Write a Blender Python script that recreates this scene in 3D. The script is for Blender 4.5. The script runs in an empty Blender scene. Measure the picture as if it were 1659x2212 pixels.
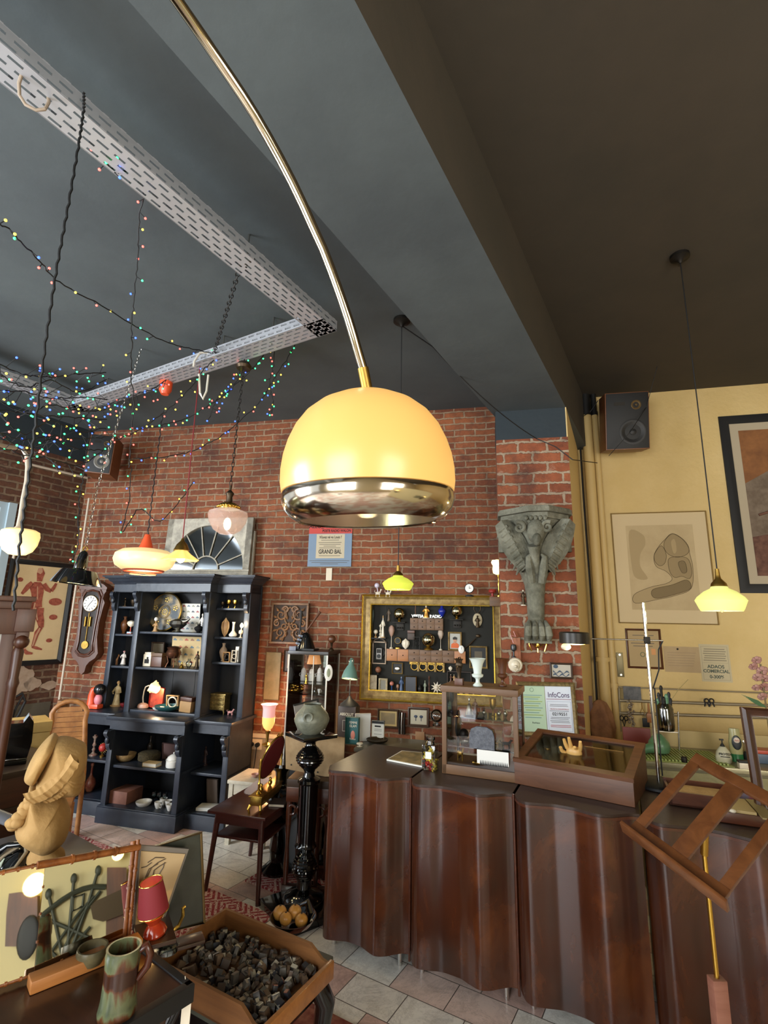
import bpy,bmesh,math,random
from mathutils import Vector,Matrix,Euler
random.seed(7)
# ---------------------------------------------------------------- camera, world, lights, exposure
FPX,PITCH,ROLL,EYE = 1085.0,math.radians(12.17),math.radians(1.2),1.75
sc = bpy.context.scene
COL = sc.collection
_f = Vector((0,math.cos(PITCH),math.sin(PITCH)))
_u = Vector((0,-math.sin(PITCH),math.cos(PITCH)))
_x = Vector((1,0,0))
AX = math.cos(ROLL) * _x + math.sin(ROLL) * _u
AU = -math.sin(ROLL) * _x + math.cos(ROLL) * _u
AF = _f
CAM = Vector((0,0,EYE))
cd = bpy.data.cameras.new('camera'); cam = bpy.data.objects.new('camera',cd); COL.objects.link(cam)
cd.sensor_fit = 'VERTICAL'; cd.sensor_height = 36; cd.lens = FPX / 2212 * 36; cd.clip_start = 0.02
cam.matrix_world = Matrix(((AX.x,AU.x,-AF.x,0),(AX.y,AU.y,-AF.y,0),(AX.z,AU.z,-AF.z,EYE),(0,0,0,1)))
sc.camera = cam
vs = sc.view_settings
vs.view_transform = 'Standard'; vs.look = 'None'; vs.exposure = 0.45; vs.gamma = 1; vs.use_curve_mapping = False
w = bpy.data.worlds.new('world'); sc.world = w; w.use_nodes = True
w.node_tree.nodes['Background'].inputs[0].default_value = (0.80,0.90,1.0,1)
w.node_tree.nodes['Background'].inputs[1].default_value = 1.0
sc.cycles.max_bounces = 8; sc.cycles.diffuse_bounces = 4; sc.cycles.glossy_bounces = 4
sc.cycles.transmission_bounces = 8; sc.cycles.transparent_max_bounces = 12
sc.cycles.use_denoising = True; sc.cycles.caustics_reflective = False; sc.cycles.caustics_refractive = False
sc.cycles.sample_clamp_indirect = 4

def srgb(h):
    h = h.lstrip('#'); c = [int(h[i:i + 2],16) / 255 for i in (0,2,4)]
    return tuple(v / 12.92 if v <= 0.04045 else ((v + 0.055) / 1.055) ** 2.4 for v in c) + (1,)

def area(name,loc,aim,sx,sy,power,col):
    l = bpy.data.lights.new(name,'AREA'); l.shape = 'RECTANGLE'; l.size = sx; l.size_y = sy; l.energy = power; l.color = col
    o = bpy.data.objects.new(name,l); COL.objects.link(o); o.location = loc
    o.rotation_euler = (Vector(aim) - Vector(loc)).to_track_quat('-Z','Y').to_euler()
    return o
def point(name,loc,power,col=(1,.72,.4),r=.03):
    l = bpy.data.lights.new(name,'POINT'); l.energy = power; l.color = col; l.shadow_soft_size = r
    o = bpy.data.objects.new(name,l); COL.objects.link(o); o.location = loc
    return o
# daylight through the side window and the two shopfront windows behind the camera
area('side_window_daylight',(-5.55,1.2,1.9),(0,2.4,1.0),2.6,2.4,430,(.86,.93,1))
area('shopfront_daylight',(-2.3,-2.35,1.9),(-1.0,3.5,1.2),2.6,2.4,190,(.9,.95,1))
area('shopfront_daylight',(2.2,-2.35,1.9),(1.5,3.5,1.5),2.0,2.2,120,(1,.93,.82))

# ---------------------------------------------------------------- picture rays to places
def ray(x,y):
    return AF + AX * ((x - 829.5) / FPX) - AU * ((y - 1106) / FPX)
def at_z(x,y,z=0.0):
    d = ray(x,y); return CAM + d * ((z - EYE) / d.z)
def at_dist(x,y,dist):
    d = ray(x,y); return CAM + d * (dist / math.hypot(d.x,d.y))
class Frame:
    """an upright local frame: +x to the right, +y away from the viewer, z up"""
    def __init__(s,o,deg):
        s.o = Vector((o[0],o[1],0)); s.rot = math.radians(deg)
        s.r = Vector((math.cos(s.rot),math.sin(s.rot),0)); s.n = Vector((-math.sin(s.rot),math.cos(s.rot),0))
    def hit(s,x,y,yl=0.0):
        d = ray(x,y); t = ((s.o + s.n * yl - CAM).dot(s.n)) / d.dot(s.n); return CAM + d * t
    def loc(s,x,y,yl=0.0):
        p = s.hit(x,y,yl) - s.o; return p.dot(s.r),p.z
    def w(s,x,y,z):
        return s.o + s.r * x + s.n * y + Vector((0,0,z))
    def inv(s,p):
        q = p - s.o; return Vector((q.dot(s.r),q.dot(s.n),q.z))
def mpp(p):
    """metres per picture pixel at a place"""
    return (p - CAM).dot(AF) / FPX
BRICK = Frame((-1.3,5.15),-11.9)
PIER = Frame((-1.17,4.635),-11.9)
YEL = Frame((2.346,5.075),-14.3)
LEFT = Frame((-3.45,5.58),59.0)
CAB = Frame((-2.439,4.813),-14.65)
_c0 = at_z(700,2007,.07)
CTR = Frame((_c0.x,_c0.y),-24.7)

# ---------------------------------------------------------------- materials
MATS = {}
def mat(key,col='#888888',rough=.5,metal=0.,col2=None,scale=6.,bump=0.,bscale=60.,emit=None,es=0.,trans=0.,alpha=1.,coat=0.,stretch=(1,1,1),ior=1.45,sss=0.):
    if key in MATS: return MATS[key]
    m = bpy.data.materials.new(key); m.use_nodes = True; nt = m.node_tree; b = nt.nodes['Principled BSDF']
    I = b.inputs
    I['Base Color'].default_value = srgb(col); I['Roughness'].default_value = rough; I['Metallic'].default_value = metal; I['IOR'].default_value = ior
    I['Transmission Weight'].default_value = trans; I['Alpha'].default_value = alpha; I['Coat Weight'].default_value = coat
    if sss: I['Subsurface Weight'].default_value = sss; I['Subsurface Scale'].default_value = .02
    if emit: I['Emission Color'].default_value = srgb(emit); I['Emission Strength'].default_value = es
    if col2 or bump:
        tc = nt.nodes.new('ShaderNodeTexCoord'); mp = nt.nodes.new('ShaderNodeMapping'); mp.inputs['Scale'].default_value = stretch
        nt.links.new(tc.outputs['Object'],mp.inputs[0])
    if col2:
        n = nt.nodes.new('ShaderNodeTexNoise'); n.inputs['Scale'].default_value = scale; n.inputs['Detail'].default_value = 6; n.inputs['Roughness'].default_value = .65
        r = nt.nodes.new('ShaderNodeValToRGB'); r.color_ramp.elements[0].position = .35; r.color_ramp.elements[1].position = .65
        r.color_ramp.elements[0].color = srgb(col); r.color_ramp.elements[1].color = srgb(col2)
        nt.links.new(mp.outputs[0],n.inputs[0]); nt.links.new(n.outputs[0],r.inputs[0]); nt.links.new(r.outputs[0],I['Base Color'])
    if bump:
        n = nt.nodes.new('ShaderNodeTexNoise'); n.inputs['Scale'].default_value = bscale; n.inputs['Detail'].default_value = 5
        bp = nt.nodes.new('ShaderNodeBump'); bp.inputs['Strength'].default_value = bump; bp.inputs['Distance'].default_value = .01
        nt.links.new(mp.outputs[0],n.inputs[0]); nt.links.new(n.outputs[0],bp.inputs['Height']); nt.links.new(bp.outputs[0],I['Normal'])
    MATS[key] = m; return m

def nodes_mat(key):
    m = bpy.data.materials.new(key); m.use_nodes = True; nt = m.node_tree; MATS[key] = m
    N = lambda t,**k: _mk(nt,t,k)
    return m,nt,nt.nodes['Principled BSDF'],N,nt.links.new
def _mk(nt,t,k):
    n = nt.nodes.new('ShaderNode' + t)
    for a,v in k.items():
        if a.startswith('i_'): n.inputs[a[2:].replace('_',' ')].default_value = v
        else: setattr(n,a,v)
    return n
def ramp(N,stops):
    r = N('ValToRGB'); e = r.color_ramp.elements
    while len(e) < len(stops): e.new(.5)
    for i,(p,c) in enumerate(stops): e[i].position = p; e[i].color = srgb(c) if isinstance(c,str) else (c,c,c,1)
    return r
def mix(N,L,fac,a,b,mode='MIX'):
    n = N('MixRGB',blend_type=mode)
    for i,v in enumerate((fac,a,b)):
        if hasattr(v,'is_output'): L(v,n.inputs[i])
        elif isinstance(v,str): n.inputs[i].default_value = srgb(v)
        elif isinstance(v,(int,float)): n.inputs[i].default_value = v if i == 0 else (v,v,v,1)
        else: n.inputs[i].default_value = v
    return n.outputs[0]

def brick_mat(key,c1,c2,mortar,bw=.235,bh=.078,ms=.012,smear=.55,dis=.02):
    m,nt,B,N,L = nodes_mat(key)
    tc = N('TexCoord'); sp = N('SeparateXYZ'); cb = N('CombineXYZ')
    L(tc.outputs['Object'],sp.inputs[0]); L(sp.outputs[0],cb.inputs[0]); L(sp.outputs[2],cb.inputs[1])
    nz = N('TexNoise',i_Scale=3.2,i_Detail=3.); L(cb.outputs[0],nz.inputs[0])
    ad = N('MixRGB',blend_type='ADD'); ad.inputs[0].default_value = .022
    L(cb.outputs[0],ad.inputs[1]); L(nz.outputs['Color'],ad.inputs[2])
    nz2 = N('TexNoise',i_Scale=26.,i_Detail=3.); L(cb.outputs[0],nz2.inputs[0])
    ad2 = N('MixRGB',blend_type='ADD'); ad2.inputs[0].default_value = dis; L(ad.outputs[0],ad2.inputs[1]); L(nz2.outputs['Color'],ad2.inputs[2])
    bt = N('TexBrick',i_Scale=1.,i_Mortar_Size=ms,i_Mortar_Smooth=.25,i_Bias=-.1,i_Brick_Width=bw,i_Row_Height=bh)
    bt.offset = .5; bt.inputs['Color1'].default_value = srgb(c1); bt.inputs['Color2'].default_value = srgb(c2); bt.inputs['Mortar'].default_value = srgb(mortar)
    L(ad2.outputs[0],bt.inputs[0])
    big = N('TexNoise',i_Scale=1.3,i_Detail=4.,i_Roughness=.6); L(cb.outputs[0],big.inputs[0])
    fine = N('TexNoise',i_Scale=22.,i_Detail=8.,i_Roughness=.75); L(cb.outputs[0],fine.inputs[0])
    r1 = ramp(N,[(.3,.62),(.7,1.25)]); L(big.outputs[0],r1.inputs[0])
    r2 = ramp(N,[(.25,.68),(.75,1.3)]); L(fine.outputs[0],r2.inputs[0])
    c = mix(N,L,1.,bt.outputs[0],r1.outputs[0],'MULTIPLY'); c = mix(N,L,1.,c,r2.outputs[0],'MULTIPLY')
    pl = N('TexNoise',i_Scale=5.5,i_Detail=10.,i_Roughness=.8); L(cb.outputs[0],pl.inputs[0])
    rp = ramp(N,[(.57,0.),(.66,smear)]); L(pl.outputs[0],rp.inputs[0])
    c = mix(N,L,rp.outputs[0],c,'#957460')
    ds = N('TexNoise',i_Scale=2.3,i_Detail=7.,i_Roughness=.7); L(ad.outputs[0],ds.inputs[0])
    rd = ramp(N,[(.50,0.),(.66,.72)]); L(ds.outputs[0],rd.inputs[0])
    c = mix(N,L,rd.outputs[0],c,'#3c2018')
    L(c,B.inputs['Base Color']); B.inputs['Roughness'].default_value = .8
    inv = N('Math',operation='SUBTRACT'); inv.inputs[0].default_value = 1; L(bt.outputs['Fac'],inv.inputs[1])
    ma = N('Math',operation='MULTIPLY_ADD'); L(fine.outputs[0],ma.inputs[0]); ma.inputs[1].default_value = .6; L(inv.outputs[0],ma.inputs[2])
    bp = N('Bump',i_Strength=.9,i_Distance=.014); L(ma.outputs[0],bp.inputs['Height']); L(bp.outputs[0],B.inputs['Normal'])
    return m

# ---------------------------------------------------------------- mesh building
class MB:
    def __init__(s): s.b = bmesh.new()
    def _add(s,verts,faces,M=None):
        vv = [s.b.verts.new(M @ Vector(v) if M else Vector(v)) for v in verts]
        for f in faces:
            try: s.b.faces.new([vv[i] for i in f])
            except ValueError: pass
        return s
    def box(s,c,d,rot=None,bev=0.):
        x,y,z = d[0] / 2,d[1] / 2,d[2] / 2
        M = Matrix.Translation(c) @ (Euler(rot).to_matrix().to_4x4() if rot else Matrix())
        if bev > 0:
            t = bmesh.new(); bmesh.ops.create_cube(t,size=1)
            for v in t.verts: v.co = Vector((v.co.x * d[0],v.co.y * d[1],v.co.z * d[2]))
            bmesh.ops.bevel(t,geom=t.edges[:],offset=min(bev,.45 * min(d)),segments=2,affect='EDGES',profile=.6)
            t.verts.index_update()
            s._add([v.co.copy() for v in t.verts],[[v.index for v in f.verts] for f in t.faces],M); t.free(); return s
        return s._add([(-x,-y,-z),(x,-y,-z),(x,y,-z),(-x,y,-z),(-x,-y,z),(x,-y,z),(x,y,z),(-x,y,z)],
                      [(0,3,2,1),(4,5,6,7),(0,1,5,4),(1,2,6,5),(2,3,7,6),(3,0,4,7)],M)
    def bx(s,x0,x1,y0,y1,z0,z1,bev=0.):
        return s.box(((x0 + x1) / 2,(y0 + y1) / 2,(z0 + z1) / 2),(abs(x1 - x0),abs(y1 - y0),abs(z1 - z0)),bev=bev)
    def lathe(s,prof,n=20,c=(0,0,0),M=None,sx=1.,sy=1.,rfun=None):
        """profile of (radius, z); closed with caps when a radius is 0"""
        vs_,fs = [],[]
        for k,(r,z) in enumerate(prof):
            for i in range(n):
                a = 2 * math.pi * i / n
                rr = r * (rfun(a,z) if rfun else 1)
                vs_.append((c[0] + rr * math.cos(a) * sx,c[1] + rr * math.sin(a) * sy,c[2] + z))
        for k in range(len(prof) - 1):
            for i in range(n):
                j = (i + 1) % n; fs.append((k * n + i,k * n + j,(k + 1) * n + j,(k + 1) * n + i))
        fs.append(tuple(range(n))[::-1]); fs.append(tuple((len(prof) - 1) * n + i for i in range(n)))
        if prof[0][0] > 0 and getattr(s,'open',False): fs = fs[:-2]
        return s._add(vs_,fs,M)
    def shell(s,prof,t=.003,n=32,c=(0,0,0),M=None,sx=1.,sy=1.,rfun=None):
        """open vessel wall: outer profile then back down the inner side"""
        inner = [(max(r - t,0),z) for r,z in prof[::-1]]
        vs_,fs = [],[]; full = prof + inner; m = len(full)
        for r,z in full:
            for i in range(n):
                a = 2 * math.pi * i / n; rr = r * (rfun(a,z) if rfun else 1)
                vs_.append((c[0] + rr * math.cos(a) * sx,c[1] + rr * math.sin(a) * sy,c[2] + z))
        for k in range(m):
            k2 = (k + 1) % m
            for i in range(n):
                j = (i + 1) % n; fs.append((k * n + i,k * n + j,k2 * n + j,k2 * n + i))
        return s._add(vs_,fs,M)
    def cyl(s,p,q,r,r2=None,n=12):
        p,q = Vector(p),Vector(q); d = q - p
        if d.length < 1e-6: return s
        M = Matrix.Translation(p) @ d.to_track_quat('Z','Y').to_matrix().to_4x4()
        return s.lathe([(r,0),(r if r2 is None else r2,d.length)],n,M=M)
    def ball(s,c,r,n=12,M=None):
        rx,ry,rz = (r,r,r) if isinstance(r,(int,float)) else r
        k = max(6,n // 2 + 2)
        prof = [(math.sin(math.pi * i / k),-math.cos(math.pi * i / k)) for i in range(k + 1)]
        prof[0] = (.02,-1); prof[-1] = (.02,1)
        T = Matrix.Translation(c) @ (M or Matrix()) @ Matrix.Diagonal((rx,ry,rz,1))
        return s.lathe(prof,n,M=T)
    def tube(s,pts,r,n=8,closed=False):
        pts = [Vector(p) for p in pts]; m = len(pts)
        rr = r if isinstance(r,(list,tuple)) else [r] * m
        vs_,fs = [],[]; up = None
        for i,p in enumerate(pts):
            d = (pts[(i + 1) % m] - pts[i - 1]) if closed else (pts[min(i + 1,m - 1)] - pts[max(i - 1,0)])
            if d.length < 1e-9: d = Vector((0,0,1))
            d.normalize()
            if up is None: up = Vector((0,0,1)) if abs(d.z) < .9 else Vector((1,0,0))
            a = d.cross(up)
            if a.length < 1e-4: a = d.cross(Vector((1,.3,0)))
            a.normalize(); b2 = d.cross(a).normalized(); up = -b2 if b2.dot(up) < 0 else b2
            for k in range(n):
                t = 2 * math.pi * k / n; vs_.append(p + a * (math.cos(t) * rr[i]) + up * (math.sin(t) * rr[i]))
        for i in range(m if closed else m - 1):
            for k in range(n):
                j = (k + 1) % n; i2 = (i + 1) % m; fs.append((i * n + k,i * n + j,i2 * n + j,i2 * n + k))
        if not closed: fs += [tuple(range(n))[::-1],tuple((m - 1) * n + k for k in range(n))]
        return s._add(vs_,fs)
    def torus(s,c,R,r,n=24,k=8,axis='z',sx=1.,sy=1.):
        pts = []
        for i in range(n):
            a = 2 * math.pi * i / n; p = (R * sx * math.cos(a),R * sy * math.sin(a))
            pts.append({'z': (c[0] + p[0],c[1] + p[1],c[2]),'y': (c[0] + p[0],c[1],c[2] + p[1]),'x': (c[0],c[1] + p[0],c[2] + p[1])}[axis])
        return s.tube(pts,r,k,True)
    def prism(s,poly,y0,y1,M=None):
        """an outline in x,z given thickness along y"""
        n = len(poly)
        vs_ = [(x,y0,z) for x,z in poly] + [(x,y1,z) for x,z in poly]
        fs = [tuple(range(n)),tuple(range(2 * n - 1,n - 1,-1))] + [(i,i + n,(i + 1) % n + n,(i + 1) % n) for i in range(n)]
        return s._add(vs_,fs,M)
    def slab(s,poly,z0,z1,M=None):
        """an outline in x,y given thickness along z"""
        n = len(poly)
        vs_ = [(x,y,z0) for x,y in poly] + [(x,y,z1) for x,y in poly]
        fs = [tuple(range(n))[::-1],tuple(range(n,2 * n))] + [(i,(i + 1) % n,(i + 1) % n + n,i + n) for i in range(n)]
        return s._add(vs_,fs,M)
    def strip(s,rows):
        """a sheet from rows of points"""
        n = len(rows[0]); vs_ = [p for r in rows for p in r]
        return s._add(vs_,[(i * n + k,i * n + k + 1,(i + 1) * n + k + 1,(i + 1) * n + k) for i in range(len(rows) - 1) for k in range(n - 1)])
    def ring(s,x0,x1,z0,z1,t,y0,y1,bev=0.):
        """four mitre-less frame members"""
        s.bx(x0,x1,y0,y1,z0,z0 + t,bev); s.bx(x0,x1,y0,y1,z1 - t,z1,bev)
        s.bx(x0,x0 + t,y0,y1,z0 + t,z1 - t,bev); return s.bx(x1 - t,x1,y0,y1,z0 + t,z1 - t,bev)
    def mold(s,x0,x1,z0,z1,prof):
        """mitred picture-frame moulding; prof is (inset, y) pairs, y negative towards the room"""
        rows = []
        for ins,y in prof: rows.append([(x0 + ins,y,z0 + ins),(x1 - ins,y,z0 + ins),(x1 - ins,y,z1 - ins),(x0 + ins,y,z1 - ins),(x0 + ins,y,z0 + ins)])
        rows.append(rows[0]); return s.strip(rows)
    def build(s,name,m,parent=None,loc=None,rot=0.,sharp=38,M=None):
        me = bpy.data.meshes.new(name)
        bmesh.ops.remove_doubles(s.b,verts=s.b.verts[:],dist=1e-6)
        bmesh.ops.recalc_face_normals(s.b,faces=s.b.faces[:])
        for f in s.b.faces: f.smooth = True
        s.b.to_mesh(me); s.b.free(); me.set_sharp_from_angle(angle=math.radians(sharp))
        for mm in (m if isinstance(m,(list,tuple)) else [m]): me.materials.append(mm)
        o = bpy.data.objects.new(name,me); COL.objects.link(o)
        if parent: o.parent = parent
        if M is not None: o.matrix_local = M
        else:
            if loc is not None: o.location = loc
            if rot: o.rotation_euler = (0,0,rot)
        return o
def tag(o,label,cat,group=None,kind=None):
    if label: o['label'] = label
    if cat: o['category'] = cat
    if group: o['group'] = group
    if kind: o['kind'] = kind
    return o
def thing(name,label,cat,loc=(0,0,0),rot=0.,group=None,tilt=None):
    o = bpy.data.objects.new(name,None); COL.objects.link(o); o.empty_display_size = .05
    o.location = loc; o.rotation_euler = (tilt[0],tilt[1],rot) if tilt else (0,0,rot)
    return tag(o,label,cat,group)
def struct(o): o['kind'] = 'structure'; return o
def text(name,s,m,parent,x,z,size,y=-.003,align='CENTER',sx=1.,rotx=90,shear=0.,ext=.0004,bold=0.):
    c = bpy.data.curves.new(name,'FONT'); c.body = s; c.size = size; c.align_x = align; c.align_y = 'CENTER'; c.extrude = ext; c.shear = shear; c.offset = bold
    t = bpy.data.objects.new(name,c); COL.objects.link(t)
    dg = bpy.context.evaluated_depsgraph_get(); me = bpy.data.meshes.new_from_object(t.evaluated_get(dg)); bpy.data.objects.remove(t)
    me.materials.clear(); me.materials.append(m)
    o = bpy.data.objects.new(name,me); COL.objects.link(o); o.parent = parent
    o.location = (x,y,z); o.rotation_euler = (math.radians(rotx),0,0); o.scale = (sx,1,1)
    return o
# ---------------------------------------------------------------- the room
ZC,ZB,ZR = 3.85,3.59,4.18
M_ceil = mat('blue_grey_ceiling_paint','#42484a',.75,col2='#4d5455',scale=1.2,bump=.25,bscale=9)
M_ceil_warm = mat('warm_lit_ceiling_paint','#39342b',.8,col2='#40392f',scale=1.5,bump=.2,bscale=12)  # same dark grey paint, browned to carry the warm lamp light
M_dark = mat('dark_blue_wall_paint','#222b30',.7,bump=.2,bscale=20)
M_yel = mat('yellow_plaster','#c8ac70',.75,col2='#d0b57c',scale=2.,bump=.55,bscale=26)
M_yels = mat('yellow_gloss_paint','#c6ab72',.5)
M_brick = brick_mat('red_brick_masonry','#6c381e','#8c4f2b','#8a7056',bw=.205,bh=.065,ms=.009)
M_brick2 = brick_mat('large_red_brick_masonry','#753b20','#8e4e2d','#948069',bw=.24,bh=.092,ms=.011,smear=.8,dis=.034)
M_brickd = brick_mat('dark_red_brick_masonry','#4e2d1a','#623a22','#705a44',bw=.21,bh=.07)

def floor_mat():
    m,nt,B,N,L = nodes_mat('marble_tile_floor')
    tc = N('TexCoord'); bt = N('TexBrick',i_Scale=1.,i_Mortar_Size=.0025,i_Mortar_Smooth=.1,i_Bias=0.,i_Brick_Width=.29,i_Row_Height=.2)
    bt.offset = .37; bt.inputs['Color1'].default_value = (0,0,0,1); bt.inputs['Color2'].default_value = (1,1,1,1); bt.inputs['Mortar'].default_value = (.5,.5,.5,1)
    L(tc.outputs['Object'],bt.inputs[0])
    per = ramp(N,[(0.,'#dad2c6'),(.3,'#c4a397'),(.55,'#dedad1'),(.8,'#cfb6a9')]); per.color_ramp.interpolation = 'CONSTANT'
    L(bt.outputs[0],per.inputs[0])
    ns = N('TexNoise',i_Scale=5.,i_Detail=9.,i_Roughness=.7,i_Distortion=1.2); L(tc.outputs['Object'],ns.inputs[0])
    vr = ramp(N,[(.32,.55),(.5,1.),(.7,1.12)]); L(ns.outputs[0],vr.inputs[0])
    c = mix(N,L,.75,per.outputs[0],vr.outputs[0],'MULTIPLY')
    v2 = N('TexNoise',i_Scale=2.2,i_Detail=12.,i_Roughness=.85,i_Distortion=2.5); L(tc.outputs['Object'],v2.inputs[0])
    rv = ramp(N,[(.485,0.),(.5,.5),(.515,0.)]); L(v2.outputs[0],rv.inputs[0])
    c = mix(N,L,rv.outputs[0],c,'#6d5b4e')
    c = mix(N,L,bt.outputs['Fac'],c,'#5a5048')
    L(c,B.inputs['Base Color']); B.inputs['Roughness'].default_value = .32
    return m
FL = Frame((0,0),-31)
MB().bx(-9,6,-9,9,-.05,0).build('floor',floor_mat(),loc=(0,2,0),rot=FL.rot)
struct(bpy.data.objects['floor'])
# ceiling left of the beam, beam, and the higher ceiling right of it (all run along the beam's heading)
H30 = Vector((math.sin(math.radians(30.1)),math.cos(math.radians(30.1)),0)); R30 = Vector((H30.y,-H30.x,0))
pB = PIER.hit(1222,880); pB.z = ZB; pA = at_z(1058,888,ZB)
def flat(name,pts,z0,z1,m):
    return struct(MB().slab([(p[0],p[1]) for p in pts],z0,z1).build(name,m))
aB = lambda t: pB + H30 * t
wA = (pB - pA).dot(R30)
flat('ceiling',[aB(-9) - R30 * wA,aB(1.6) - R30 * wA,aB(1.6) - R30 * 8,aB(-9) - R30 * 8],ZC,ZC + .1,M_ceil)
b_ = struct(MB().slab([tuple(aB(-9))[:2],tuple(aB(1.5))[:2],tuple(aB(1.5) - R30 * wA)[:2],tuple(aB(-9) - R30 * wA)[:2]],ZB,ZR + .2).build('ceiling_beam',[M_ceil,M_ceil_warm]))
for p in b_.data.polygons:
    if abs(p.normal.z) < .3 and p.normal.dot(R30) > .5: p.material_index = 1  # right face takes the copy tinted by warm lamp light
flat('ceiling_right',[aB(-9),aB(2.6),aB(2.6) + R30 * 7,aB(-9) + R30 * 7],ZR,ZR + .1,M_ceil_warm)
# brick wall, pier and yellow wall
xr = BRICK.inv(PIER.w(3.05,0,0)).x
wb = struct(MB().bx(-2.4,2.6,0,.2,0,ZC + .05).build('wall_back',M_brick,loc=BRICK.o,rot=BRICK.rot))
pl_x0 = PIER.loc(1073,1000)[0]; pl_x1 = PIER.loc(1224,900)[0]; zt = PIER.loc(1072,951)[1]
struct(MB().bx(pl_x0,pl_x1,0,.45,0,zt).build('wall_pier',M_brick2,loc=PIER.o,rot=PIER.rot))
lt = struct(MB().bx(pl_x0,pl_x1,.006,.45,zt,ZB).build('wall_pier_lintel',M_dark,loc=PIER.o,rot=PIER.rot))
pc = PIER.w(pl_x1,0,0)  # near edge of the yellow return
yc = YEL.hit(1256,1100); yc.z = 0
d = yc - pc; nr = Vector((d.y,-d.x,0)).normalized()
struct(MB().slab([pc[:2],yc[:2],(yc - nr * .25)[:2],(pc - nr * .25 + d.normalized() * .1)[:2]],0,ZB).build('wall_return',M_yels))
yx = YEL.inv(yc).x
struct(MB().bx(yx - .3,yx + 3.2,0,.2,0,ZR + .05).build('wall_right',M_yel,loc=YEL.o,rot=YEL.rot))
# dark painted tip of the beam over the return
q = [at_dist(*a) for a in ()]
# left wall with its window opening (heading 31 degrees), dark painted above the brick
zl = LEFT.loc(188,1000,0)[1]
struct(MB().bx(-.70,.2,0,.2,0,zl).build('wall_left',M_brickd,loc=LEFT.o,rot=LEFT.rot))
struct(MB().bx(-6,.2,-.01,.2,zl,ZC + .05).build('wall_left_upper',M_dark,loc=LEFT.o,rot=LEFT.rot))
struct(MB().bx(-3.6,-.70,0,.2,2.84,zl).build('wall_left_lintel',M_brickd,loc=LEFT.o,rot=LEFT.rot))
struct(MB().bx(-.70,-.63,-.03,.2,.9,2.84).build('trim_1',mat('white_window_frame','#9fb0b8',.4),loc=LEFT.o,rot=LEFT.rot))
wf = struct(MB().ring(-3.6,-.70,.9,2.84,.06,0,.08).bx(-2.0,-1.94,.01,.07,.96,2.78).build('window_1',MATS['white_window_frame'],loc=LEFT.o,rot=LEFT.rot))
mb = MB()
for i in range(10): mb.bx(-3.54,-.76,.03,.05,.96 + i * .2,.972 + i * .2)
for i in range(14): mb.bx(-3.54 + i * .2,-3.528 + i * .2,.03,.05,.96,2.78)
mb.build('glazing_bars',mat('grey_glazing_bar','#5d6468',.5),wf)
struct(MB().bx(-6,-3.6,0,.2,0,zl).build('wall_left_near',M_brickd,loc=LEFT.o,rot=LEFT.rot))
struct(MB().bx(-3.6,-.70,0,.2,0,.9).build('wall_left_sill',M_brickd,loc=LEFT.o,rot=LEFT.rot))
MB().bx(-3.55,-.74,.036,.042,.95,2.8).build('window_pane',mat('clear_glass','#ffffff',.02,alpha=.06),wf)
# wall behind the camera (cream) with the shopfront windows
struct(MB().bx(-6.5,-3.8,0,.2,0,ZR).bx(-.9,1.1,0,.2,0,ZR).bx(3.3,7,0,.2,0,ZR).bx(-3.8,-.9,0,.2,0,.6).bx(-3.8,-.9,0,.2,3.1,ZR).bx(1.1,3.3,0,.2,0,.6).bx(1.1,3.3,0,.2,3.1,ZR).build('wall_front',mat('cream_plaster','#cfc29a',.8,bump=.2),loc=(0,-2.6,0)))
struct(MB().slab([(yx and p[0],p[1]) for p in [YEL.w(yx + 3.2,0,0),YEL.w(yx + 3.4,0,0),Vector((6.6,-2.6,0)),Vector((6.4,-2.6,0))]],0,ZR).build('wall_side',M_yels))
# ---------------------------------------------------------------- shared materials
def wood_mat(key,c1,c2,rough=.35,scale=3.,stretch=(1,1,8),coat=0.,bump=.08):
    m,nt,B,N,L = nodes_mat(key)
    tc = N('TexCoord'); mp = N('Mapping'); mp.inputs['Scale'].default_value = stretch; L(tc.outputs['Object'],mp.inputs[0])
    ns = N('TexNoise',i_Scale=scale,i_Detail=9.,i_Roughness=.7,i_Distortion=.8); L(mp.outputs[0],ns.inputs[0])
    r = ramp(N,[(.3,c1),(.7,c2)]); L(ns.outputs[0],r.inputs[0]); L(r.outputs[0],B.inputs['Base Color'])
    B.inputs['Roughness'].default_value = rough; B.inputs['Coat Weight'].default_value = coat; B.inputs['Coat Roughness'].default_value = .12
    if bump:
        bp = N('Bump',i_Strength=bump,i_Distance=.004); L(ns.outputs[0],bp.inputs['Height']); L(bp.outputs[0],B.inputs['Normal'])
    return m
M_cab = mat('black_blue_satin_paint','#20252e',.36,col2='#2a303a',scale=5,bump=.12,bscale=18)
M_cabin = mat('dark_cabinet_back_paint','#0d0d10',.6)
M_brass = mat('polished_brass','#c9a24a',.22,1.,bump=.05)
M_brassd = mat('aged_brass','#7d6330',.4,1.,col2='#a5843f',scale=12)
M_steel = mat('brushed_steel','#b9b6ad',.22,1.)
M_chrome = mat('chrome','#d6d4cf',.08,1.)
M_black = mat('glossy_black_lacquer','#060606',.12,coat=.6)
M_blk = mat('matt_black','#111111',.55)
M_iron = mat('dark_iron','#26231f',.5,.7)
M_white = mat('white_porcelain','#d8d6cf',.25)
M_paper = mat('white_paper','#d2d0c6',.8)
M_cream = mat('cream_paper','#c9b183',.85,col2='#bda478',scale=3)
M_ink = mat('black_ink','#1b1a18',.8)
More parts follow.
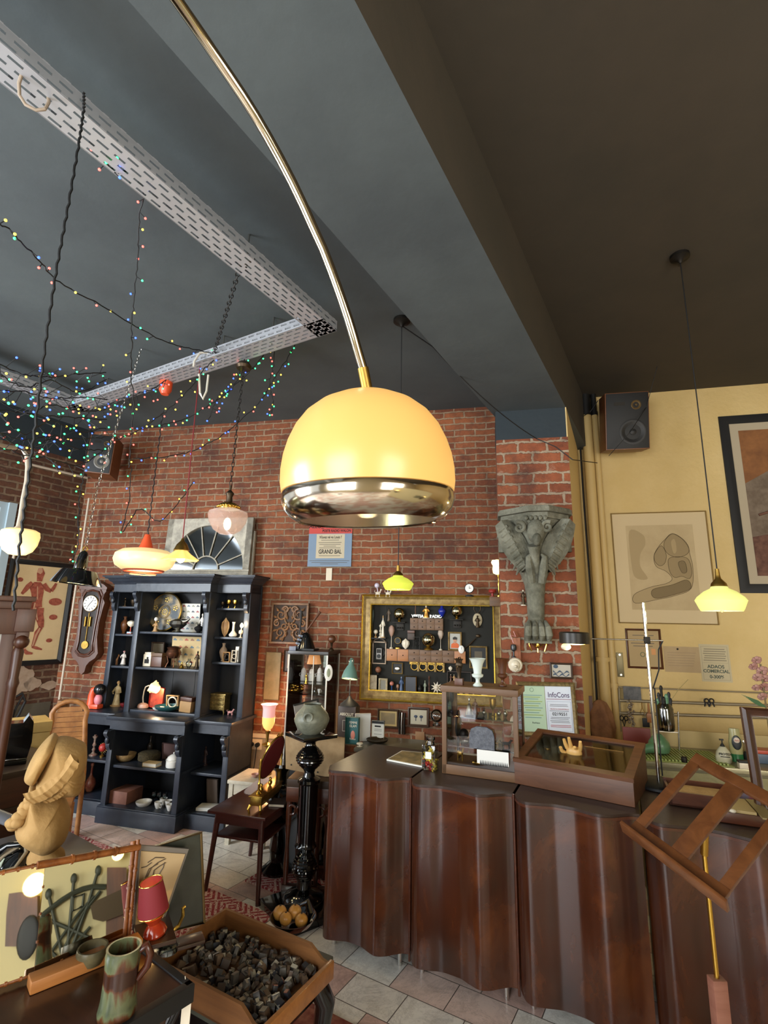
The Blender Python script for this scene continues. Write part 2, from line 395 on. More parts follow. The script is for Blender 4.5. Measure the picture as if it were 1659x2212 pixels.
def glass_mat(key,tint='#ffffff',rough=.02,f=1.,body=0.):
    m = bpy.data.materials.new(key); m.use_nodes = True; nt = m.node_tree; MATS[key] = m; nt.nodes.clear()
    N = lambda t,**k: _mk(nt,t,k); L = nt.links.new
    out = N('OutputMaterial'); tr = N('BsdfTransparent'); tr.inputs[0].default_value = srgb(tint); gl = N('BsdfGlossy'); gl.inputs['Roughness'].default_value = rough
    fr_ = N('Fresnel',i_IOR=1.45); mu = N('Math',operation='MULTIPLY_ADD'); L(fr_.outputs[0],mu.inputs[0]); mu.inputs[1].default_value = f; mu.inputs[2].default_value = body
    mx = N('MixShader'); L(mu.outputs[0],mx.inputs[0]); L(tr.outputs[0],mx.inputs[1]); L(gl.outputs[0],mx.inputs[2]); L(mx.outputs[0],out.inputs[0]); return m
M_glass = glass_mat('thin_clear_glass')
M_glasst = glass_mat('clear_glassware','#e4ecec',.03,1.6,.04)
M_mirror = mat('silvered_mirror','#d9d4c4',.015,1.)
M_walnut = wood_mat('walnut_wood','#3f200f','#5e361c',.4,stretch=(8,8,1))
M_mahog = wood_mat('mahogany_wood','#36160a','#542a15',.3,stretch=(1,8,8),coat=.3)
M_oak = wood_mat('brown_oak_wood','#4f3419','#6c4a28',.5,stretch=(1,8,8))
M_oakv = wood_mat('upright_oak_wood','#4f3419','#6c4a28',.5,stretch=(8,8,1))
M_pine = wood_mat('orange_pine_wood','#8a5426','#a86c35',.45,stretch=(1,8,8))
M_cord = mat('black_cord','#0d0d0d',.6)
M_cordw = mat('white_cord','#c9c3b4',.5)
M_gold = mat('gilded_gesso','#6e5630',.5,.35,col2='#9a8250',scale=20,bump=.2,bscale=30)
M_stone = mat('grey_carved_stone','#4c4b3e',.85,col2='#7a7868',scale=7,bump=.8,bscale=45)
M_galv = None

# ---------------------------------------------------------------- arc lamp
def galv():
    m,nt,B,N,L = nodes_mat('perforated_galvanised_steel')
    tc = N('TexCoord'); sp = N('SeparateXYZ'); cb = N('CombineXYZ'); L(tc.outputs['Object'],sp.inputs[0])
    ad = N('Math',operation='ADD'); L(sp.outputs[1],ad.inputs[0]); L(sp.outputs[2],ad.inputs[1])
    L(sp.outputs[0],cb.inputs[0]); L(ad.outputs[0],cb.inputs[1])
    bt = N('TexBrick',i_Scale=1.,i_Mortar_Size=.0125,i_Mortar_Smooth=0.,i_Brick_Width=.075,i_Row_Height=.036); bt.offset = .5
    L(cb.outputs[0],bt.inputs[0]); L(bt.outputs['Fac'],B.inputs['Alpha'])
    B.inputs['Base Color'].default_value = srgb('#b4b6ba'); B.inputs['Roughness'].default_value = .42; B.inputs['Metallic'].default_value = .55
    return m
M_galv = galv()
sh_c = at_dist(795,1045,1.13)
arc = thing('arc_floor_lamp','huge arched floor lamp with amber dome shade and curved steel arm','floor lamp',(-1.95,-1.5,0))
def to(o,p): return o.matrix_basis.inverted() @ Vector(p)
arc.matrix_basis = Matrix.Translation((-1.95,-1.5,0))
path = [(793,834),(784,795),(775,765),(765,730),(753,690),(738,645),(719,592),(699,540),(676,490),(655,443),(632,395),(607,347),(580,298),(553,252),(525,208),(496,165),(465,120),(438,80),(408,37),(382,0)]
P3 = [at_dist(x,y,1.13 - .30 * i / 19) for i,(x,y) in enumerate(path)]
dv = (P3[-1] - P3[-2]).normalized(); a = P3[-1]
from mathutils import geometry as _g
bz = _g.interpolate_bezier(a,a + dv * .9,Vector((-2.0,-1.5,3.0)),Vector((-1.95,-1.5,.25)),24)[1:]
L3 = [to(arc,p) for p in P3 + bz]
MB().tube(L3,.0112,16).build('arm',mat('brassy_steel','#b3a78f',.12,1.),arc)
MB().cyl(to(arc,at_dist(794,845,1.13)),to(arc,P3[1]),.0135,.0135,16).build('collar',M_brassd,arc)
MB().lathe([(.17,0),(.18,.01),(.18,.2),(.17,.215)],36).build('base',mat('white_marble','#c8c5bd',.2,col2='#a9a59c',scale=4),arc)
tl = Euler((math.radians(5),math.radians(-2),0)).to_matrix().to_4x4()
SM = Matrix.Translation(to(arc,sh_c)) @ tl
R = .2015
m,nt,B,N,L = nodes_mat('lit_amber_acrylic')
B.inputs['Base Color'].default_value = srgb('#a07e48'); B.inputs['Roughness'].default_value = .3
B.inputs['Emission Color'].default_value = srgb('#f3ba64'); B.inputs['Emission Strength'].default_value = .56
prof = [(R * .985,-.022),(R,0),(R * .995,.03),(R * .97,.062),(R * .92,.095),(R * .84,.13),(R * .73,.16),(R * .58,.185),(R * .4,.203),(R * .2,.213),(.014,.217)]
sh = MB().shell(prof,.004,64).build('lamp_shade',m,arc,M=SM)
pb = [(R * .965,-.018),(R * .985,-.03),(R * .985,-.045),(R * .95,-.064),(R * .88,-.080),(R * .80,-.090),(R * .79,-.088)]
MB().shell(pb,.003,64).build('metal_rim',mat('chromed_rim','#c4b7a4',.12,1.),arc,M=SM)
MB().lathe([(R * .785,-.087),(R * .93,-.035),(R * .95,-.01),(R * .8,.04),(R * .4,.075),(.02,.08)][::1],56).build('inner_reflector',mat('satin_reflector','#b8ad98',.25,1.),arc,M=SM)
bl = MB().ball((0,0,-.045),.03,16).cyl((0,0,-.01),(0,0,.09),.018).cyl((0,0,.09),(0,0,.215),.006).build('bulb',mat('unlit_bulb','#8b8377',.1),arc,M=SM)
point('amber_lamp_light',sh_c + Vector((0,0,-.05)),2.2,(1,.75,.42),.05)
# ---------------------------------------------------------------- suspended cable tray
ZT = 3.64
c = at_z(727,715,ZT)
TR = Frame((c.x,c.y),-30.1)
xl = TR.inv(at_z(178,893,ZT)).x; tw,th = .155,.07
tray = thing('cable_tray','galvanised perforated cable tray frame hung under the blue-grey ceiling','cable tray',TR.o + Vector((0,0,ZT)),TR.rot)
def channel(L_):
    return MB().bx(0,L_,0,tw,0,.003).bx(0,L_,-.002,.002,0,th).bx(0,L_,tw - .002,tw + .002,0,th).bx(0,L_,-.004,.012,th,th + .003).bx(0,L_,tw - .012,tw + .004,th,th + .003)
channel(-xl).build('cross_rail',M_galv,tray,loc=(xl,-tw,0))
channel(5.5).build('side_rail',M_galv,tray,loc=(0,0,0),rot=-math.pi / 2)
tray.children[-1].location = (-tw,0,0)
channel(5.5).build('side_rail',M_galv,tray,loc=(xl,0,0.0),rot=-math.pi / 2)
for x,y in ((-.08,-.75),(-.08,-2.4),(-.08,-4.0),(xl + .5,-.08),(-1.0,-.08),(-.5,-.08),(xl + .08,-1.3),(xl + .08,-2.8)):
    MB().cyl((x,y,.0),(x,y,ZC - ZT),.006).bx(x - .05,x + .05,y - .012,y + .012,.02,.045).build('hanger_rod',M_steel,tray)
# ---------------------------------------------------------------- black dresser
cab = thing('display_dresser','tall black-blue breakfront dresser with open shelves against the brick wall','dresser',CAB.o,CAB.rot)
X0,X1,X2,X3 = -.42,.03,.795,1.16
def cpart(n,mb,m=None): return mb.build(n,m or M_cab,cab)
cpart('plinth',MB().bx(X0 - .01,X1,.10,.53,0,.115,.004).bx(X1 - .02,X2 + .01,-.02,.53,0,.125,.004).bx(X2,X3 + .02,.10,.53,0,.115,.004).bx(X1 - .015,X2 + .005,-.015,.2,.125,.137,.004))
cpart('worktop',MB().bx(X0 - .03,X1,.085,.53,.835,.862,.004).bx(X1 - .02,X2 + .02,-.035,.53,.835,.866,.004).bx(X2,X3 + .03,.085,.53,.835,.862,.004))
cpart('frieze',MB().bx(X0,X1,.12,.14,.752,.835).bx(X1,X2,0,.02,.75,.835).bx(X2,X3,.12,.14,.752,.835).bx(X3 - .02,X3,.12,.53,.752,.835).bx(X0,X0 + .02,.12,.53,.752,.835))
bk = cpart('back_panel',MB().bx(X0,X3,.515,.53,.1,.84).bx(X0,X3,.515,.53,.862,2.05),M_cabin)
for x in (.25,.5,.62): MB().bx(x - .002,x + .002,.511,.516,.87,1.97).build('plank_gap',M_blk,bk)
for x,y in ((X0,.12),(X1,0),(X2 - .055,0),(X3 - .05,.12)):
    cpart('upright',MB().bx(x,x + .05,y,y + .025,.12,.752,.002).bx(x + .015,x + .035,y + .02,.52,.1,.84))
cpart('side_panel',MB().bx(X3 - .022,X3,.13,.53,.1,.84)); cpart('side_panel',MB().bx(X0,X0 + .022,.13,.53,.1,.84))
for x0,x1,y,z in ((X0,X1,.14,.445),(X1,X2,.03,.455),(X2,X3,.14,.43)): cpart('shelf',MB().bx(x0,x1,y,.52,z - .022,z,.003))
for x0,x1,y,z in ((X0,X1,.14,.115),(X1,X2,.03,.125),(X2,X3,.14,.115)): cpart('shelf',MB().bx(x0,x1,y,.52,z - .01,z + .003,.002))
ux = [(-.395,.32),(-.02,.20),(.742,.20),(1.095,.32)]
for x,y in ux: cpart('upright',MB().bx(x,x + .055,y,y + .022,.862,1.98,.002).bx(x + .018,x + .036,y + .015,.52,.862,2.0))
cpart('side_panel',MB().bx(1.128,1.15,.33,.53,.862,2.08)); cpart('side_panel',MB().bx(-.395,-.373,.33,.53,.862,2.08))
SHL = [(-.36,-.01,.33,z) for z in (1.255,1.563,1.835)] + [(.03,.745,.22,z) for z in (1.268,1.597)] + [(.79,1.1,.33,z) for z in (1.335,1.565,1.835)]
for x0,x1,y,z in SHL: cpart('shelf',MB().bx(x0,x1,y,.52,z - .02,z,.003))
cpart('shelf',MB().bx(-.02,.79,.215,.3,.862,.885,.003))
def cornice(x0,x1,y,sl,sr):
    pr_ = [(0,1.975),(0,2.055),(.012,2.06),(.018,2.075),(.035,2.085),(.045,2.105),(.065,2.11),(.07,2.122),(.085,2.125),(.085,2.14)]
    mb = MB(); rows = []
    for o,z in pr_: rows.append([(x0 - o * sl,.52,z),(x0 - o * sl,y - o,z),(x1 + o * sr,y - o,z),(x1 + o * sr,.52,z)])
    mb.strip(rows); o = .085
    mb.bx(x0 - o * sl,x1 + o * sr,y - o,.52,2.13,2.14); mb.bx(x0,x1,y,.52,1.975,1.982); return mb
cpart('cornice',cornice(-.395,-.02,.30,1,0)); cpart('cornice',cornice(-.03,.80,.18,1,1)); cpart('cornice',cornice(.79,1.15,.30,0,1))
def corbel(x,y,zt,h,wd=.05):
    s = h / .2; pts = []
    for u in [i / 24 for i in range(25)]:
        r = .055 * (1 - u) ** .7 * (1 + .35 * math.sin(u * 9)) + .010; pts.append((-r,zt - u * h))
    poly = [(0,zt)] + pts + [(0,zt - h)]
    M = Matrix(((0,1,0,x),(1,0,0,y),(0,0,1,0),(0,0,0,1)))
    mb = MB().prism(poly,.006,wd - .006,M)
    mb.torus((x + wd / 2,y - .032,zt - .035),.022,.012,16,8,'x'); mb.ball((x + wd / 2,y - .045,zt - .085),(.02,.014,.03)); mb.ball((x + wd / 2,y - .02,zt - .15 * s),(.014,.014,.03))
    mb.bx(x - .002,x + wd + .002,y - .05,y,zt - .012,zt); return mb
for x,y in ux: cpart('corbel',corbel(x,y,1.978,.19))
for x,y in ((X0,.12),(X1,0),(X2 - .055,0),(X3 - .05,.12)): cpart('corbel',corbel(x,y,.752,.17))
# ---------------------------------------------------------------- wavy fronted counter
def burl():
    m,nt,B,N,L = nodes_mat('polished_burr_mahogany')
    tc = N('TexCoord'); mp = N('Mapping'); mp.inputs['Scale'].default_value = (1,1,.7); L(tc.outputs['Object'],mp.inputs[0])
    n1 = N('TexNoise',i_Scale=2.6,i_Detail=8.,i_Roughness=.6,i_Distortion=.7); L(mp.outputs[0],n1.inputs[0])
    r = ramp(N,[(.3,'#261006'),(.52,'#3e1b09'),(.72,'#683512')]); L(n1.outputs[0],r.inputs[0])
    n2 = N('TexNoise',i_Scale=1.6,i_Detail=3.); L(tc.outputs['Object'],n2.inputs[0]); r2 = ramp(N,[(.35,.6),(.65,1.3)]); L(n2.outputs[0],r2.inputs[0])
    c = mix(N,L,1.,r.outputs[0],r2.outputs[0],'MULTIPLY')
    L(c,B.inputs['Base Color']); B.inputs['Roughness'].default_value = .26; B.inputs['Coat Weight'].default_value = .5; B.inputs['Coat Roughness'].default_value = .16
    return m
M_burl = burl(); M_ctop = mat('dark_brown_counter_top','#2b1c15',.38,col2='#36251c',scale=3,bump=.06)
KP = [(0,0),(.03,.038),(.07,.070),(.12,.082),(.22,.070),(.36,.050),(.50,.054),(.61,.076),(.70,.090),(.79,.072),(.87,.036),(.95,.006),(1,0)]
def wave(u):
    i = 0
    while i < len(KP) - 2 and u > KP[i + 1][0]: i += 1
    (x0,y0),(x1,y1) = KP[i],KP[i + 1]
    def sl(k):
        if k <= 0 or k >= len(KP) - 1: return (KP[min(k + 1,len(KP) - 1)][1] - KP[max(k - 1,0)][1]) / (KP[min(k + 1,len(KP) - 1)][0] - KP[max(k - 1,0)][0])
        a = (KP[k][1] - KP[k - 1][1]) / (KP[k][0] - KP[k - 1][0]); b = (KP[k + 1][1] - KP[k][1]) / (KP[k + 1][0] - KP[k][0])
        return 0 if a * b <= 0 else 2 * a * b / (a + b)
    h = x1 - x0; t = (u - x0) / h; m0,m1 = sl(i) * h,sl(i + 1) * h
    return (2 * t ** 3 - 3 * t * t + 1) * y0 + (t ** 3 - 2 * t * t + t) * m0 + (-2 * t ** 3 + 3 * t * t) * y1 + (t ** 3 - t * t) * m1
mods = [(0,.503),(.517,1.055),(1.069,1.63),(1.642,2.24)]
for i,(a,b) in enumerate(mods):
    lab = ['leftmost wavy mahogany counter section beside the black pedestal','middle wavy mahogany counter section under the glazed display case','wavy mahogany counter section under the slanted wooden display box','wavy mahogany counter section behind the slanted wooden book stand'][i]
    t = thing('counter_section',lab,'counter',CTR.w(a,0,0),CTR.rot,'wavy mahogany counter sections'); W = b - a
    us = [k / 120 for k in range(121)]
    fr = [(u * W,-wave(u)) for u in us]
    zb,ztp = .075,.905
    rows = [[(x,y,z) for x,y in fr] for z in (zb,zb + .02,ztp - .02,ztp)]
    mb = MB().strip(rows); mb.strip([[(x,y,zb) for x,y in fr],[(x,y + .02,zb) for x,y in fr]])
    mb.bx(0,.012,.0,.55,zb,ztp); mb.bx(W - .012,W,.0,.55,zb,ztp); mb.build('front_panel',M_burl,t)
    MB().slab([(x,y - .004) for x,y in fr] + [(W,.6),(0,.6)],ztp - .012,ztp + .004).build('top',M_ctop,t)
    MB().slab([(x,y - .008) for x,y in fr] + [(x,y + .01) for x,y in fr[::-1]],ztp - .02,ztp - .008).build('edge_moulding',M_mahog,t)
    for lx in (.05,W - .06): MB().cyl((lx,.03,0),(lx,.03,zb),.012).build('leg',M_chrome,t)
    MB().bx(0,W,.53,.55,zb,ztp).bx(.0,W,.05,.55,zb,zb + .015).build('carcass',M_blk,t)
for sx in (.510,1.062): tag(MB().cyl((0,0,0),(0,0,.86),.0065).build('brass_bead',M_mahog,loc=CTR.w(sx,-.004,.05)),'thin vertical bead closing the joint %s counter sections' % ('between the leftmost and middle' if sx < 1 else 'between the middle and box-carrying'),'bead')
# ---------------------------------------------------------------- floor rugs
def rug_mat(key,a,b,sc_):
    m,nt,B,N,L = nodes_mat(key)
    tc = N('TexCoord'); mp = N('Mapping'); mp.inputs['Scale'].default_value = (sc_,sc_,1); L(tc.outputs['Object'],mp.inputs[0])
    sp = N('SeparateXYZ'); L(mp.outputs[0],sp.inputs[0])
    def tri(o,f):
        a_ = N('Math',operation='PINGPONG'); L(o,a_.inputs[0]); a_.inputs[1].default_value = f; return a_.outputs[0]
    tx,ty = tri(sp.outputs[0],1.),tri(sp.outputs[1],1.)
    s = N('Math',operation='ADD'); L(tx,s.inputs[0]); L(ty,s.inputs[1])
    st = N('Math',operation='PINGPONG'); L(s.outputs[0],st.inputs[0]); st.inputs[1].default_value = .16
    gt = N('Math',operation='GREATER_THAN'); L(st.outputs[0],gt.inputs[0]); gt.inputs[1].default_value = .075
    ck = N('TexChecker',i_Scale=5.); L(mp.outputs[0],ck.inputs[0])
    ns = N('TexNoise',i_Scale=9.,i_Detail=2.); L(mp.outputs[0],ns.inputs[0]); g2 = N('Math',operation='GREATER_THAN'); L(ns.outputs[0],g2.inputs[0]); g2.inputs[1].default_value = .6
    mx = N('Math',operation='ABSOLUTE'); sb = N('Math',operation='SUBTRACT'); L(gt.outputs[0],sb.inputs[0]); L(g2.outputs[0],sb.inputs[1]); L(sb.outputs[0],mx.inputs[0])
    L(mix(N,L,mx.outputs[0],a,b),B.inputs['Base Color']); B.inputs['Roughness'].default_value = .95
    return m
M_rug = rug_mat('red_and_pink_woven_wool','#c6aaa2','#8f3338',7.)
r0 = FL.inv(at_z(437,1918)); r1 = FL.inv(at_z(590,1980)); rb = FL.inv(at_z(690,2183))
tag(MB().bx(-4.7,-2.30,1.15,2.645,0,.012,.003).build('patterned_rug',M_rug,loc=FL.o,rot=FL.rot),'large red and pink geometric rug lying under the mirror and type drawer','rug')
tag(MB().bx(-2.75,-1.9,2.85,3.56,0,.012,.003).build('patterned_rug',M_rug,loc=FL.o,rot=FL.rot),'red patterned rug on the floor behind the black pedestal','rug')
tag(MB().bx(-1.75,-.9,1.3,2.215,0,.012,.003).bx(-1.72,-.93,2.17,2.185,.012,.0125).build('bordered_rug',mat('dark_red_wool','#6e2c22',.95,col2='#8f5a44',scale=30),loc=FL.o,rot=FL.rot),'dark red bordered rug in front of the counter beneath the type drawer table','rug')
# ---------------------------------------------------------------- small object builders
PROF = dict(
 vase=[(.45,0),(.5,.03),(.38,.07),(.8,.3),(1,.5),(.86,.66),(.4,.8),(.32,.88),(.5,1)],
 budvase=[(.6,0),(.9,.06),(1,.17),(.62,.3),(.3,.42),(.26,.82),(.42,1)],
 bottle=[(.85,0),(.95,.03),(1,.1),(1,.42),(.8,.54),(.3,.64),(.28,.9),(.4,.91),(.4,1)],
 longneck=[(.55,0),(.6,.02),(.9,.15),(1,.28),(.8,.42),(.3,.54),(.2,.62),(.18,.88),(.3,.92),(.25,1)],
 candlestick=[(1,0),(1,.05),(.5,.1),(.25,.18),(.45,.28),(.2,.4),(.5,.5),(.22,.65),(.3,.8),(.6,.88),(.6,.93),(.3,.94),(.3,1)],
 goblet=[(.7,0),(.7,.04),(.2,.1),(.18,.32),(.3,.4),(.85,.54),(1,.75),(.95,1)],
 urn=[(.55,0),(.55,.05),(.25,.14),(.22,.22),(.3,.28),(.62,.34),(.68,.42),(.45,.46),(.5,.6),(.65,.8),(.85,.94),(1,1)],
 bowl=[(.4,0),(.45,.08),(.7,.35),(.92,.7),(1,1)],
 dish=[(.5,0),(.6,.1),(.9,.5),(1,.9),(1,1)],
 jar=[(.8,0),(.95,.04),(1,.2),(1,.8),(.85,.92),(.7,1)],
 bell=[(1,0),(.86,.1),(.62,.3),(.5,.5),(.3,.6),(.12,.66),(.12,.8),(.25,.85),(.2,.97),(.03,1)],
 robe=[(.9,0),(1,.04),(.8,.2),(.62,.4),(.55,.52),(.72,.66),(.68,.74),(.33,.8),(.2,.83),(.3,.86),(.36,.91),(.3,.96),(.06,1)],
 peg=[(.8,0),(.8,.06),(.3,.1),(.3,.45),(.9,.55),(1,.75),(.8,.95),(.1,1)],
)
def scaled(k,w,h): return [(r * w / 2,z * h) for r,z in PROF[k]]
def turned(k,w,h,m,p,name='body',n=24,hollow=False,**kw):
    if hollow: return MB().shell(scaled(k,w,h),min(.003,w * .06),n,**kw).lathe([(PROF[k][0][0] * w / 2,0),(PROF[k][0][0] * w / 2,.004)],n).build(name,m,p)
    return MB().lathe(scaled(k,w,h),n,**kw).build(name,m,p)
def b_turned(k,hollow=False,n=24):
    def f(p,w,h,m,**kw): turned(k,w,h,m[0],p,hollow=hollow,n=n)
    return f
def b_figure(p,w,h,m,arms=True,base=True):
    """standing robed figure with head, arms and plinth"""
    mb = MB().lathe(scaled('robe',w * .72,h),18,sy=.75)
    if arms:
        for s in (-1,1): mb.tube([(s * w * .2,0,h * .72),(s * w * .4,-w * .1,h * .55),(s * w * .15,-w * .3,h * .5)],[w * .09,w * .08,w * .05],8)
    mb.build('body',m[0],p)
    MB().ball((0,-w * .02,h * .93),(w * .13,w * .14,h * .065),12).build('head',m[1] if len(m) > 1 else m[0],p)
    if base: MB().lathe([(w * .5,-.001),(w * .5,h * .035),(w * .42,h * .05)],18,sy=.8).build('plinth',m[-1],p)
def b_animal(p,w,h,m):
    mb = MB(); mb.ball((0,0,h * .45),(w * .34,w * .2,h * .2),14)
    for x in (-.22,.24):
        for y in (-.1,.1): mb.cyl((x * w,y * w,h * .4),(x * w * 1.1,y * w,0),w * .06,w * .045,8)
    mb.tube([(w * .26,0,h * .5),(w * .36,0,h * .72),(w * .4,0,h * .82)],[w * .12,w * .08,w * .08],8)
    mb.tube([(-w * .3,0,h * .5),(-w * .45,0,h * .6),(-w * .42,0,h * .8)],w * .03,6)
    mb.build('body',m[0],p)
    MB().ball((w * .44,0,h * .86),(w * .13,w * .09,h * .1),12).cyl((w * .4,-w * .04,h * .92),(w * .38,-w * .06,h),w * .03,.001,6).cyl((w * .4,w * .04,h * .92),(w * .38,w * .06,h),w * .03,.001,6).build('head',m[-1],p)
def b_picture(p,w,h,m,ft=.1,mat_=0.,art=None,d=.015,back=True):
    """frame, mount and picture; origin at the bottom middle"""
    t = ft * min(w,h)
    MB().mold(-w / 2,w / 2,0,h,[(0,0),(0,-d),(t * .4,-d * 1.25),(t,-d * .6),(t,-.001)]).build('frame',m[0],p)
    if mat_:
        MB().bx(-w / 2 + t,w / 2 - t,-.004,-.001,t,h - t).build('mount',m[2] if len(m) > 2 else M_paper,p)
    k = t + mat_ * min(w,h)
    pc_ = MB().bx(-w / 2 + k,w / 2 - k,-.0055,-.001,k,h - k).build('print',m[1],p)
    if art: art(pc_,w - 2 * k,h - 2 * k,k)
    return pc_
def b_box(p,w,h,m,d=None,lid=True):
    d = d or w * .7
    MB().bx(-w / 2,w / 2,-d / 2,d / 2,0,h * (.72 if lid else 1),.002).build('body',m[0],p)
    if lid: MB().bx(-w / 2 - .001,w / 2 + .001,-d / 2 - .001,d / 2 + .001,h * .74,h,.002).build('lid',m[-1],p)
def b_book(p,w,h,m,d=None):
    d = d or w * .75
    MB().bx(-w / 2,w / 2,-d / 2,d / 2,0,h * .14).bx(-w / 2,w / 2,-d / 2,d / 2,h * .86,h).bx(-w / 2,-w / 2 + .003,-d / 2,d / 2,0,h).build('cover',m[0],p)
    MB().bx(-w / 2 + .003,w / 2 - .003,-d / 2 + .002,d / 2 - .002,h * .14,h * .86).build('pages',m[1] if len(m) > 1 else M_paper,p)
def b_globe(p,w,h,m):
    MB().ball((0,0,h - w * .48),w * .48,24).build('ball',m[0],p)
    MB().lathe([(w * .3,0),(w * .32,.01),(w * .1,h * .2),(w * .16,h - w * .93),(w * .2,h - w * .88)],18).build('stand',m[-1],p)
def b_clockmini(p,w,h,m):
    M = Matrix.Translation((0,0,h * .56)) @ Matrix.Rotation(math.pi / 2,4,'X')
    MB().lathe([(w * .44,-.012),(w * .47,0),(w * .47,.012),(w * .42,.016)],28,M=M).build('case',m[1],p)
    MB().lathe([(w * .4,.012),(w * .4,.0175)],28,M=M).build('dial',m[0],p)
    MB().box((0,-.019,h * .62),(w * .03,.001,h * .2)).box((w * .08,-.019,h * .56),(w * .22,.001,h * .03)).build('hands',M_ink,p)
    MB().lathe([(w * .42,0),(w * .4,h * .08),(w * .2,h * .14)],20,sy=.7).build('base',m[-1],p)
def b_ringframe(p,w,h,m):
    MB().ring(-w / 2,w / 2,0,h,w * .07,-.01,.01).build('frame',m[0],p)
    MB().torus((0,-.004,h / 2),min(w,h) * .36,w * .05,32,8,'y').build('ring',m[-1],p)
def b_chest(p,w,h,m):
    MB().bx(-w / 2,w / 2,-w * .3,w * .3,h * .2,h * .9,.003).bx(-w * .56,w * .56,-w * .35,w * .33,h * .9,h,.003).build('body',m[0],p)
    for i in range(3):
        d = MB().bx(-w * .45,w * .45,-w * .33,-w * .29,h * (.24 + .22 * i),h * (.43 + .22 * i),.003).build('drawer',m[0],p)
        for s in (-1,1): MB().ball((s * w * .25,-w * .345,h * (.335 + .22 * i)),w * .025,8).build('knob',m[-1],d)
    for x in (-1,1):
        for y in (-1,1): MB().tube([(x * w * .44,y * w * .24,h * .2),(x * w * .5,y * w * .28,h * .1),(x * w * .47,y * w * .26,0)],[w * .05,w * .035,w * .03],8).build('leg',m[0],p)
def b_cup(p,w,h,m):
    turned('bowl',w * .8,h,m[0],p,'bowl',hollow=True)
    MB().torus((w * .42,0,h * .55),h * .25,w * .03,16,6,'y').build('handle',m[0],p)
def b_tureen(p,w,h,m):
    turned('jar',w,h * .5,m[0],p,'bowl'); MB().lathe([(w * .46,h * .5),(w * .4,h * .66),(w * .2,h * .78),(.004,h * .82)],24).ball((0,0,h * .88),w * .07).build('lid',m[-1],p)
    for s in (-1,1): MB().torus((s * w * .5,0,h * .38),h * .1,w * .03,12,6,'y').build('handle',m[0],p)
    for s in (-1,1): MB().cyl((s * w * .25,-w * .2,.0),(s * w * .2,-w * .15,h * .1),w * .04).build('foot',m[0],p)
def b_shell(p,w,h,m):
    MB().lathe([(.005,0),(w * .1,h * .05),(w * .3,h * .2),(w * .45,h * .5),(w * .4,h * .75),(w * .15,h * .9),(.003,h)],24,sy=.6,rfun=lambda a,z: 1 + .12 * math.cos(a * 8)).build('body',m[0],p)
def b_crown(p,w,h,m):
    """head-sized round top on a thin stem"""
    MB().lathe([(w * .3,0),(w * .3,h * .03),(w * .05,h * .08),(w * .04,h * .55)],16).build('stem',m[-1],p)
    MB().lathe([(w * .05,h * .5),(w * .3,h * .6),(w * .48,h * .78),(w * .4,h * .92),(w * .15,h),(.01,h)],18,sy=.6,rfun=lambda a,z: 1 + .08 * math.sin(a * 5)).build('head',m[0],p)
def b_dog(p,w,h,m): b_animal(p,w,h,m)
def b_tin(p,w,h,m):
    MB().bx(-w / 2,w / 2,-w * .35,w * .35,0,h * .86,.004).build('body',m[0],p)
    MB().bx(-w * .42,w * .42,-w * .3,w * .3,h * .86,h,.004).build('lid',m[-1],p)
    MB().bx(-w * .3,w * .3,-w * .352,-w * .35,h * .2,h * .5).bx(-w * .05,w * .2,-w * .352,-w * .35,h * .5,h * .66).build('decoration',M_ink,p)
def b_urnlegs(p,w,h,m):
    MB().shell([(w * .25,h * .42),(w * .42,h * .55),(w * .46,h * .7),(w * .36,h * .84),(w * .42,h * .9),(w * .44,h * .92)],.003,24).build('bowl',m[0],p)
    MB().lathe([(w * .42,h * .9),(w * .43,h * .93),(w * .3,h * .98),(w * .08,h)],24).build('lid',m[0],p)
    for i in range(4):
        a = math.pi / 4 + i * math.pi / 2
        MB().tube([(math.cos(a) * w * .38,math.sin(a) * w * .38,h * .55),(math.cos(a) * w * .28,math.sin(a) * w * .28,h * .25),(math.cos(a) * w * .42,math.sin(a) * w * .42,0)],w * .03,7).build('leg',m[0],p)
def b_cards(p,w,h,m,rows=5,cols=4,cmats=None):
    """a card with a grid of small printed pictures"""
    MB().bx(-w / 2,w / 2,-.002,.0,0,h).build('sheet',m[0],p)
    for r in range(rows):
        for c_ in range(cols):
            x = (-.5 + (c_ + .5) / cols) * w; z = (r + .45) / rows * h; k = (r * 3 + c_ * 5) % len(m[1:])
            g = MB(); cw,ch = w / cols * .62,h / rows * .3
            g.prism([(x - cw / 2,z),(x + cw / 2,z),(x + cw / 2,z + ch * .5),(x + cw * .22,z + ch * .6),(x + cw * .1,z + ch),(x - cw * .25,z + ch),(x - cw * .35,z + ch * .55),(x - cw / 2,z + ch * .5)],-.003,-.002)
            g.build('printed_picture',m[1 + k],p)
KIND = dict(vase=b_turned('vase'),budvase=b_turned('budvase'),bottle=b_turned('bottle'),longneck=b_turned('longneck'),candlestick=b_turned('candlestick'),goblet=b_turned('goblet',True),urn=b_turned('urn',True),bowl=b_turned('bowl',True),dish=b_turned('dish',True),jar=b_turned('jar'),bell=b_turned('bell'),peg=b_turned('peg'),
            figure=b_figure,animal=b_animal,picture=b_picture,box=b_box,book=b_book,globe=b_globe,clock=b_clockmini,ringframe=b_ringframe,chest=b_chest,cup=b_cup,tureen=b_tureen,shell=b_shell,crown=b_crown,tin=b_tin,urnlegs=b_urnlegs,cards=b_cards)
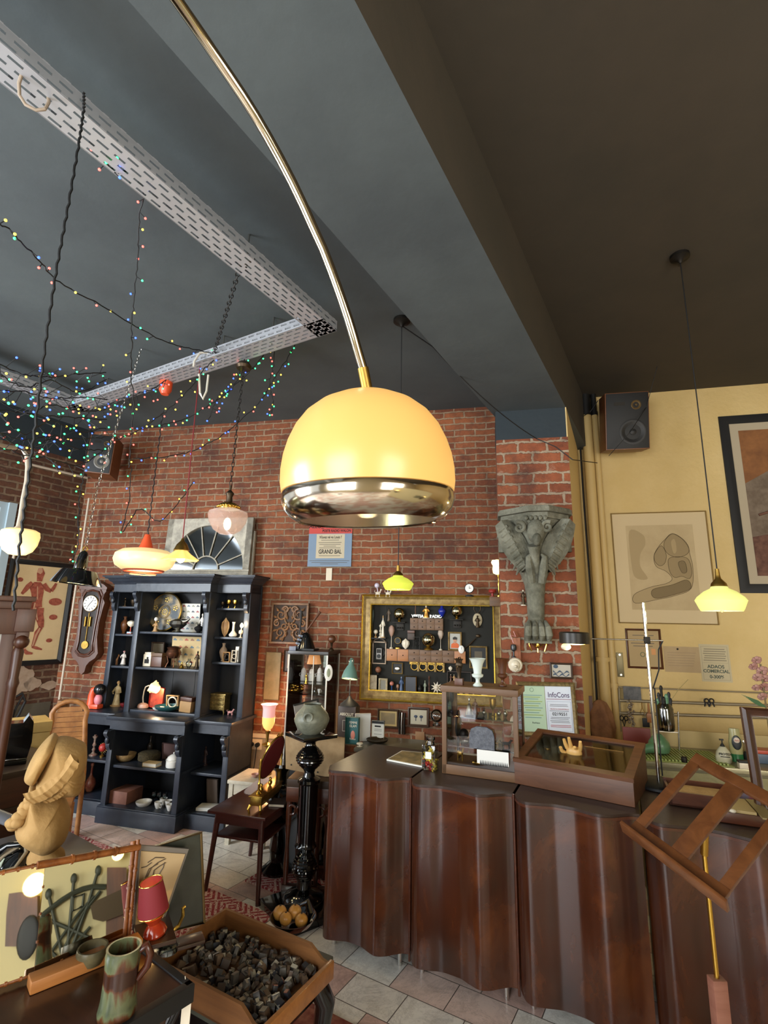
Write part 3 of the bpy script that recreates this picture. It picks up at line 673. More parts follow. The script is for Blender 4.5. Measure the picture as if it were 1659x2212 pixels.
def put(kind,name,label,cat,fr,px,py,wp,hp,m,yl=0.,z=None,group=None,spin=0.,lean=0.,roll=0.,**kw):
    """stand an object wp x hp picture pixels in size where its base middle shows at px, py on the plane yl of a frame"""
    o = fr.hit(px,py,yl)
    if z is not None: o.z = z
    s = mpp(o); m = m if isinstance(m,(list,tuple)) else [m]
    t = thing(name,label,cat,o,0,group)
    t.rotation_euler = (math.radians(-lean),math.radians(roll),fr.rot + math.radians(spin))
    KIND[kind](t,wp * s,hp * s,m,**kw); t['w'] = wp * s; t['h'] = hp * s
    for k in ('w','h'): del t[k]
    return t
def pm(col,rough=.5,metal=0.,**kw): return mat('paint_' + col.strip('#') + ('_metal' if metal else '') + ('' if rough == .5 else '_r%d' % int(rough * 100)),col,rough,metal,**kw)
M_cer = pm('#cfc4ae',.3); M_red = pm('#8e2a22',.4); M_tan = pm('#a98456',.6); M_dkb = pm('#3a2a1e',.5); M_pink = pm('#c08a86',.4); M_orange = pm('#d3502c',.35)
M_bronze = mat('dark_bronze','#3f3325',.4,.8); M_silver = mat('tarnished_silver','#9a978d',.3,1.); M_copper = mat('aged_copper','#7a5440',.35,.9)
M_blue = pm('#2b3c8a',.3); M_green = pm('#4d6b4a',.4)
# ---------------------------------------------------------------- things on the dresser, upper part
W1,W2,W3,WT = 1.255,1.563,1.835,.8625
C = CAB
put('figure','dark_figurine','tiny dark figurine on the top shelf of the dresser wing nearest the wall clock','figurine',C,270,1303,9,18,[M_bronze,M_tan],.42,W3 + .001)
put('bowl','round_bowl','dark round bowl on the top shelf of the dresser wing nearest the wall clock','bowl',C,290,1303,16,14,M_bronze,.42,W3 + .001)
put('vase','striped_jug','dark and amber jug beside the white plastic head on the dresser','jug',C,267,1366,16,36,pm('#6b4226',.35),.43,W2 + .001)
t = put('crown','lollipop_figurine','white round-headed ornament on a red stem in the dresser','ornament',C,281,1368,21,28,[M_cer,M_orange],.40,W2 + .001)
MB().bx(-.025,.025,-.02,.02,0,.02,.002).build('base',pm('#a9b9c6'),t)
put('animal','cat_figurine','small brown cat figurine in the dresser above the robed saint statue','figurine',C,248,1438,16,22,[pm('#8a5f38')],.42,W1 + .001)
put('figure','porcelain_figurine','black, white and pink figurine beside the brown cat figurine','figurine',C,265,1440,17,30,[pm('#b8b0a6',.3),M_pink,M_blk],.42,W1 + .001)
put('figure','saint_statue','pale gold robed saint statue at the bottom of the dresser wing by the clock','statue',C,250,1527,26,52,[mat('pale_gold_plaster','#a98d5c',.5,col2='#c8b48a',scale=30,bump=.3),M_tan],.43,WT)
put('dish','red_dish','small dark red dish beside the robed saint statue','dish',C,268,1526,18,8,pm('#6c1f22',.3),.42,WT)
# orange telephone-like sculpture on the worktop
o = CAB.w(-.36,.23,.864); s = mpp(o)
t = thing('two_heads_sculpture','orange and pink sculpture with a black ball at the end of the dresser worktop','sculpture',o,CAB.rot)
MB().tube([(-.055,0,.0),(-.06,0,.05),(-.065,0,.12),(-.05,0,.17),(-.02,0,.19)],[.045,.038,.032,.03,.02],16).bx(-.09,.05,-.04,.04,0,.045,.015).build('arm',M_orange,t)
MB().ball((.02,0,.175),(.06,.05,.055),22).build('ball',pm('#141414',.2),t)
MB().ball((.025,-.01,.085),(.038,.035,.052),16).build('face',pm('#cf7c86',.4),t)
# middle bay
def tray_face():
    m,nt,B,N,L = nodes_mat('hammered_tray_metal')
    tc = N('TexCoord'); sp = N('SeparateXYZ'); L(tc.outputs['Object'],sp.inputs[0])
    cb = N('CombineXYZ'); L(sp.outputs[0],cb.inputs[0]); L(sp.outputs[2],cb.inputs[1])
    ns = N('TexNoise',i_Scale=9.,i_Detail=6.); L(cb.outputs[0],ns.inputs[0]); r = ramp(N,[(.42,'#34383a'),(.6,'#7e6c4c')]); L(ns.outputs[0],r.inputs[0])
    L(r.outputs[0],B.inputs['Base Color']); B.inputs['Roughness'].default_value = .42; B.inputs['Metallic'].default_value = .55
    return m
o = CAB.hit(353,1322,.38); s = mpp(o); R_ = 41 * s
t = thing('round_brass_tray','large round dark inlaid brass tray standing upright on the dresser shelf','tray',(o.x,o.y,1.600),CAB.rot,tilt=(math.radians(-7),0))
MM = Matrix.Translation((0,0,R_)) @ Matrix.Rotation(math.pi / 2,4,'X')
MB().lathe([(R_,-.008),(R_,.006),(R_ * .96,.010),(R_ * .93,.004),(R_ * .93,-.004)],56,M=MM).build('rim',M_brassd,t)
MB().lathe([(R_ * .94,-.003),(R_ * .94,.005)],56,M=MM).build('dish',tray_face(),t)
mb = MB(); mb.torus((0,-.007,R_),R_ * .34,.003,32,6,'y'); mb.torus((0,-.007,R_),R_ * .28,.002,32,6,'y')
for i in range(5):
    a = i * 1.2566 + .3; cx,cz = R_ * .64 * math.cos(a),R_ + R_ * .64 * math.sin(a)
    for k in range(5): mb.ball((cx + R_ * .1 * math.cos(k * 1.257),-.007,cz + R_ * .1 * math.sin(k * 1.257)),(R_ * .06,.002,R_ * .05),8)
for k in range(9): mb.ball((R_ * .16 * math.cos(k * .7),-.007,R_ + R_ * .14 * math.sin(k * .7)),(R_ * .05,.002,R_ * .04),8)
mb.build('inlay',mat('gold_inlay','#a88c50',.35,.8),t)
t = put('figure','lamp_figurine','figurine carrying a white ball in front of the round brass tray','figurine',C,335,1362,14,22,[M_tan],.30,1.598)
MB().ball((0,0,28 * .0042),.02,14).build('ball',M_white,t)
o = CAB.hit(383,1362,.30); t = thing('shell_ewer','silver fluted shell-shaped ewer in front of the round brass tray','ewer',(o.x,o.y,1.598),CAB.rot)
MB().lathe([(.05,.0),(.055,.006),(.02,.02),(.05,.04),(.085,.075),(.07,.105),(.03,.122),(.004,.128)],36,sy=.7,rfun=lambda a,z: 1 + .1 * abs(math.sin(a * 6)) * (1 if z > .03 else 0)).build('body',M_silver,t)
MB().tube([(.05,0,.1),(.09,0,.105),(.125,0,.13)],[.03,.02,.008],10).build('spout',M_silver,t)
put('cards','car_chart','pale chart of small printed cars standing behind the silver ewer','chart',C,410,1364,46,60,[M_paper,pm('#9a4a4a'),pm('#5f7480'),pm('#8a8a78'),pm('#4b4b55')],.47,1.598,lean=-4)
put('figure','white_figurine','tall white figurine against the inner upright beside the car chart','figurine',C,437,1340,14,40,[M_white],.36,1.60)
put('vase','black_teapot_stand','black cast iron pot beside the silver ewer','pot',C,429,1363,20,18,M_blk,.30,1.598)
put('picture','framed_relief','dark brown framed plaque behind the white printed tin','picture',C,340,1434,32,48,[M_dkb,pm('#5a5140')],.46,1.27,lean=-4)
put('tin','printed_tin','white printed tin canister on the middle dresser shelf','tin',C,320,1441,19,29,[M_cer,M_cer],.32,1.27)
put('box','wooden_box','small brown panelled wooden box beside the white printed tin','box',C,342,1441,26,28,[M_walnut,M_oak],.33,1.27,lid=True)
put('urnlegs','copper_urn','copper urn on tall curved legs in front of the cream car chart','urn',C,372,1442,34,44,M_copper,.33,1.27)
put('cards','car_chart','cream chart of small printed cars behind the copper urn','chart',C,400,1442,72,62,[M_cream,pm('#8a5b3a'),pm('#5f7480'),pm('#9a8f70'),pm('#a34b30')],.47,1.27,lean=-4,rows=4,cols=5)
put('bell','brass_bell','tiny brass bell at the front of the middle dresser shelf','bell',C,392,1445,13,13,M_brass,.27,1.27)
put('vase','glass_ornament','small clear glass ornament beside the tiny brass bell','ornament',C,407,1445,14,20,M_glasst,.28,1.27)
put('figure','antlered_figurine','dark spiky figurine at the end of the middle dresser shelf','figurine',C,425,1438,14,36,[M_bronze],.33,1.27)
# lower shelf of the middle bay
o = CAB.hit(308,1530,.33)
t = thing('goose_neck_lamp','white goose-neck lamp with a lit flower shade inside the dresser','lamp',(o.x,o.y,.886),CAB.rot)
MB().lathe([(.055,0),(.058,.01),(.05,.03),(.03,.04),(.01,.045)],24,sy=.7).build('base',pm('#b98e78',.4),t)
MB().tube([(0,0,.04),(-.01,0,.09),(-.005,0,.15),(.015,-.01,.19),(.05,-.015,.205),(.09,-.02,.20),(.125,-.02,.19)],.006,8).build('neck',M_cer,t)
sM = Matrix.Translation((.15,-.025,.18)) @ Matrix.Rotation(math.radians(-65),4,'Y')
MB().shell([(.012,-.03),(.035,-.02),(.045,.01),(.05,.035),(.06,.045)],.002,30,M=sM,rfun=lambda a,z: 1 + .12 * math.cos(a * 6) * max(0,z) / .045).build('lamp_shade',mat('lit_flower_shade','#f0d9a8',.4,emit='#ffd690',es=.9),t)
MB().ball((.165,-.03,.175),.018).build('bulb',mat('glowing_bulb','#fff0c8',.4,emit='#ffe3a8',es=7),t)
point('dresser_lamp_light',t.location + Vector((.17,-.1,.17)),1.6,(1,.78,.5),.02)
put('picture','red_picture','red picture panel with dark figures leaning under the goose-neck lamp','picture',C,337,1528,36,46,[M_red,mat('red_panel_print','#7c2418',.5,col2='#c04a2a',scale=18)],.36,.886,lean=-8,roll=8,ft=.04)
put('ringframe','ring_frame','pale wooden square frame holding a ring, in the dresser','frame',C,373,1527,30,29,[M_tan,M_cer],.36,.886,lean=-6)
put('dish','blue_green_dish','blue-green glazed dish in front of the pale ring frame','dish',C,361,1536,54,11,pm('#2f5b60',.25),.27,.886)
put('dish','white_dish','small white oval dish beside the goose-neck lamp','dish',C,342,1531,24,7,M_white,.25,.886)
put('box','small_crate','small pale wooden box with a brown case on it in the dresser','box',C,404,1537,28,30,[M_tan,M_walnut],.30,.886,roll=3)
# right wing
put('goblet','brass_goblet','brass goblet on the top dresser shelf, the one nearer the dark cup','goblet',C,494,1308,11,17,M_brass,.40,W3 + .001,'brass goblets in the dresser')
put('goblet','brass_goblet','brass goblet on the top dresser shelf, the one nearer the outer upright','goblet',C,508,1308,11,17,M_brass,.40,W3 + .001,'brass goblets in the dresser')
put('goblet','dark_cup','dark footed cup beside the brass goblets','cup',C,481,1308,9,13,M_bronze,.42,W3 + .001)
put('shell','shell_ornament','upright ribbed shell ornament on a stand beside the white bud vase','ornament',C,485,1374,20,40,[mat('shell_beige','#8d6a48',.4,col2='#c0a47c',scale=12)],.42,W2 + .001)
put('budvase','white_bud_vase','white porcelain bud vase on the second dresser shelf','vase',C,503,1374,18,32,M_white,.40,W2 + .001)
t = put('peg','candle_lamp','small candle lamp with a bare lit bulb at the dresser upright','lamp',C,520,1372,10,16,M_cer,.32,W2 + .001)
MB().cyl((0,0,.05),(.003,0,.09),.006).build('candle',M_cer,t)
MB().lathe([(.005,.088),(.016,.104),(.014,.118),(.003,.136)],14,c=(.003,0,0)).build('bulb',MATS['glowing_bulb'],t)
point('candle_lamp_light',t.location + Vector((0,-.06,.13)),1.2,(1,.7,.38),.02)
put('vase','crackle_vase','beige lidded vase on the third shelf of the dresser wing by the gas lamp','vase',C,481,1428,17,38,pm('#9a8572',.4),.42,1.336)
put('ringframe','oval_picture_frame','small wooden frame with a dark oval opening beside the crackle vase','frame',C,489,1430,16,21,[M_tan,M_blk],.37,1.336,lean=-5)
put('ringframe','oval_picture_frame','small pale frame with an oval leaning at the outer upright','frame',C,505,1430,13,25,[M_cer,M_cer],.37,1.336,lean=-5,roll=5)
put('book','upright_book','thin pale books leaning behind the small oval frames','book',C,514,1428,8,32,[M_cer,M_paper],.43,1.336,d=.06)
put('chest','brass_chest','miniature brass chest of drawers on curved legs at the dresser worktop level','miniature chest',C,472,1541,38,42,[mat('embossed_brass','#6b5a34',.45,.8,col2='#94804e',scale=40,bump=.4),M_brassd],.43,.864)
put('animal','pink_figurine','small reclining pinkish figurine beside the miniature brass chest','figurine',C,497,1543,18,13,[M_pink],.40,.864)
# lower dresser
put('candlestick','porcelain_candlestick','painted porcelain candlestick in the lower dresser wing behind the bust','candlestick',C,200,1636,17,42,mat('painted_porcelain','#b5aa9a',.3,col2='#7a4038',scale=50),.25,.446)
t = put('globe','sunburst_frame','gold sunburst frame with a red centre beside the porcelain candlestick','frame',C,220,1639,18,27,[pm('#a5302a',.4),M_brassd],.24,.446)
mb = MB()
for i in range(16):
    a = i * math.pi / 8; mb.cyl((math.cos(a) * .03,-.002,.075 + math.sin(a) * .03),(math.cos(a) * .05,-.002,.075 + math.sin(a) * .05),.005,.001,6)
mb.build('rays',mat('sunburst_gold','#a98a58',.4,.6),t)
put('longneck','red_flask','dark red flowered long-necked flask at the bottom of the dresser behind the bust','flask',C,190,1728,23,56,mat('red_cloisonne','#6c241d',.3,col2='#8a5a3e',scale=40),.3,.12)
put('dish','carved_bowl','shallow carved wooden bowl on the lower dresser shelf','bowl',C,269,1651,43,15,mat('carved_olive_wood','#6e5230',.5,col2='#a58a5e',scale=22),.16,.456)
put('jar','wicker_basket','low round dark wicker basket on the lower dresser shelf','basket',C,321,1648,46,17,mat('dark_wicker','#3a3220',.8,col2='#5a4e32',scale=60,bump=.8,bscale=90),.26,.456)
put('book','small_book','small pale book lying in front of the wicker basket','book',C,328,1657,34,8,[M_cream,M_paper],.10,.456,d=.08)
put('picture','pink_plaque','pinkish flat plaque leaning behind the white tureen','plaque',C,368,1640,36,34,[pm('#6e5350',.5),pm('#7c605c',.5)],.34,.456,lean=-10,ft=.02)
put('tureen','white_tureen','white footed porcelain tureen on the lower dresser shelf','tureen',C,373,1660,30,32,M_white,.13,.456)
put('bottle','dark_bottle','dark bottle at the back of the lower dresser, nearer the carved bowl','bottle',C,301,1640,11,38,[pm('#3c332a',.2)],.44,.456,'dark bottles in the lower dresser')
put('bottle','dark_bottle','dark bottle at the back of the lower dresser, nearer the pink plaque','bottle',C,321,1640,11,36,[pm('#3c332a',.2)],.44,.456,'dark bottles in the lower dresser')
put('box','carved_chest','long reddish wooden box with carved characters at the bottom of the dresser','box',C,262,1747,60,26,[mat('worn_pinkish_wood','#6d463a',.6,col2='#84594a',scale=8),MATS['worn_pinkish_wood']],.16,.128,lid=False,d=.2)
put('dish','white_plate','white openwork plate beside the long reddish box','plate',C,309,1748,33,11,M_white,.10,.128)
for px,py,a in ((331,1736,'nearest the long box'),(343,1731,'in the middle of the three'),(355,1730,'nearest the white cups')): put('goblet','wine_glass','clear stemmed glass at the bottom of the dresser, ' + a,'glass',C,px,py,11,22,M_glasst,.20,.128,'clear stemmed glasses')
for px,py,a in ((340,1752,'in front of the glasses'),(363,1745,'beside the inner upright'),(366,1754,'at the front by the upright'),(352,1741,'stacked behind the other cups')): put('cup','white_cup','white porcelain cup at the dresser bottom, ' + a,'cup',C,px,py,20,15,M_white,.08 + (1752 - py) * .008,.128,'white cups in the dresser',spin=random.uniform(-60,60))
put('figure','dim_figurine','dim brown figurine inside the lower dresser wing by the side table','figurine',C,441,1662,14,38,[pm('#3a2420')],.36,.431)
put('picture','leaning_card','pale card with a drawn ring leaning inside the lower dresser wing','card',C,460,1745,26,56,[pm('#73655a'),pm('#73655a')],.34,.118,lean=-10,ft=.02)
put('book','loose_papers','loose papers lying at the bottom of the dresser wing by the side table','papers',C,446,1775,40,6,[M_paper],.25,.118,spin=10)
# ---------------------------------------------------------------- things on and near the brick walls
# wall clock
o = BRICK.hit(204,1355,-.01); s = mpp(o); u = s
clk = thing('pendulum_wall_clock','carved brown pendulum wall clock with a white dial beside the dresser','clock',o,BRICK.rot + math.radians(4))
def outline(pts,sc_=1.): return [(x * u * sc_,z * u * sc_) for x,z in pts]
half = [(0,92),(12,91),(22,84),(30,82),(31,76),(27,70),(26,60),(31,52),(28,38),(24,10),(24,-20),(28,-40),(31,-52),(26,-62),(14,-70),(8,-78),(6,-90),(0,-96)]
full = half + [(-x,z) for x,z in half[-2:0:-1]]
MB().prism(outline(full),-.10,0).build('case',M_walnut,clk)
inn = [(0,78),(14,75),(20,64),(19,30),(17,0),(16,-30),(18,-46),(10,-54),(0,-56)]; inf = inn + [(-x,z) for x,z in inn[-2:0:-1]]
MB().prism(outline(inf),-.102,-.1).build('glass_door',mat('clock_dark_interior','#2a211a',.12),clk)
mb = MB(); pts = [(x * u,-.108,z * u) for x,z in inf]; mb.tube(pts,.010,8,True).tube([(x * u * 1.22,-.10,z * u * 1.08) for x,z in inf],.008,8,True).build('door_moulding',M_mahog,clk)
MM = Matrix.Translation((0,-.104,50 * u)) @ Matrix.Rotation(math.pi / 2,4,'X')
MB().lathe([(17.5 * u,0),(17.5 * u,.006),(16.5 * u,.010)],40,M=MM).build('dial_ring',M_brassd,clk)
dl = MB().lathe([(16.3 * u,.004),(16.3 * u,.0115)],40,M=MM).build('dial',M_white,clk)
mb = MB()
for i in range(12):
    a = i * math.pi / 6; mb.box((math.sin(a) * 12.5 * u,-.1165,50 * u + math.cos(a) * 12.5 * u),(1.1 * u,.001,4.4 * u),rot=(0,a,0))
mb.build('numeral_marks',M_ink,dl)
MB().box((-2.5 * u,-.118,46.5 * u),(.9 * u,.001,10 * u),rot=(0,.6,0)).box((3.5 * u,-.118,54 * u),(1 * u,.001,9 * u),rot=(0,.7,0)).build('hands',M_ink,clk)
MB().cyl((0,-.108,30 * u),(0,-.108,-30 * u),.004).lathe([(8 * u,-.003),(8 * u,.003)],24,M=Matrix.Translation((0,-.109,-36 * u)) @ Matrix.Rotation(math.pi / 2,4,'X')).build('pendulum',M_brassd,clk)
for x in (-6,5): MB().cyl((x * u,-.112,22 * u),(x * u,-.112,2 * u),.010).build('weight',M_brassd,clk)
MB().prism(outline([(-34,84),(-26,90),(-10,96),(0,101),(10,96),(26,90),(34,84),(34,80),(-34,80)]),-.115,0).build('pediment',M_walnut,clk)
# left speaker
def speaker(name,label,o,rot,tilt,w,h,d,roll=0.):
    t = thing(name,label,'speaker',o,0); t.rotation_euler = (math.radians(tilt),math.radians(roll),rot)
    MB().bx(-w / 2,w / 2,-d / 2,d / 2,-h / 2,h / 2,.004).build('cabinet',wood_mat('speaker_walnut_veneer','#5c3218','#7a4a26',.45),t)
    MB().bx(-w / 2 + .008,w / 2 - .008,-d / 2 - .008,-d / 2,-h / 2 + .008,h / 2 - .008,.003).build('baffle',M_blk,t)
    def cone(x,z,r,m,nm):
        M = Matrix.Translation((x,-d / 2 - .006,z)) @ Matrix.Rotation(math.pi / 2,4,'X')
        MB().lathe([(r * 1.16,0),(r * 1.16,.006),(r,.010),(r * .9,.006),(r * .3,-.01 + .005),(r * .28,.009),(r * .1,.016),(.001,.017)],32,M=M).build(nm,m,t)
    cone(w * .12,-h * .2,w * .27,mat('pale_speaker_cone' if 'bright' in label else 'dark_speaker_cone','#6a665e' if 'bright' in label else '#1b1a19',.5),'woofer')
    cone(w * .2,h * .27,w * .10,mat('tweeter_gold','#6e5a3a',.4,.4),'tweeter')
    MB().bx(-w * .3,-w * .05,-d / 2 - .0095,-d / 2 - .008,h * .27,h * .33).build('badge',M_iron,t)
    return t
o = BRICK.hit(226,989,-.36)
speaker('wall_speaker','walnut loudspeaker with a bright cone high in the brick corner among string lights',o,BRICK.rot + math.radians(24),0,.245,.42,.28,roll=2)
MB().bx(-.03,.03,0,.25,-.02,.02).build('bracket',M_blk,bpy.data.objects['wall_speaker'],loc=(.0,.14,0))
o = YEL.hit(1347,914,-.32)
speaker('wall_speaker','dark walnut loudspeaker tilted down high on the yellow wall',o,YEL.rot + math.radians(3),12,.40,.56,.26,roll=0)
MB().bx(-.03,.03,0,.2,-.02,.02).build('bracket',M_blk,bpy.data.objects['wall_speaker.001'],loc=(0,.13,.0))
# pipes and cables
def pipe(name,label,a,b,r,m,cat='pipe',n=14,joints=()):
    t = MB().cyl(a,b,r,n=n)
    for j in joints: p_ = Vector(a).lerp(Vector(b),j); t.cyl(p_ - Vector((0,0,.02)),p_ + Vector((0,0,.02)),r * 1.25,n=n)
    return tag(t.build(name,m),label,cat)
M_pw = mat('cream_painted_pipe','#b5a794',.5)
for i,(x,r,lab) in enumerate(((1266,.052,'thick yellow-painted pipe in the corner of the yellow wall'),(1284,.03,'thin yellow-painted pipe beside the thick one in the yellow corner'))):
    p = YEL.hit(x,900,-.07); pipe('vertical_pipe',lab,(p.x,p.y,0),(p.x,p.y,ZR - .22),r,M_yels,joints=(.3,.36) if i else (.36,))
    tag(MB().cyl((p.x,p.y,ZR - .22),(p.x,p.y,ZR),r * .98).cyl((p.x,p.y,ZR - .24),(p.x,p.y,ZR - .2),r * 1.2).build('pipe_sleeve',M_blk),'black sleeve at the top of the ' + ('thin' if i else 'thick') + ' yellow pipe','pipe')
p = YEL.hit(1251,930,-.02); p.x -= .02
tag(MB().tube([(p.x,p.y - .05,3.7),(p.x,p.y - .05,3.0),(p.x + .01,p.y - .05,2.0),(p.x,p.y - .05,1.0)],.009,6).build('corner_cable',M_cord),'thick black cable running down the yellow corner','cable')
p = LEFT.hit(150,1360,-.03)
for i,(a,b,lab) in enumerate((((188,1032),(65,1003),'thin cream pipe running along the top of the left brick wall'),)):
    tag(MB().cyl(LEFT.hit(*a,-.04),LEFT.hit(*b,-.04),.014).build('wall_pipe',M_pw),lab,'pipe')
a = LEFT.hit(65,1003,-.04); tag(MB().tube([a,a + Vector((0,0,-.5)),(a.x,a.y,1.9)],.013).build('wall_pipe',M_pw),'thin cream pipe coming down the left wall above the anatomy chart','pipe')
a = BRICK.hit(163,1275,-.16); tag(MB().cyl((a.x,a.y,3.0),(a.x,a.y,.4),.011).build('corner_pipe',M_pw),'thin cream pipe standing between the anatomy chart and the wall clock','pipe')
# anatomy chart
x0,z1 = LEFT.loc(24,1206,-.03); x1,_ = LEFT.loc(164,1217,-.03); _,z0 = LEFT.loc(120,1434,-.03)
ch = thing('anatomy_chart','black framed cream chart of a red muscled human body on the left brick wall','framed chart',LEFT.w((x0 + x1) / 2,-.02,z0),LEFT.rot)
W_,H_ = x1 - x0,z1 - z0
M_cr2 = mat('aged_cream_chart','#c4ab80',.7,col2='#d0b88c',scale=3)
M_mus = mat('printed_muscle_red','#7c3527',.7,col2='#a35a44',scale=30); M_mus2 = mat('printed_pale_tendon','#b58a6c',.7)
b_picture(ch,W_,H_,[M_blk,M_cr2],.075,d=.03)
pr_ = [c for c in ch.children if c.name.startswith('print')][0]
_px = lambda x,y: (LEFT.loc(x,y,-.03)[0] - (x0 + x1) / 2,LEFT.loc(x,y,-.03)[1] - z0)
def limb(pts,ws):
    """flat printed limb through picture points with widths in pixels"""
    P_ = [Vector((_px(x,y)[0],0,_px(x,y)[1])) for x,y in pts]; k = (W_ / 140)
    L_,R_ = [],[]
    for i,p in enumerate(P_):
        d = (P_[min(i + 1,len(P_) - 1)] - P_[max(i - 1,0)]).normalized(); n = Vector((-d.z,0,d.x)) * ws[i] * k / 2
        L_.append(p + n); R_.append(p - n)
    return [(p.x,p.z) for p in L_ + R_[::-1]]
Zp = lambda x,y: (x * .1356,1180 + y * .1356)
body = MB()
for pts,ws in (([Zp(650,350),Zp(655,430),Zp(640,500),Zp(630,560)],[9,17,13,11]),([Zp(600,570),Zp(590,650),Zp(600,740),Zp(595,830),Zp(590,920),Zp(590,980)],[14,30,26,22,21,22]),
                ([Zp(520,580),Zp(450,640),Zp(400,700),Zp(350,760)],[10,11,9,6]),([Zp(700,600),Zp(750,680),Zp(820,720)],[10,11,8]),([Zp(820,715),Zp(860,660),Zp(900,590)],[8,8,5]),
                ([Zp(520,900),Zp(470,1050),Zp(440,1200),Zp(455,1330)],[13,14,12,9]),([Zp(450,1320),Zp(400,1420),Zp(380,1560),Zp(380,1660)],[10,13,9,6]),([Zp(380,1650),Zp(430,1700),Zp(520,1710)],[7,8,4]),
                ([Zp(640,980),Zp(620,1100),Zp(650,1200),Zp(660,1300)],[17,19,15,10]),([Zp(655,1290),Zp(590,1380),Zp(560,1480),Zp(520,1600)],[9,11,8,6]),([Zp(510,1600),Zp(580,1620),Zp(670,1645)],[5,7,3])):
    body.prism(limb(pts,ws),-.0075,-.0056)
body.build('printed_figure',M_mus,pr_)
mb = MB()
for pts,ws in (([Zp(655,350),Zp(640,400),Zp(620,430)],[7,12,8]),([Zp(560,900),Zp(540,1000),Zp(500,1150),Zp(470,1300)],[3,3,2,2]),([Zp(600,640),Zp(600,760),Zp(600,850)],[2,2,2]),([Zp(640,1300),Zp(575,1420),Zp(520,1590)],[3,4,3]),([Zp(560,980),Zp(580,1080),Zp(600,1180)],[5,3,2]),([Zp(420,1380),Zp(395,1500),Zp(400,1640)],[3,3,3])):
    mb.prism(limb(pts,ws),-.0085,-.0076)
mb.build('printed_tendons',M_mus2,pr_)
for x,y,a,b in ((325,530,45,48),(885,885,108,85),(850,1130,68,60),(785,1500,50,45)):
    cx,cz = _px(*Zp(x,y)); k = W_ / 140 * .1356
    MB().prism([(cx + a * k * math.cos(t * .3142),cz + b * k * .75 * math.sin(t * .3142)) for t in range(20)],-.0075,-.0056).prism([(cx + a * .4 * k * math.cos(t * .3142),cz + b * .3 * k * math.sin(t * .3142)) for t in range(20)],-.0085,-.0076).build('printed_section',M_mus,pr_)
# fanlight mirror on the dresser
o = BRICK.hit(445,1222,-.10); o.z = 2.141; s = mpp(o)
fan = thing('fanlight_mirror','weathered white wooden fanlight with mirror glass standing on top of the dresser','fanlight mirror',o,BRICK.rot,tilt=(math.radians(-3),0))
w2,hh = 103 * s,130 * s; cz = 16 * s; rx,rz_ = 89 * s,98 * s
M_old = mat('flaking_white_paint','#8f897c',.8,col2='#b3ac9b',scale=14,bump=.5,bscale=40)
arc_pts = [(-rx * math.cos(math.pi * i / 28),cz + rz_ * math.sin(math.pi * i / 28)) for i in range(29)]
rows = [[(x,-.03,z) for x,z in arc_pts],[(x,.01,z) for x,z in arc_pts]]
def edge(i):
    x,z = arc_pts[i]; a = math.pi * i / 28; d = Vector((-math.cos(a),math.sin(a)))
    k = min(w2 / max(abs(d.x),1e-6),(hh - cz) / max(abs(d.y),1e-6)); return (d.x * k,cz + d.y * k)
ed = [edge(i) for i in range(29)]
mb = MB().strip([[(x,-.03,z) for x,z in ed],[(x,-.03,z) for x,z in arc_pts],[(x,.01,z) for x,z in arc_pts],[(x,.01,z) for x,z in ed],[(x,-.03,z) for x,z in ed]])
mb.bx(-w2,w2,-.03,.01,0,cz); mb.bx(-w2,-rx,-.03,.01,cz,hh).bx(rx,w2,-.03,.01,cz,hh); mb.bx(-w2 - .01,w2 + .01,-.045,-.03,cz - .02,cz)
for sx in (-1,1): mb.prism([(sx * w2,hh),(sx * w2 * .83,hh),(sx * w2,hh * .75)],-.03,.01)
mb.build('frame',M_old,fan)
MB().prism([(-rx,cz)] + arc_pts + [(rx,cz)],-.004,.0).build('mirror_glass',mat('old_mirror_glass','#b4babc',.05,1.),fan)
for i in (20,50,78,104,128,158):
    a = math.radians(i); MB().cyl((math.cos(a) * 30 * s,-.014,cz + math.sin(a) * 30 * s),(math.cos(a) * rx,-.014,cz + math.sin(a) * rz_),.007).build('glazing_bar',M_old,fan)
MB().tube([(30 * s * math.cos(math.pi * i / 16),-.014,cz + 30 * s * math.sin(math.pi * i / 16)) for i in range(17)],.008).build('glazing_bar',M_old,fan)
# second plank behind it
a = BRICK.hit(546,1170,-.05); tag(MB().bx(-.025,.025,-.015,.015,0,.48).build('old_plank',M_old,loc=(a.x,a.y,2.141),rot=BRICK.rot),'weathered white plank leaning behind the fanlight mirror','plank')
# poster
o = BRICK.hit(711,1224,-.01); s = mpp(o)
po = thing('ball_poster','pale blue poster with a red band reading ALLO ALLO and GRAND BAL on the bricks','poster',o,BRICK.rot + math.radians(1))
w2,hh = 49 * s,134 * s
MB().bx(-w2,w2,-.006,0,0,hh).build('sheet',pm('#6d8298',.5),po)
MB().bx(-w2 + .001,w2,-.008,-.006,72 * s,97 * s).build('red_band',pm('#b3372b',.5),po)
MB().bx(-31 * s,33 * s,-.007,-.006,18 * s,71 * s).bx(-28 * s,48 * s,-.0075,-.006,99 * s,hh - .002).build('cream_panel',pm('#b9ad92',.6),po)
text('lettering','ALLO_  ALLO_',M_ink,po,-12 * s,88.5 * s,12 * s,-.0085,sx=.95,bold=.0012)
text('lettering','POSTE RADIO WALON',M_ink,po,14 * s,78 * s,8 * s,-.0085,sx=.78,bold=.001)
text('lettering',"N'avez né vu Louis ?",M_ink,po,1 * s,64 * s,8.5 * s,-.0078,sx=.72,bold=.0006)
text('lettering','GRAND BAL',M_ink,po,1 * s,32 * s,13 * s,-.0078,sx=.72,bold=.001)
text('lettering','Sur la place Communale',M_ink,po,8 * s,105 * s,9 * s,-.0078,sx=.7,bold=.0005)
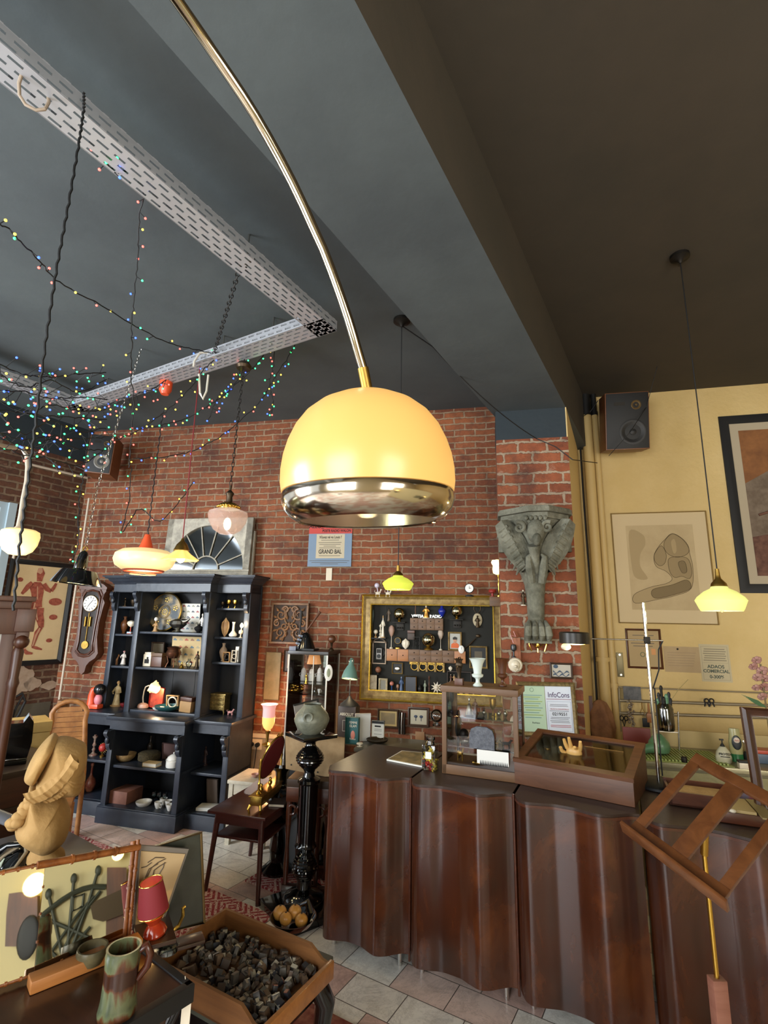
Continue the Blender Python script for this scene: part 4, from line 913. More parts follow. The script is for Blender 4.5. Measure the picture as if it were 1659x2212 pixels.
for i,(a,b) in enumerate(((57,20),(52,26),(48,24),(44,14),(40,24),(23,24),(12,45),(8,40),(5,20))):
    MB().bx(-b * s,b * s,-.0078,-.007 + .0005,a * s,(a + 1.0) * s).build('small_print',mat('grey_ink','#5a564c',.8),po)
pc_ = BRICK.hit(711,1236,-.008); tag(MB().bx(-.03,.03,-.003,.003,-.06,.06).build('tape_strip',M_cer,loc=pc_ - Vector((0,0,.02)),rot=BRICK.rot),'pale strip hanging below the blue poster','strip')
# carved panel
o = BRICK.hit(624,1391,-.03); s = mpp(o)
cp = thing('carved_foliage_plaque','square carved wooden panel of scrolling foliage on the bricks beside the dresser','carved panel',o,BRICK.rot)
w2,hh = 43 * s,87 * s
M_carv = mat('carved_brown_wood','#5b4029',.5,col2='#7d5c3d',scale=14)
MB().ring(-w2,w2,0,hh,.02,-.03,0,.004).build('frame',M_carv,cp); MB().bx(-w2 + .02,w2 - .02,-.008,0,.02,hh - .02).build('ground',mat('dark_carving_ground','#33241a',.7),cp)
mb = MB(); zc = hh / 2
def spiral(cx,cz,r,a0,turns,sgn,th=.009):
    return [(cx + r * (1 - t * .8) * math.cos(a0 + sgn * t * turns * 6.283),-.016,cz + r * (1 - t * .8) * math.sin(a0 + sgn * t * turns * 6.283)) for t in [k / 18 for k in range(19)]]
for sx in (-1,1):
    for (cx,cz,r,a0,sg) in ((.09,.08,.06,1.6,1),(.09,-.09,.06,4.7,-1),(.045,.13,.035,0,1),(.13,0,.035,2,-1),(.05,-.03,.04,3,1)):
        mb.tube([(sx * p[0],p[1],p[2]) for p in spiral(cx,zc + cz,r,a0,1.4,sg)],[.011 - .006 * k / 18 for k in range(19)],7)
    for (cx,cz,an) in ((.13,.13,.8),(.15,.06,.3),(.15,-.07,-.4),(.12,-.14,-.9),(.03,.06,1.4),(.03,-.1,-1.4),(.06,-.15,-1.2)):
        mb.ball((0,0,0),(.03,.008,.011),10,M=Matrix.Translation((0,0,0)) @ Matrix.Rotation(0,4,'Y')) if False else mb.tube([(sx * (cx - .025 * math.cos(an)),-.012,zc + cz - .025 * math.sin(an)),(sx * cx,-.018,zc + cz),(sx * (cx + .028 * math.cos(an)),-.012,zc + cz + .028 * math.sin(an))],[.004,.014,.002],8)
for k in range(3): mb.ball(((k - 1) * .028,-.018,zc),.013,12)
mb.tube([(-.045,-.014,zc + .02),(-.06,-.014,zc + .1),(0,-.014,zc + .155),(.06,-.014,zc + .1),(.045,-.014,zc + .02),(0,-.014,zc - .02)],.008,8,True)
mb.build('carving',M_carv,cp)
# tall faded painting, small framed print
put('picture','faded_panel_painting','tall narrow faded painting hanging on the bricks behind the gas lamp','painting',BRICK,586,1512,36,100,[pm('#75603f'),mat('faded_landscape','#87785a',.7,col2='#6b6448',scale=7)],-.02,ft=.02)
put('picture','banknote_print','small framed engraved note on the bricks seen through the glass showcase','framed print',BRICK,632,1452,42,46,[M_dkb,mat('engraved_note','#82796a',.7,col2='#9a9282',scale=30),pm('#2e2620')],-.01,mat_=.14,ft=.05)
# carved stone console on the pier
o = PIER.hit(1160,1383,0); s = mpp(o)
cn = thing('stone_corbel','large grey carved stone corbel with wings, scrolls and a lion paw on the brick pier','corbel',o,PIER.rot)
def hs(z,w_,d_,n=14,pw=.8):
    out = []
    for i in range(n + 1):
        a = math.pi * i / n; c_,s_ = math.cos(a),math.sin(a)
        out.append((-w_ * math.copysign(abs(c_) ** pw,c_),-d_ * abs(s_) ** pw,z))
    return out
secs = [(0,27,.13),(8,27,.14),(20,26,.15),(34,24,.13),(44,17,.10),(60,18,.10),(90,19,.11),(118,22,.12),(135,27,.14),(155,36,.17),(175,38,.2),(195,34,.22),(215,33,.25),(235,45,.28),(250,60,.31),(258,66,.33)]
MB().strip([hs(z * s,w_ * s,d_) for z,w_,d_ in secs]).bx(-27 * s,27 * s,-.13,0,-.02,.0).build('shaft',M_stone,cn)
mb = MB()
for z0_,z1_,w_,d_ in ((252,264,70,.32),(264,274,76,.36),(274,277,73,.35)): mb.slab([(-w_ * s,0),(-w_ * s,-d_ * .55),(-w_ * .2 * s,-d_ * 1.05),(w_ * .35 * s,-d_ * 1.05),(w_ * 1.03 * s,-d_ * .55),(w_ * 1.03 * s,0)],z0_ * s,z1_ * s)
mb.build('abacus',M_stone,cn)
MB().bx(-76 * s,-52 * s,-.05,0,190 * s,250 * s).bx(48 * s,80 * s,-.05,0,190 * s,262 * s).build('back_slab',M_stone,cn)
for sx in (-1,1):
    rows = []
    for k in range(12):
        t = k / 11; cx = sx * (20 + 50 * t ** 1.1) * s; cz = (150 + 100 * t) * s; wd = (16 + 16 * math.sin(t * 3.0)) * s
        rows.append([(cx - sx * wd * .8,-.20 - .05 * t,cz + wd * .2),(cx,-.235 - .06 * t,cz),(cx + sx * wd * .7,-.17 - .06 * t,cz - wd * .5),(cx + sx * wd * .3,-.08,cz - wd * .4)])
    mb = MB().strip(rows)
    for k in range(8):
        t = k / 8; mb.tube([(sx * (22 + 40 * t) * s,-.24 - .05 * t,(158 + 92 * t) * s),(sx * (34 + 44 * t) * s,-.20 - .05 * t,(150 + 90 * t) * s),(sx * (40 + 44 * t) * s,-.13 - .04 * t,(138 + 90 * t) * s)],[.012,.016,.006],7)
    mb.build('wing',M_stone,cn)
    c_x = sx * 28 * s - .02
    MB().tube([(c_x + sx * .045 * (1 - t * .85) * math.cos(t * 9 + 1),-.33 + .01 * t,232 * s + .045 * (1 - t * .85) * math.sin(t * 9 + 1)) for t in [k / 24 for k in range(25)]],[.017 - .008 * k / 24 for k in range(25)],8).build('scroll',M_stone,cn)
    MB().tube([(sx * 10 * s,-.2,120 * s),(sx * 14 * s,-.25,150 * s),(sx * 16 * s,-.27,172 * s),(sx * 9 * s,-.28,178 * s)],[.03,.035,.022,.01],9).build('acanthus_leaf',M_stone,cn)
mb = MB().ball((0,-.3,225 * s),(.07,.07,.1),16).ball((0,-.35,205 * s),(.035,.05,.05),12).tube([(-.02,-.3,195 * s),(-.01,-.26,170 * s),(0,-.21,140 * s)],[.05,.035,.03],10)
for sx in (-1,1): mb.tube([(sx * .03,-.3,240 * s),(sx * .07,-.31,256 * s),(sx * .05,-.33,262 * s)],[.02,.014,.004],8)
for k in range(5): mb.ball(((k - 2) * .035,-.33,252 * s),(.018,.02,.02),8)
mb.build('animal_head',M_stone,cn)
mb = MB()
for k in range(4): mb.tube([((k - 1.5) * 11 * s,-.10,40 * s),((k - 1.5) * 13 * s,-.165,26 * s),((k - 1.5) * 14 * s,-.175,12 * s),((k - 1.5) * 14 * s,-.14,2 * s)],[.012,.026,.028,.016],9)
mb.build('paw',M_stone,cn)
o = PIER.hit(1162,1398,-.03); t = thing('brass_mount','small gilt brass swag mount under the stone corbel','brass mount',o,PIER.rot)
mb = MB()
for sx in (-1,1): mb.tube([(0,0,.03),(sx * .02,-.005,0),(sx * .045,-.005,.03),(sx * .06,0,.045)],.005,6).tube([(sx * .06,0,.05),(sx * .065,-.01,.02),(sx * .05,0,-.03)],.006,6)
mb.ball((0,-.01,.02),(.014,.01,.03)).tube([(0,0,.02),(0,-.005,-.04)],.006,6).build('body',M_brass,t)
# things on the pier
put('picture','seascape_print','small dark framed blue and cream seascape print on the brick pier','framed print',PIER,1213,1466,47,33,[M_dkb,pm('#a8a092',.6)],-.01,ft=.12)
sp_ = bpy.data.objects['seascape_print']; W_ = 47 * mpp(sp_.location); 
mb = MB()
for k in range(2): mb.prism([(-W_ * .36 + W_ * .7 * i / 20,.03 + k * .022 + .010 * math.sin(i * .7 + k * 2)) for i in range(21)] + [(W_ * .34 - W_ * .7 * i / 20,.022 + k * .022 + .006 * math.sin((20 - i) * .7 + k * 2)) for i in range(21)],-.009,-.0056)
mb.ball((-.04,-.007,.09),(.018,.001,.014)).build('printed_waves',pm('#3a4a5c',.7),[c for c in sp_.children if c.name.startswith('print')][0])
t = put('peg','hanging_flacon','dark glass flacon hanging from a pink cord over a pale carved face','flacon',PIER,1110,1420,13,28,pm('#20262a',.25),-.05)
MB().tube([(0,0,.11),(-.02,.01,.17),(.02,.02,.16),(.005,.03,.2)],.004,6).build('cord',M_pink,t)
t = thing('lion_mask','pale carved lion-like face hanging below the dark flacon on the pier','ornament',PIER.hit(1113,1436,-.02),PIER.rot)
MB().ball((0,-.02,0),(.042,.03,.045),16).ball((0,-.05,-.01),(.015,.015,.012)).torus((0,-.02,0),.042,.014,16,7,'y').tube([(-.02,-.04,-.03),(0,-.045,-.045),(.02,-.04,-.03)],.005,6).build('face',M_cer,t)
tag(MB().bx(-.028,.028,-.02,0,-.12,.06).build('terracotta_plaque',pm('#9a6248',.7),loc=PIER.hit(1113,1400,0) + Vector((.012,0,.02)),rot=PIER.rot),'pinkish plaque on the pier behind the dark flacon','plaque')
put('figure','small_bust','tiny brown and white ornament on the pier beside the corbel shaft','ornament',PIER,1131,1308,12,34,[M_bronze,M_cer],-.03)
# wall sconce, shelf block, clock and branches by the gold frame
o = BRICK.hit(1073,1310,-.12); s = mpp(o)
t = thing('shelf_block','small square wooden block shelf at the upper corner of the gold frame','shelf',o,BRICK.rot)
MB().bx(-15 * s,17 * s,-.07,.10,0,20 * s,.003).build('front',M_oak,t)
zt2 = o.z + 20 * s + .0005
put('peg','pomegranate','red glazed pomegranate on the small wooden block shelf','pomegranate',BRICK,1064,1289,17,17,M_red,-.13,zt2)
t = put('candlestick','brass_lamp','tall thin brass lamp with a frilly lit glass shade on the block shelf','lamp',BRICK,1078,1289,11,52,M_brass,-.11,zt2)
MB().shell([(.02,.20),(.045,.215),(.05,.25),(.045,.28),(.06,.31),(.05,.33)],.002,30,rfun=lambda a,z: 1 + .13 * math.cos(a * 7)).build('lamp_shade',mat('lit_frilly_glass','#e8dcb0',.3,emit='#ffe6a0',es=2.0),t)
point('brass_lamp_light',t.location + Vector((0,-.06,.27)),1.5,(1,.85,.5),.02)
put('clock','mantel_clock','small round white-faced clock on the top edge of the gold frame','clock',BRICK,1014,1288,22,32,[M_white,M_blk],-.10,BRICK.loc(1014,1289,-.1)[1])
zz = BRICK.loc(860,1290,-.1)[1]
for x,lab in ((816,'outer'),(838,'inner')):
    t = put('animal','acrobat_figurine','pale figurine holding up a white ball on the gold frame, the %s one' % lab,'figurine',BRICK,x,1290,16,18,[M_cer],-.09,zz,'figurines with white balls')
    MB().cyl((0,0,.05),(-.01,0,.09),.004).ball((-.01,0,.108),.024,16).build('ball',pm('#c8c0d0',.2),t)
# ---------------------------------------------------------------- gold display frame on the brick wall
FX0,FZ0 = BRICK.loc(780,1508,-.06); FX1,FZ1 = BRICK.loc(1084,1290,-.06)
gf = thing('gold_display_frame','large gilded frame with a black backing full of curios on the brick wall','display frame',BRICK.w((FX0 + FX1) / 2,0,FZ0),BRICK.rot)
GW,GH = FX1 - FX0,FZ1 - FZ0
MB().mold(-GW / 2,GW / 2,0,GH,[(0,0),(-.004,-.085),(.01,-.1),(.03,-.085),(.055,-.09),(.075,-.10),(.082,-.085),(.082,0)]).build('frame',M_gold,gf)
MB().mold(-GW / 2 - .006,GW / 2 + .006,-.006,GH + .006,[(0,-.06),(-.006,-.09),(.002,-.103),(.012,-.096),(.012,-.06)]).build('outer_gilding',mat('bright_gilding','#c4a03c',.25,.85),gf)
MB().mold(-GW / 2 + .076,GW / 2 - .076,.076,GH - .076,[(0,-.06),(0,-.104),(.008,-.10),(.012,-.06)]).build('inner_gilding',MATS['bright_gilding'],gf)
MB().bx(-GW / 2 + .02,GW / 2 - .02,-.012,-.001,.02,GH - .02).build('backing',mat('black_backing','#17160f',.8),gf)
FB = BRICK; YF = -.05
zfl = FZ0 + .088  # top of the lower frame member
def g(kind,name,label,cat,x,y,w_,h_,m,z=None,yl=YF,**kw): return put(kind,name,label,cat,FB,x,y,w_,h_,m,yl,z,**kw)
Q = lambda x,y: (760 + x * .217,1230 + y * .217)
# two little drawer cabinets hung inside
def drawers(label,x0,y0,x1,y1,cols,rws):
    a = FB.loc(*Q(x0,y1),-.03); b = FB.loc(*Q(x1,y0),-.03)
    t = thing('drawer_cabinet',label,'drawer cabinet',FB.w((a[0] + b[0]) / 2,-.014,a[1]),FB.rot); W_,H_ = b[0] - a[0],b[1] - a[1]
    MB().bx(-W_ / 2,W_ / 2,-.05,0,0,H_,.002).build('body',M_oak,t)
    for i,n_ in enumerate(cols):
        x_ = -W_ / 2 + W_ * i / len(cols)
        for j in range(n_):
            d = MB().bx(x_ + .003,x_ + W_ / len(cols) - .003,-.054,-.05,H_ * j / n_ + .004,H_ * (j + 1) / n_ - .003,.001).build('drawer',M_pine if n_ == 1 else M_oak,t)
            MB().ball((x_ + W_ / len(cols) / 2,-.057,H_ * (j + .5) / n_),.005,8).build('knob',M_iron,d)
    return t,b[1]
d1,zd1 = drawers('small eight-drawer wooden cabinet high inside the gold frame',585,490,912,600,[2,2,2,2],2)
d2,zd2 = drawers('long low wooden drawer cabinet across the middle of the gold frame',350,812,1135,908,[1,1,2,2,2,2,1],2)
# row of small letters on the upper cabinet
for i,(s_,x) in enumerate((('VESTIA',655),('RADIO',835))): tag(text('white_letters',s_,M_white,None,0,0,.036,bold=.002,ext=.004),'row of tiny white letters on the eight-drawer cabinet, %s the golden figurine' % ('before' if i == 0 else 'after'),'letters')
for o_,x in zip([o for o in bpy.data.objects if o.name.startswith('white_letters')],(655,835)):
    a = FB.hit(*Q(x,480),-.055); o_.location = (a.x,a.y,zd1 + .017); o_.rotation_euler = (math.pi / 2,0,FB.rot)
YS = -.045
def gq(kind,name,label,cat,x,y,w_,h_,m,z=None,yl=YS,**kw):
    px,py = Q(x,y); return g(kind,name,label,cat,px,py,w_ * .217,h_ * .217,m,z,yl,**kw)
gq('figure','golden_dancer','golden and white dancer figurine on the eight-drawer cabinet','figurine',740,490,80,120,[pm('#c08a3c',.3,.5),M_cer],zd1 + .001)
t = gq('dish','wire_tree','bare branching wire tree rising from the eight-drawer cabinet','wire tree',635,490,60,12,M_iron,zd1 + .001)
mb = MB(); random.seed(3)
def branch(p,d,l,r,dep):
    q = p + d * l; mb.tube([p,(p + q) / 2 + Vector((random.uniform(-.006,.006),0,0)),q],[r,r * .85,r * .7],5)
    if dep:
        for k in (-1,1): branch(q,(d + Vector((k * random.uniform(.35,.7) + .08,random.uniform(-.15,.05),.05))).normalized(),l * random.uniform(.62,.85),r * .7,dep - 1)
branch(Vector((0,0,0)),Vector((0,-.05,1)).normalized(),.13,.004,5)
mb.build('branches',mat('brown_wire','#6b4428',.6),t)
def mball(x,y,lab):
    px,py = Q(x,y); o_ = FB.hit(px,py,-.014)
    t = thing('mirror_ball',lab,'mirrored ball',(o_.x,o_.y,o_.z),FB.rot)
    b = MB().bx(-.035,.035,-.01,0,-.04,.03,.003).bx(-.06,.06,-.09,0,.03,.04,.003)
    for k in (-1,0,1): b.ball((k * .022,-.02,-.015),.008,8)
    b.build('bracket',M_iron,t)
    MB().lathe([(.02,.04),(.012,.05),(.022,.062)],16,c=(0,-.055,0)).build('cup',M_brassd,t)
    MB().ball((0,-.055,.112),.054,28).build('ball',mat('silvered_glass_ball','#b9b28f',.06,1.),t)
mball(482,565,'silvered glass ball on a bracket high in the gold frame beside the carved figures')
mball(1050,540,'silvered glass ball on a bracket high in the gold frame beside the deer ornament')
t = gq('vase','blue_jug','cobalt blue glass jug high inside the gold frame','jug',897,470,76,105,mat('cobalt_glass','#23329a',.1,trans=.3,emit='#1a2a90',es=.0),None,-.05)
t = gq('figure','deer_ornament','oval plaque with a standing deer and antlers inside the gold frame','ornament',1252,580,60,120,[M_bronze],None,-.035,base=False)
px_,py_ = Q(1252,510); o_ = FB.inv(FB.hit(px_,py_,-.03)); MB().ball((0,.012,.068),(.042,.006,.062),20).build('oval_plaque',pm('#a39576',.6),t)
MB().tube([(-.005,-.01,.125),(-.03,-.01,.16),(-.028,-.01,.19)],.0035,6).tube([(.005,-.01,.125),(.03,-.01,.16),(.028,-.01,.19)],.0035,6).build('antlers',M_bronze,t)
# left column of shelf stage
a = FB.loc(*Q(178,685),-.04); b = FB.loc(*Q(352,360),-.04)
t = thing('small_stage','little black open stage with pale figures in the corner of the gold frame','display stand',FB.w((a[0] + b[0]) / 2,-.014,a[1]),FB.rot); W_,H_ = b[0] - a[0],b[1] - a[1]
MB().bx(-W_ / 2,W_ / 2,-.08,0,0,.006).build('platform',M_blk,t)
for x in (-W_ / 2,W_ / 2): MB().cyl((x,-.075,0),(x,-.075,H_),.003).build('post',M_iron,t)
zs = a[1] + .0065
gq('figure','carved_figure','tall pale carved figure with a staff on the little black stage','figurine',308,670,50,220,[M_cer,M_tan],zs)
gq('candlestick','bone_column','pale turned column beside the tall carved figure','column',283,670,44,130,M_cer,zs)
gq('globe','white_ball','small pale ball on a stand on the little black stage','ball',237,670,46,80,[M_cer,M_tan],zs)
gq('shell','dark_foliage','dark leafy hanging ornament at the inner edge of the gold frame','ornament',200,560,40,190,pm('#2c3a34'),None,-.04)
gq('figure','dark_statuette','dark statuette on the post of the little black stage','statuette',366,515,44,130,[pm('#5a4a38'),M_bronze],None,-.07)
gq('crown','stemmed_bust','pinkish carved head on a thin tall stem in the gold frame','carved head',392,800,62,225,[pm('#9a7a68',.5),M_cer],zd2 + .001)
gq('crown','stemmed_bust','pale skull-like head on a thin stem near the portrait','carved head',884,812,60,200,[pm('#a89684',.5),M_cer],zd2 + .001)
gq('clock','brass_dial','round brass dial standing on the long drawer cabinet','dial',458,812,72,140,[M_blk,M_brassd,M_brassd],zd2 + .001)
gq('shell','white_shell','white heart-shaped shell on the long drawer cabinet','shell',534,812,78,100,M_cer,zd2 + .001)
gq('box','portrait_box','small dark box with a round window behind the hoop','box',592,700,70,90,[M_dkb,M_walnut],None,-.03)
gq('ringframe','wire_hoop','dark wire hoop on a stand on the long drawer cabinet','hoop',645,812,70,120,[M_iron,M_iron],zd2 + .001)
t = gq('globe','faceted_ball','large silvered ball in the middle of the gold frame','mirrored ball',762,816,142,165,[MATS['silvered_glass_ball'],M_brassd],zd2 + .001,-.085)
t = gq('picture','portrait_picture','small gilt framed portrait of a dark-haired person in orange','framed portrait',1028,812,135,180,[M_gold,pm('#9c9a90',.5)],zd2 + .001,-.03,ft=.12)
pr2 = [c for c in t.children if c.name.startswith('print')][0]; k = 135 * .217 * mpp(t.location)
MB().prism([(-k * .3,.022),(k * .3,.022),(k * .27,k * .45),(k * .1,k * .56),(-k * .1,k * .56),(-k * .27,k * .45)],-.0075,-.006).build('printed_shirt',pm('#c05a26',.6),pr2)
MB().prism([(k * .13 * math.cos(i * .45),k * .74 + k * .18 * math.sin(i * .45)) for i in range(14)],-.0085,-.006).bx(-k * .05,k * .05,-.0085,-.006,k * .5,k * .65).build('printed_face',pm('#b08468',.6),pr2)
MB().prism([(-k * .15,k * .78),(k * .15,k * .78),(k * .16,k * .92),(0,k * 1.0),(-k * .16,k * .92)],-.0095,-.006).build('printed_hair',pm('#1a1614',.6),pr2)
t = thing('pierced_spoon','long dark spoon hung slantwise beside the portrait','spoon',FB.hit(*Q(1180,740),-.025),FB.rot)
MB().tube([(-.07,0,-.06),(0,0,0),(.05,0,.05)],[.005,.009,.004],7).ball((.068,0,.07),(.02,.006,.016),10).build('body',M_bronze,t)
t = thing('white_pocket_watch','white oval dial hanging at the end of the long drawer cabinet','dial',FB.hit(*Q(1090,797),-.075),FB.rot)
MB().ball((0,0,0),(.027,.008,.035),20).build('dial',M_white,t); MB().bx(-.001,.001,-.0095,-.0075,0,.02).build('hand',M_ink,t)
gq('picture','framed_document','black and gilt framed small document beside the white glass urn','framed document',1262,985,178,215,[M_gold,pm('#4a3f2a'),M_blk],None,-.014,mat_=.2,ft=.09)
# bracket clock frame, left
t = gq('ringframe','clock_case','arched dark frame holding a small grey player at the side of the gold frame','frame',272,940,140,215,[mat('silver_brown_frame','#7c6a58',.4,.5),M_blk],None,-.02)
k = mpp(t.location) * .217
MB().bx(-28 * k,28 * k,-.022,-.011,45 * k,150 * k,.003).build('player',pm('#8f8a84',.35),t); MB().bx(-22 * k,22 * k,-.024,-.022,105 * k,143 * k).build('screen',M_iron,t)
MB().lathe([(20 * k,0),(20 * k,.003)],20,M=Matrix.Translation((0,-.022,75 * k)) @ Matrix.Rotation(math.pi / 2,4,'X')).build('wheel',M_blk,t)
MB().tube([(-68 * k,-.01,200 * k),(-45 * k,-.01,232 * k),(0,-.01,248 * k),(45 * k,-.01,232 * k),(68 * k,-.01,200 * k)],.006,8).build('arched_top',MATS['silver_brown_frame'],t)
gq('picture','gilt_mirror_frame','small square gilt frame with a shiny centre below the drawer cabinet','frame',455,1040,110,108,[M_gold,M_blk],None,-.014,ft=.1)
MB().ball((0,-.014,.045),(.026,.006,.022),14).build('shiny_centre',M_silver,bpy.data.objects['gilt_mirror_frame'])
t = thing('pipe_rack','gilt rack of four tasselled loops below the long drawer cabinet','rack',FB.hit(*Q(750,935),-.02),FB.rot)
MB().bx(-.16,.16,-.012,.0,-.012,.02).build('rail',M_brassd,t)
for i in range(4):
    x = -.115 + i * .077; MB().torus((x,-.016,-.03),.03,.006,20,7,'y').build('loop',M_brassd,t)
    MB().cyl((x + .038,-.016,.0),(x + .038,-.016,-.07),.007,.014,10).ball((x + .038,-.016,-.0),.011,10).build('tassel',M_gold,t)
gq('globe','small_mask','small brown and black mask in the lower part of the gold frame','mask',262,1045,62,75,[pm('#8a5a42',.5),M_blk],None,-.04)
a = FB.loc(*Q(952,1130),-.04)
t = thing('shadow_box','dark open box with two compartments low in the gold frame','box',FB.hit(*Q(1072,1125),-.02),FB.rot); k = mpp(t.location) * .217
MB().ring(-118 * k,118 * k,0,108 * k,.005,-.05,0).bx(-.003,.003,-.05,0,0,108 * k).build('case',M_dkb,t)
for x,lab,mm in ((985,'tiny brown figurine in the open box, nearer its edge',M_walnut),(1018,'tiny pale figurine in the open box, beside the brown one',M_tan)): gq('figure','tiny_figurine',lab,'figurine',x,1122,32,70,[mm,M_cer],t.location.z + .006,-.05)
gq('shell','conch_shell','small white curled shell on the dark open box','shell',982,1010,40,45,M_cer,t.location.z + 108 * k + .001,-.04)
# bottom row standing on the lower member
zb_ = BRICK.loc(*Q(300,1212),-.09)[1]; YR = -.075
row = [('picture','old_photograph','sepia photograph of a reaching figure at the lower corner of the gold frame','photograph',208,88,150,[M_dkb,mat('sepia_print','#6e5e48',.6,col2='#b0a080',scale=20)],dict(ft=.03)),
       ('picture','oval_portrait_frame','carved pale frame with an oval portrait in the bottom row of the gold frame','framed portrait',312,90,120,[mat('carved_pale_frame','#8d8164',.6,col2='#b2a684',scale=40,bump=.5),pm('#6e6a5c')],dict(ft=.2)),
       ('globe','round_ornament','pink and blue round headed ornament on a dark base','ornament',397,44,95,[pm('#a86a5a',.3),pm('#2e4a78',.3)],{}),
       ('peg','brown_egg','small brown egg-shaped box in the bottom row of the gold frame','egg',457,30,70,[pm('#8a6248',.4)],{}),
       ('figure','blue_figurine','blue and black standing figurine in the bottom row of the gold frame','figurine',492,52,145,[pm('#3c5070',.4),pm('#7a86a0',.4)],{}),
       ('picture','gold_rimmed_picture','dark picture in a bright gold rim in the bottom row','framed picture',585,122,155,[M_brass,pm('#15151c',.3)],dict(ft=.08)),
       ('vase','black_jar','small black and white jar in the bottom row of the gold frame','jar',678,44,75,[M_blk],{}),
       ('figure','slim_figurine','slim greenish figurine in the bottom row beside the black jar','figurine',728,32,120,[pm('#8a927e',.5)],{}),
       ('candlestick','tall_finial','tall thin brown finial on a red foot in the bottom row','finial',770,36,165,[M_walnut],{})]
for kd,nm,lab,ct,x,w_,h_,m_,kw in row: gq(kd,nm,lab,ct,x,1215,w_,h_,m_,zb_ + .001,YR,**kw)
t = thing('star_ornament','pale pointed star ornament at the bottom of the gold frame','ornament',BRICK.hit(*Q(845,1175),-.12),FB.rot)
mb = MB()
for i in range(9):
    a = i * 6.283 / 9; mb.cyl((0,0,0),(math.cos(a) * .05,-.01,math.sin(a) * .05),.015,.001,6)
mb.ball((0,-.012,0),.018,10).build('star',M_cer,t)
for x,w_,h_,c_ in ((1088,32,60,M_tan),(1145,30,40,M_tan),(1212,30,50,M_cer),(1320,60,30,M_cer)): gq('box' if x != 1212 else 'figure','small_curio','small pale curio low in the gold frame, seen through the display case (%s)' % {1088: 'tall box',1145: 'low box',1212: 'white figure',1320: 'wide box'}[x],'curio',x,1240,w_,h_,c_,zb_ + .001,YR)
# ---------------------------------------------------------------- hanging lamps, cords, string lights
def z_at(p,y):
    """height above the spot p at which it shows on picture row y"""
    lo,hi = 0.,5.
    for _ in range(40):
        m_ = (lo + hi) / 2; v = Vector((p.x,p.y,m_)) - CAM; yy = 1106 - FPX * v.dot(AU) / v.dot(AF)
        if yy > y: lo = m_
        else: hi = m_
    return (lo + hi) / 2
def lit(key,c,e,es,rough=.3): return mat(key,c,rough,emit=e,es=es)
# two green glass pendants
def green_pendant(label,anchor,zc,ytop,ybot,wpx,mshade,cordm=M_cord):
    z1 = z_at(anchor,ytop); z0 = z_at(anchor,ybot); R_ = wpx / 2 * mpp(Vector((anchor.x,anchor.y,z0))); h = (z1 - z0)
    t = thing('glass_pendant_lamp',label,'pendant lamp',(anchor.x,anchor.y,z0))
    MB().shell([(R_ * .80,-.0),(R_ * .86,h * .10),(R_,h * .42),(R_ * .9,h * .56),(R_ * .62,h * .78),(R_ * .36,h * .9),(R_ * .3,h)],.004,40).build('glass_shade',mshade,t)
    MB().lathe([(.004,-h * .05),(R_ * .12,h * .08),(R_ * .3,h * .13),(R_ * .3,h * .2)],20).build('finial',M_bronze,t)
    MB().lathe([(R_ * .33,h * .98),(R_ * .3,h * 1.1),(R_ * .12,h * 1.3),(.012,h * 1.45),(.01,h * 1.7)],20).build('cap',M_brassd,t)
    MB().tube([(0,0,h * 1.6),(.002,0,(zc - z0) / 2),(0,0,zc - z0)],.0035,6).build('cord',cordm,t)
    MB().lathe([(.06,zc - z0 - .001),(.06,zc - z0 - .02),(.02,zc - z0 - .04),(.008,zc - z0 - .06)],20).build('canopy',M_iron,t)
    point('green_pendant_light',(anchor.x,anchor.y,z0 - .03),3.,(1,.92,.6),.05); return t
ag = at_z(868,690,ZC)
green_pendant('small bright yellow-green glass pendant lamp hanging above the gold frame',ag,ZC,1243,1274,68,lit('yellow_green_glass','#a0a83c','#c8cf48',.7))
ag2 = at_z(1468,552,ZR)
green_pendant('veined cream-green glass pendant lamp hanging in front of the arm drawing',ag2,ZR,1266,1320,98,mat('veined_glass','#b8b878',.3,col2='#c8cc84',scale=5,emit='#dfe07a',es=.62))
# slack cords: green pendant canopy to the pier corner, other canopy to the speaker
def sag(a,b,d=.12,n=14): return [a.lerp(b,i / n) - Vector((0,0,d * 4 * (i / n) * (1 - i / n))) for i in range(n + 1)]
kn = PIER.hit(1237,993,-.10)
tag(MB().tube([ag - Vector((0,0,.05))] + sag(PIER.hit(884,706,-.25) if False else ag.lerp(PIER.hit(1160,948,-.06),.2),PIER.hit(1160,948,-.06),.06) + [PIER.hit(1200,965,-.06),kn,PIER.hit(1290,1000,.3)],.004,6).build('slack_cord',M_cord),'thin dark cord running from the yellow-green pendant canopy across to the yellow corner','cord')
sp2 = YEL.hit(1396,880,-.47)
tag(MB().tube([ag2 - Vector((0,0,.05)),YEL.hit(1450,650,-.7),YEL.hit(1420,790,-.6),sp2,YEL.hit(1360,935,-.62),YEL.hit(1315,985,-.5)],.003,6).build('slack_cord',M_cord),'thin slack cord hanging from the ceiling canopy in front of the dark walnut loudspeaker','cord')
tag(MB().tube([YEL.hit(1250,905,-.1),YEL.hit(1275,890,-.25),YEL.hit(1292,865,-.3)],.004,6).build('speaker_cable',M_cord),'short black cable from the pipes to the walnut loudspeaker','cable')
